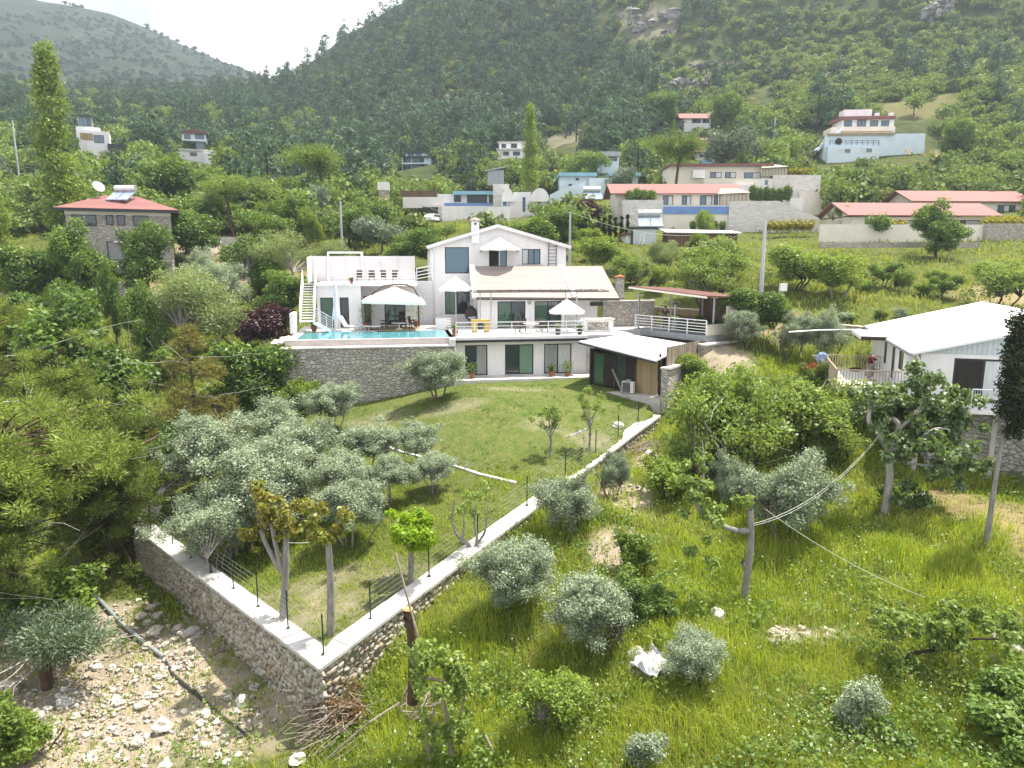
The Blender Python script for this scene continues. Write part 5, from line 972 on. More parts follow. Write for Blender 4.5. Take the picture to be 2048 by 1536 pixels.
# parasols
def umbrella(px, ytop, yedge, wpx, ybase, d, z0, label, name='umbrella', sides=8):
    s_, zt = HF.pix(px, ytop, d); ze = HF.pix(px, yedge, d)[1]; dist = HF.world(s_, d)[1]; r = wpx / 2 * dist / F_PX; w = HF.world(s_, d); e = empty(name, (w[0], w[1], z0), PHI + .2, label, 'umbrella'); zt -= z0; ze -= z0
    b = MB(); n = sides; vs = [(0, 0, zt)]; fs = []
    for q, zz in ((.5, ze + (zt - ze) * .52), (1.0, ze), (.99, ze - .16)):
        for k in range(n * 2):
            t = math.pi * k / n; rr_ = r * q * (1 if k % 2 == 0 else .955); vs.append((rr_ * math.cos(t), rr_ * math.sin(t), zz - (0.04 if k % 2 and q < 1 else 0)))
    m = n * 2
    for k in range(m):
        k2 = (k + 1) % m; fs.append((0, 1 + k, 1 + k2)); fs.append((1 + k, 1 + m + k, 1 + m + k2, 1 + k2)); fs.append((1 + m + k, 1 + 2*m + k, 1 + 2*m + k2, 1 + m + k2))
    b._add(vs, fs); o = b.build('canopy', MATS['canvas'], e); so = o.modifiers.new('s', 'SOLIDIFY'); so.thickness = .015
    MB().tube([(0, 0, .05), (0, 0, zt + .08)], .028, 8).build('pole', MATS['white_metal'], e); MB().lathe([(.32, 0), (.32, .06), (.08, .1), (.05, .25)], n=12).build('base', MATS['concrete'], e)
    b = MB()
    for k in range(n): t = 2 * math.pi * k / n; b.bar((0, 0, zt - .06), (r * .96 * math.cos(t), r * .96 * math.sin(t), ze - .03), .02)
    b.build('ribs', MATS['white_metal'], e)
umbrella(911, 553, 577, 70, 645, 7.2, DECK, 'white parasol before the entrance door of the gabled house'); umbrella(1134, 598, 622, 74, 668, 2.2, DECK, 'white parasol above the dining table at the terrace railing'); umbrella(999, 475, 497, 82, 540, 10.05, -1.6, 'white parasol on the upper balcony under the gable')
s_, _ = HF.pix(673, 640, 5.9); w = HF.world(s_, 5.9); e = empty('folded_umbrella', (w[0], w[1], DECK), PHI, 'closed grey white parasol by the pool, near the staircase', 'umbrella'); MB().tube([(0, 0, 0), (0, 0, 3.9)], .03, 8).build('pole', MATS['white_metal'], e); MB().lathe([(.05, 3.75), (.12, 3.2), (.17, 2.2), (.30, 1.3), (.33, .9), (.20, .88)], n=9).build('canopy', MATS['canvas_grey'], e); MB().box(-.4, .4, -.4, .4, 0, .1).build('base', MATS['concrete'], e)
# gazebo with arched brown frame
s0, _ = HF.pix(742, 655, 6.0); s1, _ = HF.pix(838, 655, 7.6); w = HF.world((s0 + s1) / 2, 6.8); e = empty('gazebo', (w[0], w[1], DECK), PHI, 'white canopy hung from a curved brown frame beside the pool', 'gazebo'); hw_ = (s1 - s0) / 2
arch = [(-hw_, -.8, 0), (-hw_, -.8, 2.2), (-hw_ * .86, -.6, 2.9), (-hw_ * .45, -.25, 3.4), (0, 0, 3.5), (hw_ * .45, .25, 3.52), (hw_ * .8, .6, 3.2), (hw_, .8, 2.5), (hw_, .8, 0)]
MB().tube(arch, .06, 8).build('arch', MATS['bark_pine'], e)
b = MB(); a_ = hw_ * 1.02; vs = [(0, 0, 3.35), (-a_ - .55, -1.9, 2.35), (a_ + .45, -1.6, 2.15), (a_ + .25, 1.9, 2.35), (-a_ - .35, 1.9, 2.45)]; vs += [(x, y, z - .2) for x, y, z in vs[1:]]; b._add(vs, [(0, 1, 2), (0, 2, 3), (0, 3, 4), (0, 4, 1), (1, 5, 6, 2), (2, 6, 7, 3), (3, 7, 8, 4), (4, 8, 5, 1)]); o = b.build('canopy', MATS['canvas'], e); so = o.modifiers.new('s', 'SOLIDIFY'); so.thickness = .02
MB().lathe([(2.0, 0.005), (2.0, .03), (.1, .03)], n=28).build('floor_mat', MATS['wood_panel'], e)
# ------------------------------------------------------------------ timber hut, roofed terrace and cabin on the right
HUT = Frame(5.2, 49.4, math.atan2(-.57, .82)); hu = HUT.empty('garden_hut', 'glazed timber hut with white sheet roof and air conditioner at the edge of the lawn', 'hut')
hb = -9.0
for i, (a, c, mt_) in enumerate([(0.35, 2.0, 'glass_green'), (2.08, 3.55, 'glass')]): window(hu, a, c, hb + .3, -6.5, .3, 'window', (mt_, 'dark_inside'), .09, 'bark_dark')
MB().box(3.62, 5.15, .28, .40, hb - .3, -6.62).build('timber_panel', MATS['wood_panel'], hu); MB().box(0.0, 5.2, 6.6, 6.8, -9.6, -6.4).box(0.0, .12, .45, 6.6, -9.6, -6.3).box(.12, 5.15, 3.2, 3.3, hb, -6.5).build('back_wall', MATS['wood_brown'], hu)
for x in (.15, 2.04, 3.58, 5.3): MB().bar((x, .3, hb), (x, .3, -6.2), .12).build('post', MATS['bark_dark'], hu)
MB().box(-.3, 5.75, -.55, 6.6, -10.2, hb).build('plinth', MATS['concrete'], hu)
loc = lambda F, px, py, Y: (lambda w: (float((w[:2] - F.o) @ F.e1), float((w[:2] - F.o) @ F.e2), float(w[2])))(P(px, py, Y))
A, Bq, C_, D_ = loc(HUT, 1158, 682, 49.3), loc(HUT, 1312, 721, 45.8), loc(HUT, 1385, 688, 50.6), loc(HUT, 1255, 668, 54.8)
MB().slab(A, Bq, C_, D_, .10).build('sheet_roof', MATS['sheet_white'], hu)
MB().bar(tuple(np.array(A) - (0, .06, .13)), tuple(np.array(Bq) - (0, .06, .13)), .10).build('gutter', MATS['frame_dark'], hu)
MB().tube([(5.5, .0, -6.6), (5.5, .1, -6.9), (5.5, .15, hb)], .05, 6).build('downpipe', MATS['dark_metal'], hu)
b = MB(); b.box(5.72, 6.2, -.45, 7.5, -12.2, -7.1); b.build('stone_side_wall', MATS['stone_house'], hu); MB().box(5.66, 6.3, -.5, 7.5, -7.098, -6.98).build('coping', MATS['coping'], hu)
o = MB().slab((0, 0, 0), (6.4, 0, 0), (6.4, 0, 1.1), (0, 0, 1.25), .06).build('side_fence', MATS['wood_fence'], hu); o.location = (5.85, .1, -6.97); o.rotation_euler = (0, 0, R(90))
ac = tag(empty('air_conditioner', (*HUT.world(3.3, -.18), hb), HUT.phi), 'pale air conditioner unit standing before the glazed hut', 'air conditioner'); MB().box(-.42, .42, -.17, .17, .06, .82).build('case', MATS['cushion'], ac, bevel=.02)
b = MB()
for i in range(9): b.bar((-.30, -.185, .14 + i * .075), (.14, -.185, .14 + i * .075), .035, .02)
MB().box(-.36, .20, -.178, -.1705, .10, .78).build('front', MATS['dark_inside'], ac); b.build('grille', MATS['grey_metal'], ac); b = MB(); [b.box(x, x + .08, -.15, .15, 0, .06) for x in (-.36, .28)]; b.build('feet', MATS['dark_metal'], ac); MB().lathe([(.2, .82), (.2, .9), (.1, .96)], n=12).build('fan_cover', MATS['grey_metal'], ac)
pkb = tag(MB().bar((0, 0, 0), (-1.0, .35, 1.5), .1).build('leaning_plank', MATS['wood_dead']), 'wooden plank leaning in the doorway behind the air conditioner', 'plank'); pkb.location = (*HUT.world(2.9, -.2), hb); pkb.rotation_euler = (0, 0, HUT.phi)
# roofed terrace above the hut
TF = Frame(9.8, 57.0, math.atan2(-5.5, 4.2)); tt = TF.empty('roofed_terrace', 'timber walled terrace with flat brown red roof and white railing above the hut', 'terrace'); tz = -5.55; TL, TD = 6.9, 4.2
MB().box(-.1, TL + .1, -.1, TD, -6.0, tz).build('floor', MATS['grey_metal'], tt); MB().box(.3, TL - .2, .3, TD - .1, -9.2, -6.0).build('base', MATS['wood_brown'], tt)
railing(MB(), (0, 0, tz), (TL, 0, tz), 1.05, 5, 1.6, .024, .035).build('railing', MATS['white_metal'], tt)
for x, y in ((.2, .15), (TL - .1, .9), (.2, TD - .2), (TL - .2, TD - .2), (3.4, TD - .2)): MB().bar((x, y, tz), (x, y, -2.75), .11).build('post', MATS['grey_metal'], tt)
o = MB().slab((-.35, -.5, -2.2), (TL + .3, -.5, -2.66), (TL + .3, TD + .3, -2.9), (-.35, TD + .3, -2.44), .09).build('roof', MATS['roof_brown_red'], tt)
MB().bar((-.35, -.5, -2.33), (TL + .3, -.5, -2.79), .06, .14).build('fascia', MATS['plaster_cream'], tt)
MB().box(2.9, TL, TD, TD + .08, tz, -3.1).build('timber_wall', MATS['wood_brown'], tt); MB().box(TL, TL + .08, .02, TD, -6.0, -4.75).box(TL, TL + .08, 2.2, TD, -4.70, -3.5).build('side_panel', MATS['plaster_cream'], tt); MB().box(TL + .001, TL + .10, .0, TD, -4.75, -4.70).build('trim', MATS['frame_dark'], tt)
MB().box(-3.0, 2.9, TD + .3, TD + .4, tz, -4.2).build('timber_fence', MATS['wood_panel'], tt); MB().bar((-3.0, TD + .3, -4.15), (2.9, TD + .3, -4.15), .12).build('fence_rail', MATS['concrete'], tt)
ts = TF.empty('stone_terrace_wall', 'stone wall with white coping carrying the roofed terrace', 'wall'); MB().box(TL + .3, TL + .8, -1.2, TD + 1.0, -10.5, -6.15).build('stonework', MATS['stone_house'], ts); MB().box(TL + .22, TL + .9, -1.25, TD + 1.3, -6.148, -6.02).build('coping', MATS['coping'], ts)
# brick barbecue and stone pier between house and roofed terrace
x, z = HF.pix(1238, 600, 7.5); w = HF.world(x, 7.5); pr2 = tag(empty('stone_pier', (w[0], w[1], -6), PHI), 'square stone chimney pier with tiled cap right of the tiled roof', 'pier'); MB().box(-.33, .33, -.3, .3, 0, 5.2 - .9).build('shaft', MATS['stone_house'], pr2); MB().box(-.42, .42, -.38, .38, 4.302, 4.42).lathe([(.5, 4.42), (.05, 4.62)], n=4).build('cap', MATS['terracotta'], pr2)
sw = HF.empty('stone_garden_wall', 'stone wall and white topped planting bed right of the terrace', 'wall'); MB().box(12.6, 17.0, 6.5, 6.9, -7, -3.6).build('stonework', MATS['stone_house'], sw); MB().box(12.5, 17.1, 6.42, 6.98, -3.598, -3.5).build('coping', MATS['coping'], sw)
bq = HF.empty('barbecue', 'white barbecue block with dark stone opening on the terrace', 'barbecue'); MB().box(10.0, 12.3, 2.6, 3.5, -6.6, -4.75).build('block', MATS['plaster'], bq); MB().box(10.25, 11.9, 2.58, 2.598, -5.5, -4.9).build('opening', MATS['stone_grey_wall'], bq); MB().box(9.9, 12.4, 2.5, 3.6, -4.748, -4.66).build('top', MATS['coping'], bq)
sd = HF.empty('side_terrace', 'white paved side terrace between the house and the roofed terrace', 'terrace'); MB().box(9.66, 13.2, .4, 6.1, -9.4, -5.65).box(12.31, 16.5, 3.2, 6.49, -9.4, -5.66).build('paving', MATS['coping'], sd)
# white cabin on the right
CB = Frame(20.7, 36.0, math.atan2(-.306, .952)); cb = CB.empty('white_cabin', 'white cabin with broad white sheet roof standing on a dark stone base', 'house'); cz = -7.2; CL, CW = 14.6, 13.0
gd = CB.rect(1903, 724, 2026, 826, 0); gd = (gd[0], gd[1], cz + .05, -4.95); sw_ = [(4.0, 5.3, cz + .9, -5.0), (6.4, 7.3, cz + .05, -5.1), (9.0, 9.9, cz + .6, -5.0)]
b = holed(B(), 0, CW, cz, -4.75, 0, .15, [gd]); b.box(CW - .15, CW, .15, CL, cz, -4.75).box(.15, CW - .15, CL - .15, CL, cz, -4.75)
xs = [.15]; zs = []
for lo, hi, z0, z1 in sw_: b.box(0, .15, xs[-1], lo, cz, -4.75); b.box(0, .15, lo, hi, cz, z0); b.box(0, .15, lo, hi, z1, -4.75); xs.append(hi)
b.box(0, .15, xs[-1], CL, cz, -4.75); b.build('wall', MATS['plaster'], cb)
for y_ in (.02, CL - .14): MB().yprism([(-.0, -4.74), (CW, -4.74), (CW / 2, -2.95)], y_, y_ + .12).build('gable_cladding', MATS['sheet_blue_grey'], cb)
b = MB().slab((-.5, -.35, -4.72), (CW / 2, -.35, -2.9), (CW / 2, CL + .4, -2.9), (-.5, CL + .4, -4.72), .12).slab((CW / 2, -.35, -2.9), (CW + .5, -.35, -4.72), (CW + .5, CL + .4, -4.72), (CW / 2, CL + .4, -2.9), .12)
o = b.build('sheet_roof', MATS['sheet_roof'] if 'sheet_roof' in MATS else stripe_mat('sheet_roof', (.80, .81, .83), (.70, .71, .74), 'Y', .5, .05, .5, bump=.15, noise=.03), cb)
MB().bar((-.52, -.36, -4.83), (-.52, CL + .4, -4.83), .12, .14).build('gutter', MATS['grey_metal'], cb)
MB().slab((-1.9, 6.6, -4.62), (-.45, 6.6, -4.62), (-.45, 10.6, -4.62), (-1.9, 10.6, -4.62), .22).build('porch_roof', MATS['white_metal'], cb)
MB().box(-1.88, -.5, 6.52, 6.58, -4.86, -4.66).build('porch_fascia', MATS['bark_dark'], cb)
window(cb, *gd, .03, 'sliding_door', ('dark_inside', 'curtain_white'), .10, 'frame_dark')
for (lo, hi, z0, z1), nm in zip(sw_, ('side_window', 'side_door', 'side_window')):
    o = MB().box(.03, .11, lo, hi, z0, z0 + .07).box(.03, .11, lo, hi, z1 - .07, z1).box(.03, .11, lo, lo + .07, z0 + .07, z1 - .07).box(.03, .11, hi - .07, hi, z0 + .07, z1 - .07).build(nm, MATS['bark_dark'], cb); MB().box(.06, .08, lo + .07, hi - .07, z0 + .07, z1 - .07).build('pane', MATS['glass'], o)
MB().box(-.1, CW + .1, -.1, CL + .1, cz - .28, cz - .001).build('floor_slab', MATS['plaster'], cb); MB().box(.9, CW - .5, .8, CL - .2, -11.8, cz - .28).build('stone_base', MATS['stone_grey_wall'], cb)
for x in (.2, 3.6, 7.2): MB().bar((x, .2, -11.5), (x, .2, cz - .28), .22).build('pillar', MATS['concrete'], cb)
bx0 = CB.pix(1940, 830, -1.3)[0]; MB().box(bx0, CW, -1.35, -.1, cz - .28, cz - .06).build('balcony_floor', MATS['plaster'], cb); b = railing(MB(), (bx0, -1.3, cz - .06), (CW, -1.3, cz - .06), .95, 1, 1.6)
for i in range(90): x = bx0 + i * .11; b.bar((x, -1.3, cz), (x, -1.3, cz + .86), .022)
b.bar((bx0, -1.3, cz + .06), (CW, -1.3, cz + .06), .04); b.build('balcony_railing', MATS['canvas_grey'], cb)
MB().tube([(-.25, -.12, -4.8), (-.1, -.1, -5.1), (-.1, -.1, cz)], .045, 6).build('downpipe', MATS['white_metal'], cb)
mat('deck_wood', (.46, .39, .29), (.34, .28, .21), 3, .8, .2, stretch=(1, 1, .3))
dk = CB.empty('wooden_deck', 'raised deck with slatted pale railing beside the white cabin', 'deck'); MB().box(-3.5, -.12, 3.3, 10.2, cz - .22, cz - .02).build('floor', MATS['deck_tile'], dk)
def slats(b, a, c, h, gap, w):
    a = Vector(a); c = Vector(c); n = int((c - a).length / gap)
    for i in range(n + 1): p = a.lerp(c, i / n); b.bar(p, p + Vector((0, 0, h)), w, .02, (0, 1, 0))
    for z in (.08, h): b.bar(a + Vector((0, 0, z)), c + Vector((0, 0, z)), .05)
slats(b := MB(), (-3.45, 3.35, cz), (-3.45, 10.1, cz), .95, .16, .12); b.build('side_railing', MATS['deck_wood'], dk)
slats(b := MB(), (-3.4, 3.35, cz), (-.15, 3.35, cz), .95, .15, .04); b.build('front_railing', MATS['deck_wood'], dk); slats(b := MB(), (-3.4, 10.1, cz), (-.15, 10.1, cz), .95, .15, .05); b.build('back_railing', MATS['deck_wood'], dk)
for x, y in ((-3.3, 3.5), (-3.3, 6.8), (-3.3, 10), (-.4, 3.5)): MB().bar((x, y, -11), (x, y, cz - .22), .14).build('leg', MATS['dark_metal'], dk)
aw = tag(MB().tube([P(1578, 664, 44), P(1640, 660, 47), P(1722, 659, 49.5)], .05, 6).build('white_pipe', MATS['white_metal']), 'long white pole sticking out level from the porch roof of the cabin', 'pole')
# ------------------------------------------------------------------ garden walls
def wall_run(name, label, pts, thick, zb, m, cop=.8, copt=.12, copm='coping', parent_name='stonework'):   # pts: outer top edge (x,y,z) in order, garden to the left when walking
    e = empty(name, (0, 0, 0), 0, label, 'wall'); b = MB(); c = MB(); pts = [np.array(p, float) for p in pts]; n = len(pts)
    def off(i, t):
        ds = []
        if i > 0: ds.append(unit((pts[i] - pts[i-1])[:2]))
        if i < n - 1: ds.append(unit((pts[i+1] - pts[i])[:2]))
        ns = [np.array((-d[1], d[0])) for d in ds]; m_ = unit(sum(ns)); return pts[i][:2] + m_ * t / max(.4, float(m_ @ ns[0]))
    for i in range(n - 1):
        p, q = pts[i], pts[i+1]; a0, a1 = off(i, .04), off(i+1, .04); b0, b1 = off(i, thick), off(i+1, thick)
        b.prism([tuple(a0), tuple(a1), tuple(b1), tuple(b0)], [zb(a0), zb(a1), zb(b1), zb(b0)], [p[2] - copt, q[2] - copt, q[2] - copt, p[2] - copt])
        a0, a1 = off(i, -.06), off(i+1, -.06); b0, b1 = off(i, cop), off(i+1, cop); L_ = np.linalg.norm(q - p); u_ = unit((q - p)[:2]) * .012; a0, b0, a1, b1 = a0 + u_, b0 + u_, a1 - u_, b1 - u_; jz = .018 * math.sin(i * 7.3); p = p + np.array((0, 0, jz)); q = q + np.array((0, 0, .018 * math.sin(i * 5.1 + 1)))
        c.prism([tuple(a0), tuple(a1), tuple(b1), tuple(b0)], [p[2] - copt + .002, q[2] - copt + .002, q[2] - copt + .002, p[2] - copt + .002], [p[2], q[2], q[2], p[2]])
    b.build(parent_name, MATS[m], e); c.build('coping', MATS[copm], e); return e, off
dens = lambda a, b, k: [a + (b - a) * t for t in np.linspace(0, 1, k + 1)]
_run = dens(WC[0], WC[1], 5) + dens(WC[1], WC[2], 14)[1:] + dens(WC[2], WC[3], 22)[1:]
gw, goff = wall_run('garden_wall', 'long rubble stone wall with wide white coping around the olive garden', _run, .55, lambda p: min(gz(p[0] - .5, p[1] - .4), -13.0 if p[1] < 40 else -12) - 1.4 if p[0] < -4 else min(gz(p[0] + .6, p[1] - .3), gz(p[0], p[1])) - 1.2, 'stone_rubble')
g = np.random.default_rng(17); q = Q(); rb = []; rr2 = random.Random(3)
for i in range(6): b = MB().blob((0, 0, 0), (.17, .075, .125), rr2, 7, .6); rb.append((np.array(b.v), np.array(b.f)))
for p0, p1 in ((WC[1], WC[2]), (WC[2], WC[3]), (WC[0], WC[1])):
    L_ = float(np.linalg.norm((p1 - p0)[:2])); d = unit((p1 - p0)[:2]); nrm = np.array((d[1], -d[0]))
    for u in np.arange(.1, L_, .27):
        t = u / L_; b0 = p0 + (p1 - p0) * t; zl = gz(b0[0] + nrm[0] * .35, b0[1] + nrm[1] * .35) - .1; row = 0
        for z in np.arange(b0[2] - .24, zl, -.20):
            row += 1
            if g.random() < .18: continue
            V, Fq = rb[g.integers(0, 6)]; s_ = g.uniform(.65, 1.25); uu = g.normal(0, .05) + (.13 if row % 2 else 0); V = V * s_ * np.array((1, 1, g.uniform(.7, 1.1))); ca = g.normal(0, .25); V = np.stack([V[:, 0] * math.cos(ca) - V[:, 2] * math.sin(ca), V[:, 1], V[:, 0] * math.sin(ca) + V[:, 2] * math.cos(ca)], -1)
            q.add((np.stack([b0[0] + d[0] * (V[:, 0] + uu) - nrm[0] * (V[:, 1] + .035), b0[1] + d[1] * (V[:, 0] + uu) - nrm[1] * (V[:, 1] + .035), z + g.normal(0, .03) + V[:, 2]], -1), Fq))
fs_ = link('face_stones', q.mesh('face_stones', MATS['face_stone']), gw); fs_['kind'] = 'stuff'
def post(pts, label, name='wall_fence'):
    e = empty(name, tuple(pts[0]), 0, label, 'fence'); tops = []
    for p in pts: q = np.array(p) - pts[0]; MB().tube([tuple(q), tuple(q + np.array((0, 0, 1.45)))], .028, 6).box(q[0]-.07, q[0]+.07, q[1]-.07, q[1]+.07, q[2], q[2]+.012).build('post', MATS['post_green'] if 'post_green' in MATS else mat('post_green', (.02, .04, .03), (.015, .028, .022), 3, .4), e); tops.append(q)
    b = MB()
    for a, c in zip(tops, tops[1:]):
        for h in np.arange(.2, 1.4, .2): b.bar(Vector(a) + Vector((0, 0, h)), Vector(c) + Vector((0, 0, h)), .006)
    b.build('wires', MATS['grey_metal'], e)
def along(a, b, t): p = a + (b - a) * t; d = unit((b - a)[:2]); return np.array((p[0] - d[1] * .5, p[1] + d[0] * .5, p[2] + .0))
post([along(WC[1], WC[2], t) for t in (.06, .22, .34, .46, .58, .70, .83, .965)], 'row of dark green fence posts on the left arm of the garden wall')
post([along(WC[2], WC[3], t) for t in (.10, .215, .33, .47, .60, .72, .82, .92)], 'row of dark green fence posts on the right arm of the garden wall')
le = [hit(px, py) for px, py in ((700, 862), (735, 880), (800, 905), (905, 932), (960, 950), (1032, 968))]
eb = MB(); [eb.bar((a[0], a[1], a[2] - .12), (c[0], c[1], c[2] - .12), .2, .4) for a, c in zip(le, le[1:])]; tag(eb.build('terrace_kerb', MATS['coping']), 'low pale kerb between lawn and olive grove, partly hidden by leaves', 'kerb')
rw = [P(1500, 640, 58), P(1570, 632, 57), P(1640, 645, 55), P(1750, 655, 52), P(1900, 655, 51)]
e = empty('retaining_wall', (0, 0, 0), 0, 'tan stone retaining wall behind the olives and the wooden deck', 'wall'); b = MB(); c = MB()
for a, q in zip(rw, rw[1:]): b.prism([tuple(a[:2]), tuple(q[:2]), (q[0], q[1] + .5), (a[0], a[1] + .5)], -8.5, [a[2] - .08, q[2] - .08, q[2] - .08, a[2] - .08]); c.prism([(a[0], a[1] - .04), (q[0], q[1] - .04), (q[0], q[1] + .55), (a[0], a[1] + .55)], [a[2] - .078, q[2] - .078, q[2] - .078, a[2] - .078], [a[2], q[2], q[2], a[2]])
b.build('stonework', MATS['stone_tan'], e); c.build('coping', MATS['plaster_cream'], e)
# concrete path at the left
for nm, pts, wd in (('path', [(150, 905), (215, 880), (275, 850)], 1.7), ('path', [(455, 800), (520, 787), (575, 778)], 2.2)):
    h_ = [hit(*p) for p in pts]; b = MB()
    for a, c in zip(h_, h_[1:]):
        d = unit(np.array(c[:2]) - np.array(a[:2])); n_ = np.array((-d[1], d[0])) * wd / 2
        b.prism([tuple(np.array(a[:2]) - n_), tuple(np.array(c[:2]) - n_), tuple(np.array(c[:2]) + n_), tuple(np.array(a[:2]) + n_)], min(a[2], c[2]) - .5, [a[2] + .12, c[2] + .12, c[2] + .12, a[2] + .12])
    tag(b.build(nm, MATS['coping']), kind='structure')
# ------------------------------------------------------------------ houses further away
def FF(px, Y, yaw=0.0):
    w = P(px, 500, Y); return Frame(w[0], w[1], R(yaw))
def pbox(F, par, name, r, d0, d1, m, drop=0.0, label=None):    # box whose front face fills pixel box r at depth d0
    a, b, z0, z1 = F.rect(*r, d0); o = MB().box(a, b, d0, d1, z0 - drop, z1).build(name, MATS[m], par)
    if label: o['label'] = label
    return o
def pwin(F, par, rs, d=0.0, panes=('glass',), frame='frame_dark', name='window', fw=.09):
    for r in rs: a, b, z0, z1 = F.rect(*r, d); window(par, a, b, z0, z1, d - .06, name, panes, fw, frame, .10)
def gable_x(F, par, r, d0, d1, m, over=.4, name='roof', rise=.5, th=.16):   # ridge along x; r: eave-left px, eave-right px, ridge row, eave row
    a = F.pix(r[0], r[3], d0)[0] - over; b = F.pix(r[1], r[3], d0)[0] + over; mid = (r[0] + r[1]) / 2; ze = F.pix(mid, r[3], d0)[1]; zr = F.pix(mid, r[2], (d0 + d1) / 2)[1]; dm = (d0 + d1) / 2
    o = MB().slab((a, d0 - over, ze), (b, d0 - over, ze), (b, dm, zr), (a, dm, zr), th).slab((a, dm, zr), (b, dm, zr), (b, d1 + over, ze), (a, d1 + over, ze), th).build(name, MATS[m], par)
    MB().box(a + over + .02, a + over + .2, d0 + .05, d1, ze - .3, ze - .02).yprism([(0, 0)], 0, 0) if False else None
    return a, b, ze, zr, dm
def gwall(par, x, d0, d1, ze, zr, m, t=.2):                    # triangular gable wall across y
    dm = (d0 + d1) / 2; v = [(x, d0, ze), (x, d1, ze), (x, dm, zr), (x + t, d0, ze), (x + t, d1, ze), (x + t, dm, zr)]; b = MB(); b._add(v, [(0, 2, 1), (3, 4, 5), (0, 1, 4, 3), (1, 2, 5, 4), (2, 0, 3, 5)]); b.build('gable', MATS[m], par)
def solar(x, y, z, rz, label, s=1.0, gap=False):
    e = tag(empty('solar_water_heater', (x, y, z), rz), label, 'water heater')
    for k in (-1, 1): MB().slab((k * .52 - .48, -1.0, .15), (k * .52 + .48, -1.0, .15), (k * .52 + .48, .7, 1.0), (k * .52 - .48, .7, 1.0), .09).build('panel', MATS['solar_panel'], e)
    MB().tube([(-.95, .85, 1.3), (.95, .85, 1.3)], .30, 12).build('tank', MATS['steel_tank'], e); b = MB(); [b.bar((x_, .8, 0), (x_, .8, 1.1), .06).bar((x_, -.9, 0), (x_, -.9, .2), .06).bar((x_, -.9, .05), (x_, .8, .05), .05) for x_ in (-.8, .8)]; b.build('stand', MATS['grey_metal'], e); e.scale = (s, s, s); return e
# red roofed stone house at the left
F = FF(240, 77, 24); h = F.empty('stone_house', 'two storey grey stone house with hipped red tile roof at the left', 'house'); a, b_, z0, z1 = F.rect(136, 424, 345, 545)
b = MB().box(a, b_, 0, 9, z0 - 2, z1).build('wall', MATS['stone_house'], h); MB().box(a - .05, b_ + .05, -.04, -.002, z1 - .35, z1).build('cornice', MATS['plaster_cream'], h)
ex0, ex1, zz = a - .9, b_ + .9, z1 + .28; rz_ = F.pix(240, 391, 4)[1]; b = MB(); v = [(ex0, -.9, zz), (ex1, -.9, zz), (ex1, 9.9, zz), (ex0, 9.9, zz), (ex0 + 4.2, 4.5, rz_), (ex1 - 4.2, 4.5, rz_)]; b._add(v, [(0, 1, 5, 4), (1, 2, 5), (2, 3, 4, 5), (3, 0, 4), (0, 3, 2, 1)]); b.build('roof', MATS['tile_red_across'], h); MB().box(ex0, ex1, -.92, 9.92, z1 + .0, z1 + .27).build('fascia', MATS['frame_dark'], h)
pwin(F, h, [(144, 429, 193, 452), (212, 430, 227, 450), (234, 430, 250, 451), (266, 431, 296, 452)], 0, ('glass',)); pwin(F, h, [(215, 483, 255, 521)], 0, ('curtain_grey',), 'frame_dark', 'roller_door'); MB().box(a + 4.2, a + 6.2, -1.0, -.01, z0 + 3.1, z0 + 3.25).build('balcony', MATS['plaster_cream'], h)
w = F.world((a + b_) / 2 + .2, 2.6); solar(w[0], w[1], z1 + 1.2, 0, 'solar water heater with steel tank on the red hipped roof', 1.15)
w = F.world((a + b_) / 2 - 2.0, 3.4); e = tag(empty('satellite_dish', (w[0], w[1], z1 + 1.6), .5), 'white satellite dish beside the water heater on the hipped roof', 'satellite dish'); MB().tube([(0, 0, 0), (0, 0, 1.1)], .04, 6).build('mast', MATS['grey_metal'], e); o = MB().lathe([(.05, 0), (.35, .06), (.62, .2), (.60, .22), (.33, .09), (.04, .03)], n=16).build('dish', MATS['white_metal'], e); o.location = (0, -.1, 1.1); o.rotation_euler = (R(60), 0, .5)
for (p0, p1, y, Y, lab) in ((200, 345, 521, 76.0, 'low wall with white rail before the stone house, the upper of two'), (150, 290, 564, 71.5, 'low wall with white top under the stone house, the lower of two')):
    f = FF((p0 + p1) / 2, Y); e = f.empty('low_garden_wall', lab, 'wall'); pbox(f, e, 'masonry', (p0, y + 3, p1, y + 16), 0, .3, 'stone_grey_wall', .4); pbox(f, e, 'rail', (p0, y, p1, y + 2), -.05, .35, 'coping')
f = FF(250, 69); e = f.empty('low_garden_wall', 'short grey stone wall left of the pale willow', 'wall'); pbox(f, e, 'masonry', (215, 590, 275, 606), 0, .4, 'stone_grey_wall', .3); pbox(f, e, 'top', (213, 586, 277, 590), -.05, .45, 'stone_tan')
F = FF(470, 86, 16); e = F.empty('garden_steps', 'pale garden steps between white walls behind the willow', 'steps'); pbox(F, e, 'upper_wall', (440, 474, 500, 496), 4, 4.4, 'stone_white_wall', 1); pbox(F, e, 'lower_wall', (444, 498, 500, 522), 2, 2.3, 'stone_white_wall', 1); a, b_, z0, z1 = F.rect(453, 525, 476, 558); b = MB()
for i in range(9): b.box(a, b_, -3.2 + i * .5, 1.9, z0 - .8 if i == 0 else z0 + (z1 - z0) * (i - .99) / 9, z0 + (z1 - z0) * (i + 1) / 9)
b.build('flight', MATS['coping'], e)
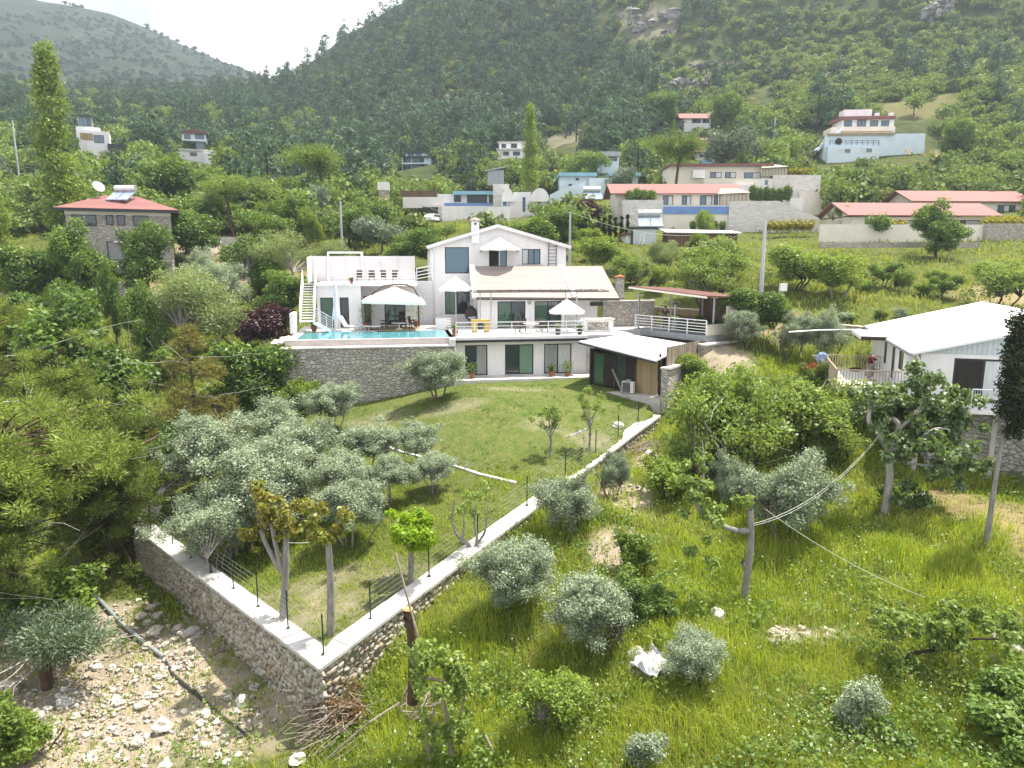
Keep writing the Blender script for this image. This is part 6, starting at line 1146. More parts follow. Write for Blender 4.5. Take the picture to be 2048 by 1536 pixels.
# stepped white houses far left
F = FF(195, 170, 26); h = F.empty('stepped_white_house', 'white stepped house with dark glazed top floor, far left behind the poplar', 'house')
pbox(F, h, 'lower_floor', (172, 262, 219, 292), 0, 7, 'plaster', 3); pbox(F, h, 'upper_floor', (152, 254, 200, 268), 3, 9, 'plaster', 6); pbox(F, h, 'top_floor', (156, 233, 184, 254), 4, 9, 'grey_metal', 2); pbox(F, h, 'roof', (154, 230, 186, 233), 3.5, 9.5, 'frame_dark'); pbox(F, h, 'lean_to_roof', (215, 288, 240, 294), -1, 5, 'frame_dark', 1)
pwin(F, h, [(188, 270, 208, 286)], 0, ('glass_blue', 'glass_blue')); pwin(F, h, [(158, 235, 182, 252)], 4, ('glass_blue', 'glass_blue', 'glass')); pbox(F, h, 'slat_panel', (160, 266, 186, 280), -.1, -.01, 'wood_panel')
F = FF(390, 188, 20); h = F.empty('hill_cabin', 'small glazed cabin with low pitched roof on legs above the white shed', 'cabin'); pbox(F, h, 'wall', (364, 268, 412, 282), 0, 6, 'plaster_blue'); pwin(F, h, [(368, 269, 381, 278), (390, 269, 408, 278)], 0, ('glass_blue', 'glass_blue'))
a, b_, z0, z1 = F.rect(361, 262, 416, 268); b = MB().yprism([(a, z0), (b_, z0), (b_, z0 + .35), ((a + b_) / 2, z1 + .5), (a, z0 + .35)], -.6, 6.4); b.build('roof', MATS['roof_brown_red'], h); pbox(F, h, 'under_floor', (392, 282, 408, 300), 1, 5, 'glass_blue', 2)
F = FF(395, 176, 20); h = F.empty('white_shed', 'long low white shed with small window below the glazed cabin', 'shed'); pbox(F, h, 'wall', (358, 301, 420, 318), 0, 5, 'plaster', 2); pbox(F, h, 'roof', (356, 298, 428, 302), -.3, 5.4, 'coping'); pwin(F, h, [(380, 305, 394, 312)], 0, ('glass',)); pbox(F, h, 'annexe', (408, 306, 432, 326), -1.5, 3, 'plaster', 2)
# glazed blue tower house
F = FF(832, 200, -8); h = F.empty('blue_tower_house', 'narrow pale blue three storey house with glazed balconies below the hillside wood', 'house'); pbox(F, h, 'wall', (804, 312, 862, 346), 0, 8, 'plaster_blue', 4); pbox(F, h, 'attic', (812, 304, 848, 313), 1, 7, 'plaster_blue')
a, b_, z0, z1 = F.rect(808, 300, 852, 306); MB().yprism([(a, z0), (b_, z0), (b_, z0 + .2), ((a + b_) / 2, z1), (a, z0 + .2)], .5, 8).build('roof', MATS['frame_dark'], h); pwin(F, h, [(815, 305, 828, 312), (831, 305, 844, 312)], 1, ('glass_blue', 'glass_blue')); pwin(F, h, [(806, 316, 822, 325), (824, 316, 848, 325), (806, 329, 822, 340), (824, 329, 848, 340)], 0, ('glass', 'glass_blue', 'glass'))
for y in (326, 341): pbox(F, h, 'balcony', (802, y, 852, y + 2), -1.2, 0, 'plaster_blue')
pbox(F, h, 'floor_edge', (802, 312, 866, 314), -1.0, 8.2, 'frame_dark')
# white terraced house half way up
F = FF(1022, 192); h = F.empty('white_hill_house', 'white house in two steps beside the lone slim poplar', 'house'); pbox(F, h, 'upper_floor', (998, 285, 1050, 298), 3, 9, 'plaster', 3); pbox(F, h, 'lower_floor', (994, 300, 1046, 314), 0, 6, 'plaster', 3); pwin(F, h, [(1003, 288, 1012, 296), (1022, 287, 1034, 296)], 3, ('glass',)); pwin(F, h, [(1006, 303, 1018, 311), (1026, 303, 1040, 311)], 0, ('glass',)); pbox(F, h, 'roof_slab', (994, 283, 1052, 285), 2.5, 9.5, 'coping'); pbox(F, h, 'parapet', (992, 297, 1050, 300), -.3, 3, 'coping')
# row with slat fence and blue trims
F = FF(905, 128); h = F.empty('blue_trim_house', 'long low white house with pale blue roof edge and dark glass front', 'house'); pbox(F, h, 'wall', (875, 388, 1000, 432), 0, 8, 'plaster', 3); pbox(F, h, 'roof_edge', (905, 382, 1000, 389), -.8, 8.5, 'blue_trim'); pwin(F, h, [(908, 391, 922, 404), (934, 390, 974, 408), (978, 391, 997, 408)], 0, ('glass', 'glass', 'glass')); pbox(F, h, 'blue_parapet', (888, 406, 1000, 412), -1.2, -.9, 'blue_paint'); pbox(F, h, 'parapet_base', (884, 412, 1000, 434), -1.3, -.1, 'plaster', 2)
F = FF(845, 127); h = F.empty('slat_fence', 'brown vertical slat fence on a white wall left of the blue trimmed house', 'fence'); pbox(F, h, 'slats', (803, 381, 874, 394), 0, .15, 'wood_brown'); pbox(F, h, 'wall', (806, 394, 878, 416), .0, .3, 'plaster_pink'); pbox(F, h, 'garage', (845, 414, 876, 432), -.4, -.1, 'dark_inside'); pbox(F, h, 'lower_wall', (845, 410, 880, 414), -.5, -.0, 'coping')
F = FF(765, 126, 8); h = F.empty('small_store', 'small white roofed store with brown wall beside the slat fence', 'shed'); pbox(F, h, 'upper_wall', (755, 364, 778, 380), 0, 3, 'plaster'); pbox(F, h, 'lower_wall', (757, 380, 776, 396), .1, 3, 'stone_tan', 2)
F = FF(1040, 118); h = F.empty('vaulted_house', 'white house with two barrel vaulted roofs and blue window frames', 'house')
pbox(F, h, 'wall', (1002, 402, 1096, 432), 0, 7, 'plaster_pink', 3); a, b_, z0, z1 = F.rect(1003, 376, 1099, 403)
for x0, x1, m_ in ((1003, 1028, 0), (1060, 1099, 0)):
    p, q = F.pix(x0, 400)[0], F.pix(x1, 400)[0]; c, r_ = (p + q) / 2, (q - p) / 2; b = MB().yprism([(c + r_ * math.cos(t), z0 - .05 + (z1 - z0) * math.sin(t)) for t in np.linspace(0, math.pi, 13)][::1], -.4, 7).build('vault', MATS['plaster'], h)
pbox(F, h, 'middle_wall', (1027, 384, 1062, 404), .05, 6.5, 'plaster'); pwin(F, h, [(1006, 395, 1019, 412)], 0, ('glass_blue', 'curtain_white'), 'blue_paint'); pwin(F, h, [(1069, 394, 1094, 410)], 0, ('glass_blue', 'curtain_white'), 'blue_paint'); pwin(F, h, [(1045, 394, 1051, 424)], 0, ('glass',), 'blue_paint', 'door'); pbox(F, h, 'front_wall', (975, 414, 1020, 436), -2, -1.7, 'plaster', 2); pbox(F, h, 'side_stairs', (986, 368, 1018, 384), 5, 9, 'stone_white_wall', 3)
F = FF(1190, 142); h = F.empty('blue_roof_house', 'white house with two pale blue flat roofs and sloping white wall', 'house'); pbox(F, h, 'left_wall', (1120, 352, 1190, 392), 0, 7, 'plaster_blue', 3); pbox(F, h, 'left_roof', (1118, 345, 1194, 352), -.8, 7.5, 'blue_trim'); pbox(F, h, 'right_wall', (1222, 352, 1276, 368), 1, 7, 'plaster_blue', 5); pbox(F, h, 'right_roof', (1218, 345, 1282, 352), .3, 7.5, 'blue_trim'); pbox(F, h, 'opening', (1238, 354, 1264, 366), .9, .99, 'dark_inside'); pwin(F, h, [(1151, 356, 1158, 361), (1161, 377, 1165, 383), (1137, 368, 1144, 372)], 0, ('glass',)); pbox(F, h, 'terrace_wall', (1178, 356, 1224, 392), -.6, -.1, 'plaster_blue', 2)
a, b_, z0, z1 = F.rect(1100, 362, 1170, 396, -1.5); MB().yprism([(a, z0 - 2), (b_, z0 - 2), (b_, z1), (a + (b_ - a) * .3, z0 + (z1 - z0) * .5), (a, z0 + .6)], -1.5, -1.2).build('sloping_wall', MATS['plaster_blue'], h)
w = F.world(F.pix(1186, 395, -4)[0], -4); solar(w[0], w[1], F.pix(1186, 402, -4)[1], .1, 'solar water heater in front of the house with two blue roofs', 1.7)
F = FF(1235, 152, 4); h = F.empty('flat_roof_cabin', 'dark flat roofed cabin above the pale blue roofs', 'cabin'); pbox(F, h, 'wall', (1204, 312, 1238, 326), 0, 5, 'plaster_blue', 2); pbox(F, h, 'roof', (1200, 303, 1242, 312), -.6, 5.4, 'grey_metal'); pwin(F, h, [(1208, 314, 1234, 322)], 0, ('glass', 'glass'))
F = FF(1000, 150); h = F.empty('grey_shed', 'low grey roofed shed left of the lone slim poplar', 'shed'); pbox(F, h, 'wall', (975, 340, 1008, 350), 0, 4, 'grey_metal', 2); a, b_, z0, z1 = F.rect(970, 333, 1012, 341); MB().slab((a, -.5, z0), (b_, -.5, z1), (b_, 4.5, z1 + .2), (a, 4.5, z0 + .2), .2).build('roof', MATS['concrete'], h)
# long red roofed houses on stone terraces
F = FF(1360, 105); h = F.empty('red_roof_house', 'long cream house with low red roof above the bright blue parapet', 'house'); pbox(F, h, 'wall', (1232, 386, 1480, 412), 0, 7, 'plaster_cream', 3); a, b_, ze, zr, dm = gable_x(F, h, (1226, 1486, 368, 387), -.6, 7.4, 'tile_red'); gwall(h, F.pix(1232, 387)[0], 0, 7, ze - .05, zr - .25, 'plaster_cream'); pwin(F, h, [(1326, 391, 1346, 411), (1364, 391, 1382, 412), (1400, 391, 1424, 411), (1428, 391, 1446, 411)], 0, ('glass_blue', 'curtain_white'))
pbox(F, h, 'lower_wall', (1326, 410, 1462, 448), -3.0, -2.6, 'plaster_cream', 3); pbox(F, h, 'blue_parapet', (1326, 413, 1458, 428), -3.1, -3.002, 'blue_paint'); pbox(F, h, 'terrace_floor', (1326, 410, 1462, 413), -3.02, 0, 'coping'); pbox(F, h, 'stone_block', (1246, 400, 1326, 452), -3.2, -.1, 'stone_white_wall', 3)
b = MB(); [b.bar((x, -2.9, F.pix(1400, 412, -3)[1]), (x, -2.9, F.pix(1400, 403, -3)[1]), .05) for x in np.linspace(F.pix(1246, 400, -3)[0], F.pix(1326, 400, -3)[0], 12)]; b.build('railing', MATS['white_metal'], h)
def awning(F, px0, px1, y0, y1, yb, d, lab):
    e = F.empty('striped_canopy', lab, 'canopy'); a, b_, z0, z1 = F.rect(px0, y0, px1, y1, d); n = 9; w = (b_ - a) / n; zb = F.pix(px0, yb, d)[1]
    b = MB(); b.slab((a - .2, d - .3, z0), (b_ + .2, d - .3, z0 + .2), ((b_ + a) / 2 + 1.2, d + 2.2, z1), ((b_ + a) / 2 - 1.2, d + 2.2, z1), .06); b.build('roof', MATS['canvas_striped'] if 'canvas_striped' in MATS else stripe_mat('canvas_striped', (.40, .37, .30), (.2, .165, .11), 'X', .55, .16, .9, bump=.2, noise=.05), e)
    MB().box(a + .3, b_, d + .05, d + .15, zb, z0 - .02).build('screen', MATS['canvas_striped'], e); b = MB(); [b.bar((x, d, zb), (x, d, z0), .08) for x in (a, b_)]; b.build('posts', MATS['plaster_cream'], e)
awning(F, 1438, 1498, 374, 388, 412, -1.0, 'striped cream canopy at the right end of the long red roofed house')
F = FF(1540, 101, -6); h = F.empty('stone_retaining_wall', 'pale stone wall stepping down right of the bright blue parapet', 'wall'); a, b_, z0, z1 = F.rect(1458, 404, 1640, 444); zq = F.pix(1520, 402)[1]; MB().yprism([(a, z0 - 2), (b_, z0 - 2), (b_, z0 + .5), ((a + b_) / 2 + .5, zq), (a, zq)], 0, .5).build('stonework', MATS['stone_white_wall'], h)
F = FF(1600, 116); h = F.empty('upper_stone_terrace', 'high pale stone terrace wall below the golden hedge', 'wall'); pbox(F, h, 'stonework', (1546, 350, 1640, 420), 0, .6, 'stone_white_wall', 3); pbox(F, h, 'lower_block', (1600, 383, 1650, 425), -1.5, -.9, 'plaster_cream', 3); pbox(F, h, 'stair_wall', (1580, 396, 1606, 440), -3, -2.7, 'plaster', 2)
F = FF(1450, 133); h = F.empty('upper_red_roof_house', 'cream house with thin red roof line above the long red roofed house', 'house'); pbox(F, h, 'wall', (1340, 333, 1540, 372), 0, 7, 'plaster_cream', 4); a, b_, z0, z1 = F.rect(1338, 328, 1545, 333); MB().box(a, b_, -.8, 7.5, z0, z1).build('roof', MATS['tile_red'], h)
pwin(F, h, [(1420, 344, 1443, 356), (1450, 344, 1472, 356), (1488, 345, 1522, 357)], 0, ('glass_blue', 'curtain_white')); pbox(F, h, 'balcony_wall', (1408, 357, 1548, 372), -1.8, -1.5, 'plaster_cream', 2); pbox(F, h, 'white_panel', (1386, 340, 1410, 356), -.8, -.1, 'plaster'); pbox(F, h, 'lower_floor', (1470, 370, 1600, 396), -2.4, -1.9, 'plaster', 3); pwin(F, h, [(1528, 378, 1560, 390)], -2.4, ('glass_blue', 'curtain_white', 'glass_blue')); pbox(F, h, 'door', (1530, 360, 1536, 372), -1.88, -1.802, 'glass_blue')
awning(F, 1524, 1574, 326, 336, 352, -1.6, 'striped cream canopy on the upper terrace under the golden hedge')
F = FF(1800, 97, 4); h = F.empty('low_red_roof_house', 'low house with red gabled roof behind the grey wall at the right', 'house'); pbox(F, h, 'wall', (1702, 434, 1990, 462), 0, 8, 'plaster_cream', 3); a, b_, ze, zr, dm = gable_x(F, h, (1700, 1992, 406, 431), 0, 8, 'tile_red', .6); gwall(h, F.pix(1702, 434)[0], 0, 8, ze - .05, zr - .25, 'plaster_cream'); pwin(F, h, [(1790, 440, 1830, 452), (1900, 440, 1960, 452)], 0, ('glass', 'curtain_grey'))
F = FF(1950, 113, 4); h = F.empty('back_red_roof_house', 'second red roofed house further back at the right edge', 'house'); pbox(F, h, 'wall', (1830, 404, 2060, 425), 0, 8, 'plaster_cream', 3); a, b_, ze, zr, dm = gable_x(F, h, (1826, 2062, 382, 403), 0, 8, 'tile_red', .6); gwall(h, F.pix(1830, 404)[0], 0, 8, ze - .05, zr - .25, 'plaster_cream'); pwin(F, h, [(1995, 410, 2030, 424)], 0, ('glass_blue', 'curtain_white', 'glass'))
F = FF(1860, 92, 2); h = F.empty('grey_boundary_wall', 'long grey rendered boundary wall with stone end at the right', 'wall'); pbox(F, h, 'render', (1640, 449, 1975, 480), 0, .3, 'plaster_cream', .3); pbox(F, h, 'stone_end', (1972, 447, 2080, 488), -.6, .25, 'stone_house', 2)
F = FF(1800, 84, 2); h = F.empty('low_meadow_wall', 'thin low wall along the top of the meadow', 'wall'); pbox(F, h, 'masonry', (1640, 485, 1960, 492), 0, .3, 'stone_house', .2)
# three storey house on the right hillside
F = FF(1745, hit(1700, 326)[1], -4); h = F.empty('hillside_house', 'three storey white house stepping up the right hillside', 'house'); pbox(F, h, 'base', (1655, 292, 1758, 330), 0, 6, 'plaster_blue', 5); pbox(F, h, 'terrace_wall', (1650, 268, 1850, 292), 1.5, 2.0, 'plaster_blue', 3); pbox(F, h, 'roof_edge', (1656, 266, 1790, 270), 1, 6, 'wood_panel'); pbox(F, h, 'middle_floor', (1662, 254, 1790, 270), 5, 10, 'plaster_cream', 3); pbox(F, h, 'upper_floor', (1684, 236, 1788, 256), 6, 12, 'plaster', 2); pbox(F, h, 'roof', (1680, 232, 1792, 238), 5.2, 12.5, 'tile_red_across'); pbox(F, h, 'top_wall', (1688, 219, 1744, 233), 10, 13, 'plaster', 2); pbox(F, h, 'balcony', (1682, 253, 1790, 262), 4.4, 6, 'plaster_cream')
pwin(F, h, [(1688, 241, 1704, 253), (1714, 240, 1732, 253), (1740, 241, 1756, 253), (1762, 241, 1778, 253)], 6, ('glass_blue', 'glass_blue')); pwin(F, h, [(1675, 297, 1702, 307), (1718, 296, 1745, 306)], 0, ('curtain_white', 'glass_blue'), 'white_metal'); a, b_, z0, z1 = F.rect(1667, 276, 1688, 290, 1.5); MB().tube([((a + b_) / 2, 1.46, (z0 + z1) / 2), ((a + b_) / 2, 1.495, (z0 + z1) / 2)], (z1 - z0) / 2, 20).build('round_opening', MATS['dark_inside'], h)
a, b_, z0, z1 = F.rect(1632, 255, 1684, 300, 4); MB().slab((a, 3, z0), (b_, 4, z1), (b_, 7, z1), (a, 7, z0), .5).build('side_ramp', MATS['plaster_blue'], h); b = MB(); railing(b, (F.pix(1660, 290, 1)[0], 1.2, F.pix(1660, 290, 1)[1]), (F.pix(1758, 290, 1)[0], 1.2, F.pix(1758, 290, 1)[1]), 1.0, 2, 1.2, .03, .04); b.build('railing', MATS['dark_metal'], h); pbox(F, h, 'lower_wall', (1757, 292, 1850, 320), 2.4, 2.9, 'concrete', 3)
b = MB(); [b.box(x, x + .8, 8, 9, F.pix(1700, 233, 8)[1], F.pix(1700, 226, 8)[1]) for x in (F.pix(1752, 230, 8)[0], F.pix(1780, 230, 8)[0])]; b.build('chimneys', MATS['plaster'], h)
F = FF(1392, 213); h = F.empty('small_red_roof_house', 'small red roofed house high behind the big silvery olive', 'house'); pbox(F, h, 'wall', (1368, 236, 1422, 256), 0, 7, 'plaster', 2); a, b_, ze, zr, dm = gable_x(F, h, (1362, 1424, 227, 237), 0, 7, 'tile_red_across', .5); pwin(F, h, [(1384, 238, 1402, 246), (1405, 238, 1419, 246)], 0, ('glass', 'glass_blue')); pbox(F, h, 'chimney', (1418, 225, 1423, 233), 1, 2, 'plaster')
F = FF(1408, 178); h = F.empty('stepped_red_roof_house', 'two stepped red roofs half hidden by the big silvery olive', 'house'); pbox(F, h, 'wall', (1392, 283, 1432, 322), 0, 6, 'plaster_cream', 3); gable_x(F, h, (1388, 1432, 276, 284), 3, 9, 'tile_red_across', .5, 'upper_roof'); gable_x(F, h, (1390, 1436, 296, 304), -1.2, 4, 'tile_red_across', .4, 'lower_roof'); pwin(F, h, [(1404, 287, 1418, 294), (1400, 306, 1424, 315)], 0, ('glass', 'glass')); pbox(F, h, 'blue_terrace', (1404, 320, 1470, 328), -3, 0, 'blue_trim', 2)
F = FF(1518, 260); h = F.empty('hilltop_cabin', 'small brown roofed cabin highest on the right hillside', 'cabin'); pbox(F, h, 'wall', (1497, 197, 1540, 207), 0, 5, 'plaster', 2); pbox(F, h, 'roof', (1494, 192, 1544, 197), -.8, 6, 'roof_brown_red'); pwin(F, h, [(1502, 199, 1512, 204), (1524, 199, 1538, 205)], 0, ('glass', 'glass_blue')); pbox(F, h, 'base', (1502, 207, 1538, 214), .3, 5, 'stone_grey_wall', 2)
# container cabin close behind the white house
F = FF(1290, 90, 5); h = F.empty('container_cabin', 'small white container cabin with dark edges in the orchard', 'cabin'); pbox(F, h, 'wall', (1266, 458, 1312, 503), 0, 3, 'sheet_blue_grey', .5); pbox(F, h, 'roof_edge', (1263, 454, 1316, 458), -.15, 3.2, 'frame_dark'); pbox(F, h, 'corner', (1263, 458, 1266, 505), -.05, .3, 'frame_dark'); pwin(F, h, [(1279, 468, 1289, 488)], 0, ('curtain_white',), 'white_metal'); pbox(F, h, 'annexe', (1252, 470, 1264, 503), .5, 3, 'plaster', .5); pbox(F, h, 'annexe_roof', (1246, 466, 1265, 470), .2, 3.2, 'roof_brown_red')
w = F.world(F.pix(1300, 455, 1.5)[0] + .3, 2.6); solar(w[0], w[1], F.pix(1300, 456, 1)[1], -.1, 'solar water heater on the roof of the container cabin', 1.5)
F = FF(1400, 91); h = F.empty('long_shed', 'long low shed with thin pale roof hidden in the orchard', 'shed'); pbox(F, h, 'wall', (1335, 464, 1475, 482), 0, 3, 'wood_brown', 1); a, b_, z0, z1 = F.rect(1330, 455, 1482, 464); MB().slab((a, -.5, z0), (b_, -.5, z0 - .1), (b_, 3.5, z0 + .3), (a, 3.5, z0 + .5), .12).build('roof', MATS['sheet_white'], h)
# utility poles
def pole(px, top, base_y, Y, r0, label, arms=False, name='utility_pole'):
    x = P(px, base_y, Y); z = gz(x[0], Y); zt = P(px, top, Y)[2]; e = empty(name, (x[0], Y, z), .3, label, 'pole'); MB().tube([(0, 0, -.5), (0, 0, zt - z)], [r0, r0 * .62], 8).build('shaft', MATS['pole_concrete'] if 'pole_concrete' in MATS else mat('pole_concrete', (.46, .47, .50), (.36, .37, .40), 1.2, .7, .1, 10, stretch=(2, 2, .3)), e)
    if arms: MB().bar((-.5, 0, zt - z - .3), (.5, 0, zt - z - .3), .1).bar((-.5, 0, zt - z - .9), (.5, 0, zt - z - .9), .08).build('crossarm', MATS['grey_metal'], e)
    return np.array((x[0], Y, zt))
tp = [pole(1518, 442, 655, 54, .19, 'thick grey concrete pole between the timber terrace and the meadow'), pole(1139, 424, 530, 74, .16, 'grey pole behind the right slope of the white gable'), pole(685, 402, 510, 82, .15, 'grey pole behind the roof terrace'), pole(1548, 236, 275, 165, .20, 'far grey pole on the hillside track'), pole(1372, 495, 560, 74, .14, 'short steel pole with crossarms in the orchard', True), pole(30, 240, 285, 150, .2, 'far pole left of the tall poplar')]
def cable(a, b, sag, label, r=.009, name='cable'):
    a, b = np.array(a), np.array(b); t = np.linspace(0, 1, 14); pts = a + (b - a) * t[:, None]; pts[:, 2] -= sag * 4 * t * (1 - t); tag(MB().tube([tuple(p) for p in pts], r, 5).build(name, MATS['cable_pale'] if 'cable_pale' in MATS else mat('cable_pale', (.52, .55, .46), (.42, .45, .38), 2, .6)), label, 'cable')
x = P(1565, 595, 60); zb = gz(x[0], 60); e = empty('meter_box', (x[0], 60, zb), .1, 'white meter box on a thin post right of the concrete pole', 'meter box'); zt = P(1565, 567, 60)[2] - zb; MB().tube([(0, 0, -.2), (0, 0, zt)], .05, 6).build('post', MATS['grey_metal'], e); MB().box(-.28, .28, -.15, .15, zt - .62, zt).build('box', MATS['white_metal'], e)
# far cars
def car(px, py, Y, rz, m, label):
    x = P(px, py, Y); e = empty('parked_car', (x[0], Y, gz(x[0], Y)), rz, label, 'car'); b = MB(); prof = [(-2.1, .35), (2.1, .35), (2.15, .75), (1.35, .95), (.75, 1.42), (-1.0, 1.45), (-1.75, .98), (-2.15, .9)]; b.yprism(prof, -.82, .82); b.build('body', MATS[m], e, bevel=.06)
    g = MB(); g.yprism([(1.15, .98), (.68, 1.36), (-.9, 1.38), (-1.5, 1.0)], -.835, .835); g.build('windows', MATS['glass'], e)
    for sx in (-1.3, 1.3):
        for sy in (-.72, .72): MB().tube([(sx, sy - .1, .33), (sx, sy + .1, .33)], .33, 14).build('wheel', MATS['dark_metal'], e)
car(62, 340, 150, .1, 'steel_tank', 'silver car parked on the road behind the tall poplar'); mat('car_red', (.35, .03, .03), (.3, .025, .025), 1, .35); car(2, 333, 152, .2, 'car_red', 'red car cut by the left picture edge'); car(866, 436, 126, 1.2, 'white_metal', 'white car parked in front of the slat fence'); car(1628, 402, 118, .9, 'white_metal', 'white car parked beside the upper stone terrace')
# ------------------------------------------------------------------ special trees of the foreground
def custom(name, label, x, y, z, tubes, leafspec, bark, leaf, rz=0, cat='tree'):
    """tree from explicit limb polylines [(pts, r0, r1)], leaf clumps [(centre, radius)] and (count, size, aspect)"""
    e = empty(name, (x, y, z), rz, label, cat); q = Q()
    for pts, r0, r1 in tubes:
        p = np.array(pts, float); t = np.linspace(0, 1, len(p)); tt = np.linspace(0, 1, len(p) * 4); p = np.stack([np.interp(tt, t, p[:, k]) for k in range(3)], -1)
        for _ in range(3): p[1:-1] = (p[:-2] + 2 * p[1:-1] + p[2:]) / 4
        q.add(tube_np(p, r0 + (r1 - r0) * tt, 9))
    link('trunk', q.mesh(name, MATS[bark], True), e)
    if leafspec:
        cl, n, s, a = leafspec; rng = np.random.default_rng(int(abs(x * 100)) + n); c = np.array([k[0] for k in cl], float); r = np.array([k[1] for k in cl], float); k = Q(); k.add(clump_leaves(rng, c, r, n / len(c), s, a, .9, .25, .4)); link('crown', k.mesh(name, MATS[leaf]), e)
    return e
def at(px, py, Y=None):
    if Y is None: return np.array(hit(px, py))
    return P(px, py, Y)
def rel(o, lst, Yo=0): return [tuple(P(a, b, o[1] + (c[0] if c else 0)) - o) for a, b, *c in lst]
rq = random.Random(12)
def sprouts(c, r, n, rr_=(.25, .45)): return [((c[0] + rq.gauss(0, r[0]), c[1] + rq.gauss(0, r[1]), c[2] + rq.gauss(0, r[2])), rq.uniform(*rr_)) for _ in range(n)]
# pollarded trees in the orchard corner
for px, pb, Y, tops, lab, nl in ((565, 1262, 24.6, [(572, 1040), (540, 1010), (520, 1060)], 'pollarded tree with thick grey trunk and orange green sprouts, the taller one', 16), (660, 1278, 23.6, [(655, 1062)], 'pollarded tree with single cut grey trunk and orange green sprouts', 7)):
    o = P(px, pb, Y); o[2] = gz(o[0], Y); ts = [P(a, b, Y + rq.uniform(-.4, .4)) - o for a, b in tops]; tb = [([(0, 0, -.3), ts[0] * .5 + np.array((.08, 0, 0)), ts[0]], .15, .10)] + [([ts[0] * .45, ts[0] * .5 + (t - ts[0] * .5) * .5 + np.array((-.12, 0, 0)), t], .10, .07) for t in ts[1:]]
    cl = []
    for t in ts: cl += sprouts((t[0], t[1], t[2] + .1), (.45, .4, .38), nl // len(ts) + 5, (.16, .30))
    custom('pollarded_tree', lab, o[0], o[1], o[2], tb, (cl, 2300 if nl > 9 else 1100, .17, .6), 'bark_grey', 'leaf_red')
o = P(822, 1180, 26.6); o[2] = gz(o[0], 26.6); t0 = P(822, 1095, 26.6) - o; cl = []
for i in range(26):
    a = rq.uniform(0, 6.28); k = rq.uniform(.15, 1); cl.append(((t0[0] + math.cos(a) * 1.25 * k, math.sin(a) * 1.2 * k, t0[2] + .05 + .9 * k ** 1.3 + rq.uniform(-.15, .35)), rq.uniform(.2, .34)))
custom('mulberry_tree', 'small lime green mulberry with upright bright shoots inside the right wall', o[0], o[1], o[2], [([(0, 0, -.3), t0 * .5, t0], .13, .10)] + [([t0, (np.array(c[0]) + t0) / 2 + np.array((0, 0, -.1)), c[0]], .05, .012) for c in cl], (cl, 5200, .17, .6), 'bark_grey', 'leaf_lime')
# bare twisted small tree with a few leaves
o = P(948, 1092, 28.8); o[2] = gz(o[0], 28.8); custom('bare_small_tree', 'small nearly leafless tree with curved limbs beside the right wall', o[0], o[1], o[2], [([(0, 0, -.2), (-.2, 0, .35), (-.75, 0, .75), (-.95, .1, 1.5), (-.8, .1, 2.3)], .10, .03), ([(0, 0, 0), (.15, 0, .6), (.0, .1, 1.3), (.1, .1, 2.1)], .07, .025), ([(0, 0, .2), (.5, 0, .9), (.55, 0, 1.7), (.7, .2, 2.5)], .06, .02), ([(-.5, 0, .55), (-.4, .1, 1.2), (-.5, .2, 1.9)], .05, .02)], (sprouts((0, .1, 2.4), (.6, .4, .35), 14, (.15, .3)), 700, .14, .6), 'bark_grey', 'leaf_apricot')
# young fruit trees on the lawn edge
for px, pb, top, Y, lab in ((1178, 905, 775, 38.5, 'young fruit tree tied to a stake on the lawn, right of its twin'), (1100, 920, 815, 37.5, 'young fruit tree on the lawn edge, the one further left')):
    o = P(px, pb, Y); o[2] = gz(o[0], Y); hh = P(px, top, Y)[2] - o[2]; ends = [(rq.uniform(-.9, .9), rq.uniform(-.6, .6), hh * rq.uniform(.65, 1)) for _ in range(7)]
    custom('young_fruit_tree', lab, o[0], o[1], o[2], [([(0, 0, -.2), (.05, 0, hh * .3), (0, 0, hh * .5)], .07, .05)] + [([(0, 0, hh * rq.uniform(.3, .5)), (e_[0] * .6, e_[1] * .6, e_[2] * .75), e_], .035, .01) for e_ in ends], ([(e_, rq.uniform(.2, .36)) for e_ in ends] + sprouts((0, 0, hh * .75), (.55, .4, .4), 8, (.15, .28)), 1300, .12, .6), 'bark_grey', 'leaf_apricot')
# bent pruned trunk on the slope
o = P(1488, 1205, 24.4); o[2] = gz(o[0], 24.4); R_ = lambda *p: [tuple(P(a, b, 24.4 + c) - o) for a, b, c in p]
cl = sprouts(P(1405, 990, 24.2) - o, (.35, .3, .7), 22, (.16, .32)) + sprouts(P(1500, 1000, 24.4) - o, (.2, .2, .2), 5, (.1, .18))
custom('pruned_mulberry', 'bent pruned trunk with one long sideways limb, standing alone in the wild grass', o[0], o[1], o[2], [(R_((1488, 1215, 0), (1492, 1160, 0), (1500, 1110, 0), (1503, 1060, 0), (1500, 1020, 0)), .14, .10), (R_((1502, 1062, 0), (1470, 1062, -.1), (1430, 1045, -.2), (1405, 1030, -.2), (1392, 1010, -.2), (1400, 960, -.1)), .11, .045), (R_((1497, 1140, 0), (1484, 1125, -.15)), .08, .07), (R_((1400, 1000, -.2), (1410, 930, 0), (1404, 880, .2)), .05, .015)], (cl, 2100, .15, .68), 'bark_grey', 'leaf_apricot')
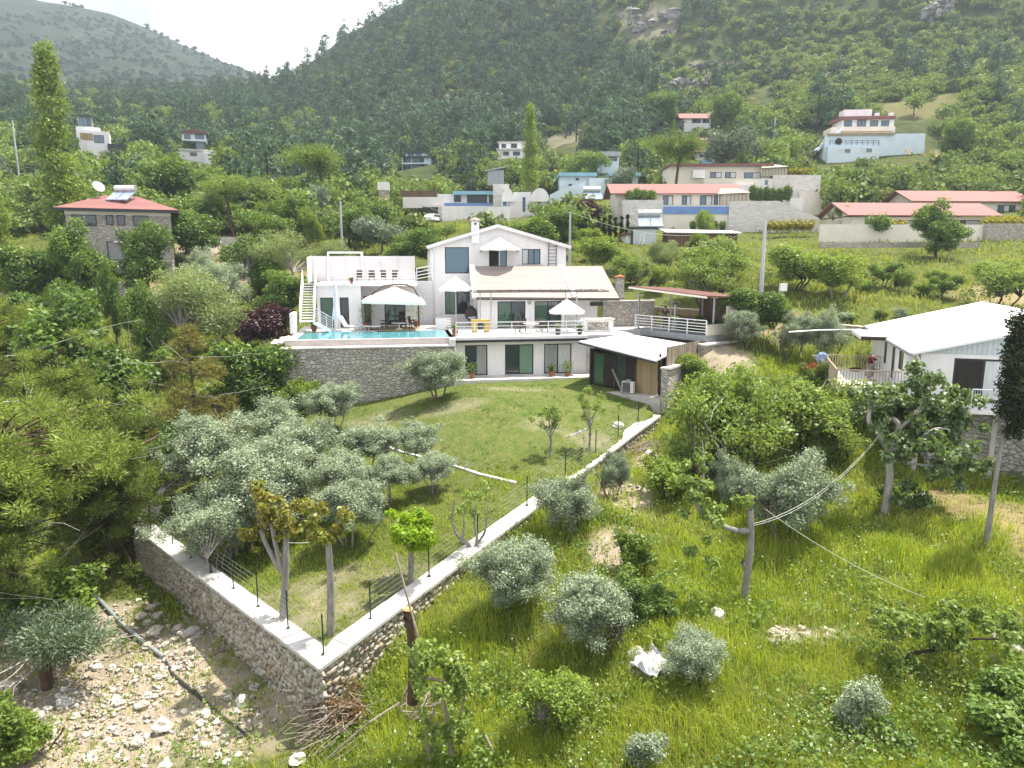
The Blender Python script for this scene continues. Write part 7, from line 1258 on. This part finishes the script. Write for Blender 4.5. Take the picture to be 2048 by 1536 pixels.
# fig tree before the cabin
o = P(1775, 1015, 30.8); o[2] = gz(o[0], 30.8); R_ = lambda *p: [tuple(P(a, b, 30.8 + c) - o) for a, b, c in p]; cl = []
for a, b, c, s_, n in ((1770, 790, 0, .55, 12), (1850, 790, .6, .75, 20), (1900, 860, 0, .75, 22), (1850, 900, -.8, .7, 20), (1915, 930, -.2, .6, 14), (1790, 870, -.5, .6, 12), (1880, 810, 1.2, .7, 14), (1750, 810, .6, .4, 6), (1850, 755, .3, .35, 6), (1830, 980, -.6, .45, 8)): cl += sprouts(P(a, b, 30.8 + c) - o, (s_, s_, s_ * .75), n, (.24, .44))
custom('fig_tree', 'wide fig tree with pale bent limbs and glossy leaves before the white cabin', o[0], o[1], o[2], [(R_((1770, 1025, 0), (1780, 960, 0), (1778, 900, 0), (1785, 880, 0)), .18, .13), (R_((1780, 905, 0), (1755, 865, -.1), (1735, 845, -.2), (1742, 800, -.1), (1750, 775, 0)), .14, .06), (R_((1783, 890, 0), (1800, 850, -.2), (1785, 835, -.2)), .13, .08), (R_((1795, 860, -.1), (1820, 840, .1), (1850, 800, .3)), .10, .03), (R_((1783, 900, 0), (1840, 880, -.2), (1870, 855, -.3), (1910, 860, -.1)), .12, .03), (R_((1783, 920, 0), (1840, 930, -.4), (1900, 935, -.2)), .09, .03)], (cl, 9500, .21, .78), 'bark_pale', 'leaf_fig')
# tall cypress with a bare leaning trunk
o = P(1972, 1098, 27.2); o[2] = gz(o[0], 27.2); R_ = lambda *p: [tuple(P(a, b, 27.2 + c) - o) for a, b, c in p]; cl = [(tuple(P(2022 + rq.gauss(0, 9) + k * 13, 870 - k * 230, 27.2 + rq.gauss(0, .25)) - o), rq.uniform(.25, .5) * (.65 + .75 * math.sin(min(1, k * 1.25 + .12) * 2.4))) for k in np.linspace(0, 1, 34)]
custom('cypress_tree', 'dark cypress with long bare leaning trunk at the right edge', o[0], o[1], o[2], [(R_((1970, 1105, 0), (1985, 1000, 0), (2000, 900, 0), (2014, 830, 0), (2040, 650, 0)), .12, .03)], (cl, 9000, .22, .25), 'bark_grey', 'leaf_cypress')
# dead trunk with creeper and leaning stick
o = P(826, 1400, 19.6); o[2] = gz(o[0], 19.6); R_ = lambda *p: [tuple(P(a, b, 19.6 + c) - o) for a, b, c in p]
e = custom('dead_trunk', 'sawn dead trunk with fresh orange cut beside the outer face of the right wall', o[0], o[1], o[2], [(R_((826, 1405, 0), (829, 1330, 0), (825, 1270, 0), (816, 1222, 0)), .19, .15), (R_((820, 1245, 0), (812, 1235, -.2)), .10, .09)], None, 'bark_pine', None); c = R_((815.5, 1219, 0))[0]; mat('cut_wood', (.62, .36, .16), (.5, .27, .11), 6, .8); MB().lathe([(.155, 0), (.15, .03)], c, 14).build('cut_end', MATS['cut_wood'], e)
tag(MB().tube([tuple(P(836, 1275, 19.4)), tuple(P(812, 1185, 19.6)), tuple(P(791, 1106, 19.8))], .035, 6).build('leaning_stick', MATS['wood_dead']), 'long grey stick leaning past the sawn dead trunk', 'stick')
cl = []
for a, b, s_, n in ((850, 1300, .25, 8), (885, 1345, .4, 14), (905, 1400, .4, 14), (860, 1440, .35, 9), (930, 1360, .3, 7), (915, 1480, .45, 10)): cl += sprouts(P(a, b, 18.8), (s_, s_, s_), n, (.16, .30))
o = P(895, 1490, 18.8); o[2] = gz(o[0], 18.8); cl = [((c[0][0] - o[0], c[0][1] - o[1], c[0][2] - o[2]), c[1]) for c in cl]; R_ = lambda *p: [tuple(P(a, b, 18.8 + c) - o) for a, b, c in p]
custom('creeper_stump', 'pale green creeper climbing over old dead branches in the foreground', o[0], o[1], o[2], [(R_((905, 1520, 0), (895, 1430, 0), (875, 1370, 0)), .10, .05), (R_((850, 1355, -.2), (890, 1362, 0), (935, 1400, .1)), .06, .03), (R_((935, 1330, .2), (928, 1400, 0), (915, 1450, 0)), .05, .03), (R_((860, 1520, -.2), (850, 1460, -.2), (870, 1420, 0)), .06, .04), (R_((970, 1470, 0), (985, 1500, -.2), (1000, 1530, -.2)), .045, .03)], (cl, 3600, .14, .72), 'wood_dead', 'leaf_apricot')
cl = []
for a, b, s_, n in ((1760, 1245, .3, 8), (1800, 1235, .35, 10), (1850, 1250, .4, 14), (1900, 1245, .45, 16), (1950, 1240, .45, 14), (2000, 1255, .5, 14), (2040, 1270, .5, 12), (1880, 1290, .3, 6)): cl += sprouts(P(a, b, 21.0), (s_, s_, s_ * .45), n, (.14, .27))
o = P(1812, 1350, 21.0); o[2] = gz(o[0], 21.0); cl = [((c[0][0] - o[0], c[0][1] - o[1], c[0][2] - o[2]), c[1]) for c in cl]; R_ = lambda *p: [tuple(P(a, b, 21.0 + c) - o) for a, b, c in p]
custom('vine_tree', 'low vine with yellow green leaves on a crooked trunk at the lower right edge', o[0], o[1], o[2], [(R_((1808, 1360, 0), (1806, 1330, 0), (1822, 1305, 0), (1880, 1300, 0), (1940, 1275, 0), (2040, 1280, 0)), .09, .03), (R_((1870, 1302, 0), (1865, 1260, 0), (1800, 1245, 0)), .05, .02), (R_((1900, 1295, 0), (1905, 1250, 0)), .05, .02)], (cl, 5200, .15, .72), 'bark_dark', 'leaf_apricot')
# brushwood and stacked sticks
def pile(name, label, c, n, L_, r, spread, m, dirx, seed, leaf=None):
    g = random.Random(seed); b = MB()
    for i in range(n):
        d = Vector((dirx[0] + g.gauss(0, .35), dirx[1] + g.gauss(0, .35), dirx[2] + g.gauss(0, .22))).normalized() * L_ * g.uniform(.5, 1.2); p = Vector(c) + Vector((g.gauss(0, spread[0]), g.gauss(0, spread[1]), abs(g.gauss(0, spread[2])))); k = p + d * .5 + Vector((g.gauss(0, .08), g.gauss(0, .08), g.gauss(0, .06))); b.tube([p, k, p + d], [r, r * .8, r * .4], 4, False)
    o = tag(b.build(name, MATS[m]), label, 'brushwood')
    if leaf:
        rng = np.random.default_rng(seed); k = Q(); cc = np.array([[c[0] + g.gauss(0, spread[0] * .8), c[1] + g.gauss(0, spread[1] * .8), c[2] + abs(g.gauss(0, spread[2])) + .2] for _ in range(26)]); k.add(clump_leaves(rng, cc, np.full(26, .28), 70, .11, .6)); link('dry_leaves', k.mesh('dry_leaves', MATS[leaf]), o)
c = hit(700, 1450); pile('brush_pile', 'heap of cut brown brushwood with dry leaves at the wall corner', c, 260, 1.5, .016, (.55, .5, .45), 'wood_dead', (-.55, -.3, -.25), 3, 'leaf_dry')
c = hit(830, 1432); pile('stick_stack', 'bundle of grey cut sticks under the dead trunk', c, 46, 1.0, .03, (.22, .2, .18), 'wood_dead', (.6, .2, .35), 5)
c = hit(1275, 905); pile('stick_stack', 'bundle of grey sticks beside the upper part of the right wall', c, 50, 1.6, .03, (.5, .3, .12), 'wood_dead', (.8, .35, .1), 6)
tag(MB().tube([hit(640, 1530), P(740, 1450, 19.2) + np.array((0, 0, .1)), P(800, 1405, 19.6)], .03, 5).build('leaning_stick', MATS['wood_dead']), 'thin pale branch lying across the brushwood', 'stick')
# rocks
def rock(px, py, w, label, m='stone_pale', flat=.7, seed=0, name='rock'):
    x, y, z = hit(px, py); r = w / 2 * y / F_PX; b = MB().blob((0, 0, r * flat * .5), (r, r * .85, r * flat), random.Random(seed or int(px * 7 + py)), 14, .35); o = b.build(name, MATS[m], None, False); o.location = (x, y, z); o.rotation_euler = (0, 0, px % 6); tag(o, label, 'rock'); return o
for a in [(325, 1462, 44, 'square white block of stone alone on the gravel', 'stone_white', .85), (172, 1472, 18, 'small round white stone left of the square block', 'stone_white'), (485, 1410, 32, 'white stone close to the foot of the wall', 'stone_white', .9), (388, 1272, 40, 'grey boulder lying against the foot of the left wall', 'stone_grey'), (358, 1262, 26, 'small pale boulder left of the grey boulder at the wall', 'stone_pale'), (380, 1305, 26, 'pale stone below the grey boulder at the wall', 'stone_pale'), (510, 1380, 26, 'grey stone in the shadow of the wall', 'stone_grey'), (595, 1525, 38, 'white stone at the bottom edge below the wall corner', 'stone_white'), (130, 1412, 40, 'pale rock at the foot of the leaning scrub pine trunk', 'stone_grey'), (75, 1450, 40, 'grey block at the left edge of the gravel', 'stone_grey', 1.2), (95, 1472, 40, 'pale flat stone beside the grey block', 'stone_pale'), (20, 1385, 55, 'pale boulder at the left edge under the scrub pine', 'stone_pale'),
          (275, 1490, 34, 'pale stone left below the square block', 'stone_pale'), (235, 1415, 36, 'flat pale stone in the middle of the gravel', 'stone_pale', .5), (285, 1415, 34, 'pale stone beside the flat one in the gravel', 'stone_pale', .6), (310, 1270, 34, 'pale stone beside the black pipe', 'stone_pale'), (180, 1520, 30, 'white stone low on the gravel', 'stone_white'), (330, 1540, 34, 'white stone at the bottom edge of the gravel', 'stone_white'),
          (1433, 1240, 36, 'white boulder in the grass below the bent pruned trunk', 'stone_white', .9), (1288, 1250, 24, 'round pale stone left of the white boulder', 'stone_pale', 1.0), (1280, 1080, 22, 'pale rock on the bare soil slope', 'stone_pale'), (1300, 915, 30, 'pale rock beside the stick bundle', 'stone_pale'), (1315, 952, 22, 'small pale rock on the upper bare slope', 'stone_pale'), (1236, 855, 22, 'white rock on the lawn beside the fence posts', 'stone_white'), (1490, 998, 34, 'pale stone lying in the fork of grass behind the pruned trunk', 'stone_pale'), (545, 1250, 22, 'pale stone at the foot of the tall pollarded tree', 'stone_pale'), (1300, 1010, 18, 'small stone in the middle of the bare slope', 'stone_pale')]: rock(*a)
g = random.Random(8)
for i in range(26): rock(1535 + g.uniform(0, 135), 1272 + g.gauss(0, 9) + (i % 5) * 2, g.uniform(12, 24), 'white stone in the line of stones across the grass', 'stone_pale', .7, 100 + i)['group'] = 'line of white stones in the grass'
for i in range(16): rock(1262 + g.uniform(0, 50), 1300 + g.uniform(0, 50), g.uniform(10, 20), 'small white stone under the crumpled sheet', 'stone_white', .7, 140 + i)['group'] = 'stones under the crumpled sheet'
for i in range(10): rock(1975 + g.uniform(0, 80), 1240 + g.uniform(0, 90), g.uniform(20, 40), 'grey stone half under the creeper at the right edge', 'stone_grey', .8, 170 + i)['group'] = 'grey stones under the creeper'
for i in range(16): rock(*[(300 + g.uniform(-60, 90)), 1240 + g.uniform(-30, 60)], g.uniform(12, 26), 'loose pale stone between the black pipe and the wall', 'stone_pale', .7, 200 + i)['group'] = 'loose stones between pipe and wall'
for i in range(40): rock(g.uniform(60, 480), g.uniform(1330, 1530), g.uniform(9, 22), 'loose white stone on the gravel ground', 'stone_white', .7, 230 + i)['group'] = 'loose stones on the gravel'
# crumpled sheet, pipe, cables
x, y, z = hit(1302, 1330); rng = np.random.default_rng(3); n = 26; U, V_ = np.meshgrid(np.linspace(-1, 1, n), np.linspace(-1, 1, n)); XX = U * .62 * (1 - .25 * V_ ** 2) + .12 * np.sin(5 * V_ + 1); YY = V_ * .75 * (1 - .3 * U ** 2) + .1 * np.sin(4 * U); ZZ = .16 + .13 * np.sin(6 * U + 2 * V_) * np.cos(4.4 * V_ - U) + .09 * np.sin(11 * U * V_ + 3) + .012 * rng.normal(size=U.shape); i = np.arange(n - 1)[:, None] * n + np.arange(n - 1)[None]
o = link('crumpled_sheet', quad_mesh('crumpled_sheet', np.stack([XX, YY, ZZ], -1).reshape(-1, 3), np.stack([i, i + 1, i + n + 1, i + n], -1).reshape(-1, 4), MATS['cloth_white'], smooth=True)); o.location = (x, y, z); tag(o, 'crumpled white plastic sheet thrown on small stones in the grass', 'plastic sheet')
pp = [hit(*p) for p in ((182, 1188), (196, 1200), (240, 1248), (285, 1288), (328, 1318), (345, 1350), (400, 1398), (450, 1440), (500, 1480))]; tag(MB().tube([(p[0], p[1], p[2] + .09) for p in pp[:5]], .085, 8).build('water_pipe', MATS['grey_metal']), 'dark grey plastic pipe lying down the slope beside the gravel', 'pipe'); tag(MB().tube([(p[0], p[1], p[2] + .02) for p in pp[4:]], .07, 6).build('water_hose', MATS['dark_metal']), 'black pipe continuing from the grey one towards the picture bottom', 'pipe')
a, b = P(1504, 1048, 24.4), P(1768, 858, 30.6); cable(a, b, .75, 'upper strand of the pale cable sagging from the pruned trunk to the fig tree'); cable(a - (0, 0, .07), b - (0, 0, .06), .80, 'lower strand of the pale cable sagging from the pruned trunk to the fig tree'); cable(P(1530, 1018, 24.5), P(1850, 1195, 22.5), .25, 'thin rope running down right from the pruned trunk into the grass', .01, 'rope'); cable(P(572, 1085, 24.6), P(620, 1085, 24.4), .02, 'short yellow rope tied to the taller pollarded tree', .012, 'rope')
cable(tp[1], P(830, 400, 128), 2.0, 'thin wire from the pole behind the gable to the left', .018, 'wire'); cable(tp[1], P(1400, 470, 88), .8, 'thin wire from the pole behind the gable to the right', .018, 'wire'); cable(tp[0], tp[4], .5, 'thin wire between the concrete pole and the short steel pole', .018, 'wire')
# ------------------------------------------------------------------ furniture and small things on the terraces
def place(name, x, y, z, rz, label, cat, group=None): w = HF.world(x, y); return tag(empty(name, (w[0], w[1], z), PHI + rz), label, cat, group)
def copy_tree(o, parent=None):
    c = o.copy(); COL.objects.link(c); c.parent = parent
    for ch in list(o.children): copy_tree(ch, c)
    return c
def chair(m, label, x, y, z, rz, group=None, arm=True):
    e = place('chair', x, y, z, rz, label, 'chair', group); MB().box(-.25, .25, -.25, .25, .38, .46).build('seat', MATS[m], e); MB().slab((-.26, .22, .45), (.26, .22, .45), (.25, .34, .98), (-.25, .34, .98), .05).build('backrest', MATS[m], e)
    for sx in (-.22, .22):
        for sy in (-.22, .22): MB().bar((sx, sy, 0), (sx, sy, .38), .05).build('leg', MATS[m], e)
        if arm: MB().bar((sx * 1.15, -.22, .66), (sx * 1.15, .26, .66), .06).build('armrest', MATS[m], e)
    return e
c0 = chair('rattan', 'dark wicker chair under the gazebo, facing right', HF.pix(768, 640, 6.6)[0], 6.6, DECK + .03, -1.2)
def again(o, label, x, y, z, rz, group=None):
    c = copy_tree(o); w = HF.world(x, y); c.location = (w[0], w[1], z); c.rotation_euler = (0, 0, PHI + rz); c['label'] = label
    if group: c['group'] = group
    return c
again(c0, 'dark wicker chair under the gazebo, facing left', HF.pix(826, 640, 6.6)[0], 6.6, DECK + .03, 1.2); again(c0, 'dark wicker chair at the back of the gazebo table', HF.pix(806, 630, 7.6)[0], 7.6, DECK + .03, .2)
def table(name, x, y, z, r, h, label, m='coping', leg='white_metal'): e = place(name, x, y, z, 0, label, 'table'); MB().lathe([(r, h - .04), (r, h), (.02, h + .001)], n=20).build('top', MATS[m], e); MB().lathe([(.3, 0), (.26, .04), (.05, .08), (.05, h - .04)], n=12).build('foot', MATS[leg], e)
table('round_table', HF.pix(798, 640, 6.3)[0], 6.3, DECK + .03, .6, .5, 'low pale table under the gazebo'); table('dining_table', HF.pix(1062, 655, 1.9)[0], 1.9, DECK, .62, .74, 'pale round dining table behind the terrace railing')
for k, (px, d, rz) in enumerate(((1035, 1.8, -1.5), (1090, 1.8, 1.5), (1045, 3.0, -.3), (1080, 3.0, .4))): again(c0, ('dark chair left of the dining table behind the railing', 'dark chair right of the dining table behind the railing', 'dark chair behind the dining table, the left one of two', 'dark chair behind the dining table, the right one of two')[k], HF.pix(px, 655, d)[0], d, DECK, rz)
for k, px in enumerate((719, 743, 766, 790)): again(c0, ('leftmost dark chair on the roof terrace', 'second dark chair from the left on the roof terrace', 'third dark chair from the left on the roof terrace', 'rightmost dark chair on the roof terrace')[k], HF.pix(px, 545, WD + 3.5)[0], WD + 3.5, TZ, 0)
def lounger(x, y, rz, label, back=.75): e = place('sun_lounger', x, y, DECK, rz, label, 'sun lounger'); MB().box(-.33, .33, -1.0, .35, .28, .36).build('seat', MATS['cushion'], e); MB().slab((-.33, .35, .36), (.33, .35, .36), (.33, .8, .36 + back), (-.33, .8, .36 + back), .08).build('backrest', MATS['canvas_grey'], e); [MB().bar((a, b_, 0), (a, b_, .28), .05).build('leg', MATS['grey_metal'], e) for a in (-.28, .28) for b_ in (-.9, .3)]
lounger(HF.pix(700, 645, 6.3)[0], 6.3, 1.2, 'grey sun lounger beside the closed parasol'); lounger(HF.pix(720, 648, 6.0)[0] + .6, 5.95, 1.5, 'grey sun lounger between the closed parasol and the gazebo', .6)
lt_ = place('low_table', HF.pix(745, 648, 5.9)[0], 5.9, DECK, .1, 'low white topped table left of the gazebo post', 'table'); MB().box(-.5, .5, -.3, .3, .28, .34).build('top', MATS['coping'], lt_); [MB().bar((a, b_, 0), (a, b_, .28), .05).build('leg', MATS['rattan'], lt_) for a in (-.42, .42) for b_ in (-.24, .24)]
bx = place('planter_box', HF.pix(881, 645, 6.6)[0], 6.6, DECK, 0, 'white square pillar box beside the entrance steps', 'planter'); MB().box(-.4, .4, -.35, .35, 0, .85).build('block', MATS['plaster'], bx); MB().box(-.43, .43, -.38, .38, .851, .91).build('top', MATS['coping'], bx)
eg = place('hanging_chair', HF.pix(942, 640, 7.3)[0], 7.3, DECK, .3, 'grey egg shaped hanging chair beside the entrance door', 'hanging chair'); MB().tube([(0, .5, 0), (0, .6, 1.3), (0, .45, 1.95), (0, 0, 2.1)], .04, 8).build('stand', MATS['grey_metal'], eg); MB().lathe([(.05, .5), (.42, .7), (.52, 1.05), (.42, 1.45), (.1, 1.75)], n=14).build('basket', MATS['rattan'], eg); MB().lathe([(.5, 0), (.5, .05)], n=16).build('base', MATS['grey_metal'], eg); MB().blob((0, -.3, .8), (.38, .25, .16), random.Random(3), 10, .2).build('cushion', MATS['canvas_grey'], eg)
yb = place('yellow_cabinet', HF.pix(961, 648, 3.2)[0], 3.2, DECK, 0, 'yellow painted wooden stand behind the terrace railing', 'cabinet'); MB().box(-.7, .7, -.3, .3, .75, .95).build('top', MATS['yellow_paint'], yb); [MB().box(a, a + .4, -.28, .28, 0, .75).build('side', MATS['yellow_paint'], yb) for a in (-.68, .28)]; MB().lathe([(.18, .2), (.25, .5), (.18, .7)], (0, -.1, 0), 12).build('pot', MATS['dark_metal'], yb)
def pot(x, y, z, label, r=.2, h=.36, leaf='leaf_broad', ph=.5, seed=1, m='terracotta'):
    e = place('flower_pot', x, y, z, 0, label, 'flower pot'); MB().lathe([(r * .7, 0), (r, h * .9), (r * 1.1, h), (r * .85, h), (r * .8, h * .9)], n=14).build('pot', MATS[m], e); rng = np.random.default_rng(seed); q = Q(); q.add(clump_leaves(rng, np.array([[0, 0, h + ph * .4], [.08, .05, h + ph * .7], [-.1, .0, h + ph * .6]]), np.array([ph * .45] * 3), 110, .11, .55)); link('plant', q.mesh('plant', MATS[leaf]), e)
P0 = lambda px, d: HF.pix(px, 660, d)[0]
pot(P0(943, -.5), -.55, -8.52, 'clay pot with round green plant under the left lower door', .22, .4, 'leaf_broad', .75, 1); pot(P0(1104, -.6), -.6, -8.52, 'clay pot with round plant under the middle lower doors', .22, .4, 'leaf_broad', .5, 2); pot(P0(1136, -.6), -.65, -8.52, 'pot with yellow green plant at the right of the lower paving', .2, .3, 'leaf_bright', .8, 3)
pot(HF.pix(910, 668, .6)[0], .5, DECK, 'clay pot at the right end of the pool', .26, .5, 'leaf_apricot', .35, 4); pot(P0(628, 5.6), 5.65, DECK, 'clay pot at the foot of the staircase', .25, .45, 'leaf_broad', .3, 5); pot(HF.pix(733, 640, 7.4)[0], 7.6, DECK, 'tall yellow green potted plant beside the left gazebo post', .28, .45, 'leaf_bright', 1.5, 6); pot(HF.pix(832, 620, 8.6)[0], 8.6, DECK, 'tall pale potted plant behind the right gazebo post', .26, .45, 'leaf_apricot', 2.0, 7); pot(P0(1116, .4), .4, DECK, 'dark pot with plant near the dining table', .22, .4, 'leaf_olive', .4, 8, 'dark_metal'); pot(P0(1160, .4), .45, DECK, 'dark pot with green plant at the right end of the railing', .22, .35, 'leaf_broad', .4, 9, 'dark_metal'); pot(P0(707, WD), WD - .15, TZ, 'clay pot standing on the roof terrace edge', .15, .3, 'leaf_red', .15, 10)
bar_ = lambda *a: None
x = P(1165, 900, 38.4)
tag(MB().tube([tuple(np.array(hit(1168, 905)) + (0, 0, 0)), tuple(np.array(hit(1168, 905)) + (-.02, 0, 1.6))], .035, 6).build('tree_stake', MATS['cable_pale']), 'stake beside the young fruit tree', 'stake'); tag(MB().tube([tuple(P(1140, 872, 38)), tuple(P(1172, 858, 38.6))], .05, 6).build('support_bar', MATS['canvas_grey']), 'pale grey bar tied across the young fruit tree', 'bar')
w = TF.world(.3, 1.2); e = tag(empty('patio_heater', (*TF.world(2.8, 1.4), tz), TF.phi), 'steel patio heater with round hood on the roofed terrace', 'heater'); MB().tube([(0, 0, 0), (0, 0, 1.95)], .05, 8).build('pole', MATS['steel_tank'], e); MB().lathe([(.42, 1.95), (.3, 2.05), (.03, 2.14)], n=18).build('hood', MATS['steel_tank'], e); MB().lathe([(.22, 0), (.22, .75), (.08, .8)], n=14).build('gas_box', MATS['grey_metal'], e)
e = tag(empty('bar_table', (*TF.world(4.6, 1.6), tz), TF.phi), 'dark wooden table under the timber terrace roof', 'table'); MB().box(-1.0, 1.0, -.45, .45, .70, .76).build('top', MATS['wood_brown'], e); [MB().bar((a, b_, 0), (a, b_, .7), .08).build('leg', MATS['wood_brown'], e) for a in (-.9, .9) for b_ in (-.38, .38)]
# ------------------------------------------------------------------ people
def person(x, y, z, rz, label, pose, top, low, sc=1.0, skirt=False):
    e = tag(empty('person', (x, y, z), rz), label, 'person')
    J = {'pel': (0, 0, .93), 'spi': (0, 0, 1.12), 'che': (0, .01, 1.32), 'nec': (0, 0, 1.47), 'hea': (0, -.02, 1.56), 'cro': (0, -.02, 1.68),
         'hl': (-.09, 0, .90), 'kl': (-.10, -.02, .49), 'al': (-.10, .01, .09), 'tl': (-.12, -.15, .03), 'hr': (.09, 0, .90), 'kr': (.10, -.02, .49), 'ar': (.10, .01, .09), 'tr': (.12, -.15, .03),
         'sl': (-.17, 0, 1.40), 'sr': (.17, 0, 1.40)}; J.update(pose)
    ed = [('pel','spi'),('spi','che'),('che','nec'),('nec','hea'),('hea','cro'),('pel','hl'),('hl','kl'),('kl','al'),('al','tl'),('pel','hr'),('hr','kr'),('kr','ar'),('ar','tr'),('che','sl'),('sl','el'),('el','wl'),('wl','fl'),('che','sr'),('sr','er'),('er','wr'),('wr','fr')]
    rad = dict(pel=.135, spi=.12, che=.135, nec=.055, hea=.088, cro=.07, hl=.095, kl=.062, al=.042, tl=.038, hr=.095, kr=.062, ar=.042, tr=.038, sl=.06, el=.044, wl=.030, fl=.026, sr=.06, er=.044, wr=.030, fr=.026)
    def skin(name, keys, grow, m, par):
        ks = [k for k in J if k in keys]; me = bpy.data.meshes.new(name); me.from_pydata([J[k] for k in ks], [(ks.index(a), ks.index(b)) for a, b in ed if a in keys and b in keys], []); o = link(name, me, par); sk = o.modifiers.new('skin', 'SKIN'); sd_ = me.skin_vertices[0] if me.skin_vertices else None
        if not me.skin_vertices: 
            bm_ = __import__('bmesh').new(); bm_.from_mesh(me); bm_.verts.layers.skin.verify(); bm_.to_mesh(me); bm_.free()
        for i, k in enumerate(ks): v = me.skin_vertices[0].data[i]; r_ = rad[k] + grow; v.radius = (r_, r_ * (.72 if k in ('pel', 'spi', 'che') else 1)); v.use_root = (i == 0)
        ss = o.modifiers.new('sub', 'SUBSURF'); ss.levels = ss.render_levels = 2; me.materials.append(MATS[m]); return o
    body = skin('body', set(J), 0, 'skin', e)
    skin('top', {'pel', 'spi', 'che', 'sl', 'el', 'sr', 'er', 'wl', 'wr'} - ({'wl', 'wr'} if top == 'cloth_dark' else set()), .016, top, e)
    if skirt: MB().lathe([(.235, .28), (.22, .55), (.19, .85), (.165, 1.0), (.14, 1.02)], n=16).build('skirt', MATS[low], e)
    skin('trousers', {'pel', 'hl', 'kl', 'al', 'hr', 'kr', 'ar'}, .015, low, e)
    b = MB(); hz = J['hea'][2]; b.lathe([(.02, 1.70), (.075, 1.685), (.098, 1.63), (.098, 1.57), (.07, 1.52), (.02, 1.51)], (0, .012, 0), 14).build('hair', MATS['cloth_grey' if skirt else 'hair'], e)
    f = MB(); f.blob((0, -.112, 1.575), (.012, .02, .018), random.Random(1), 6, .05); [f.blob((s_ * .092, -.01, 1.575), (.012, .02, .028), random.Random(2), 6, .05) for s_ in (-1, 1)]; f.build('face', MATS['skin'], e); g_ = MB(); [g_.blob((s_ * .032, -.100, 1.60), (.010, .008, .007), random.Random(2), 6, .0) for s_ in (-1, 1)]; g_.build('eyes', MATS['hair'], e)
    def hand(w_, d):
        d = Vector(d).normalized(); s_ = d.cross(Vector((0, 0, 1))); s_ = s_.normalized() if s_.length > .1 else Vector((1, 0, 0)); u_ = s_.cross(d); b = MB(); w_ = Vector(w_); b.bar(w_, w_ + d * .09, .075, .03)
        for i, l_ in enumerate((.065, .078, .072, .055)): p = w_ + d * .085 + s_ * (.028 - i * .0187); k_ = p + d * l_ * .55; b.tube([p, k_, k_ + (d * .8 - u_ * .6).normalized() * l_ * .5], [.0095, .0085, .007], 6)
        p = w_ + d * .03 + s_ * .035; b.tube([p, p + (d * .6 + s_ * .7).normalized() * .05, p + (d + s_ * .5).normalized() * .085], [.011, .010, .008], 6); return b.build('hand', MATS['skin'], e)
    for k in ('l', 'r'): hand(J['w' + k], Vector(J['f' + k]) - Vector(J['w' + k]))
    e.scale = (sc, sc, sc); return e
w = CB.world(-1.35, 6.0); person(w[0], w[1], cz - .02, R(150) * 0 + .35, 'person in dark red top, grey skirt and headscarf on the deck, hands raised', {'el': (-.34, -.12, 1.36), 'wl': (-.12, -.24, 1.52), 'fl': (-.04, -.22, 1.56), 'er': (.32, -.1, 1.24), 'wr': (.13, -.27, 1.40), 'fr': (.05, -.26, 1.47)}, 'cloth_red', 'cloth_grey', .98, True)
w = TF.world(1.4, 1.9); person(w[0], w[1], tz, TF.phi + .4, 'person in dark clothes standing in the shade of the roofed terrace', {'el': (-.25, .03, 1.14), 'wl': (-.24, -.06, .92), 'fl': (-.24, -.09, .83), 'er': (.25, .03, 1.14), 'wr': (.22, -.10, .93), 'fr': (.20, -.14, .85)}, 'cloth_dark', 'cloth_dark', 1.03)
# deck things
e = tag(empty('drying_rack', (*CB.world(-3.9, 8.2), cz), CB.phi), 'laundry rack with white and blue cloth at the left end of the deck', 'laundry rack'); MB().bar((-.4, 0, 0), (.4, 0, 1.1), .03).bar((.4, 0, 0), (-.4, 0, 1.1), .03).bar((-.5, 0, 1.1), (.5, 0, 1.1), .03).build('frame', MATS['white_metal'], e); MB().blob((.1, 0, 1.0), (.35, .12, .28), random.Random(5), 10, .5).build('cloth', MATS['cloth_blue'], e)
x, y = CB.world(-4.3, 7.3); zz = gz(x, y); e = put_tree('shrub', 0, x, y, zz, max(1.6, cz + .9 - zz), 2.2, 0, 'rose bush with red flowers against the deck railing', 'shrub', 'rose_bush'); rng = np.random.default_rng(4); V, Fq = leaf_quads(np.stack([rng.normal(0, .55, 60), rng.normal(-.2, .5, 60), rng.uniform(1.0, 2.1, 60)], -1), unit(rng.normal(size=(60, 3)) + (0, -1, .6)), .14, .9, rng); link('roses', quad_mesh('roses', V, Fq, MATS['petal_red']), e)
for i, (x_, y_) in enumerate(((-.8, 9.4), (-1.6, 9.7))): e = tag(empty('shoe_pile', (*CB.world(x_, y_), cz - .02), CB.phi), ('dark bundle on the deck against the cabin wall', 'dark red bundle on the deck against the back railing')[i], 'bundle'); MB().blob((0, 0, .1), (.35, .2, .14), random.Random(i), 10, .5).build('cloth', MATS[('cloth_dark', 'cloth_red')[i]], e)
# ------------------------------------------------------------------ haze over the whole valley
hm = bpy.data.materials.new('haze'); hm.use_nodes = True; hn = hm.node_tree; hn.nodes.clear(); ho = hn.nodes.new('ShaderNodeOutputMaterial'); hv = hn.nodes.new('ShaderNodeVolumePrincipled'); hv.inputs['Color'].default_value = (.72, .84, 1.0, 1); hv.inputs['Density'].default_value = HAZE; hv.inputs['Anisotropy'].default_value = .35; hn.links.new(hv.outputs[0], ho.inputs['Volume'])
zmin = min(float(GZ.min()), float(MZ.min())); zmax = max(float(GZ.max()), float(MZ.max()))
hz_ = tag(MB().box(-2400, 1200, -60, 1350, zmin - 1, zmax + 14).build('haze', hm), kind='stuff')
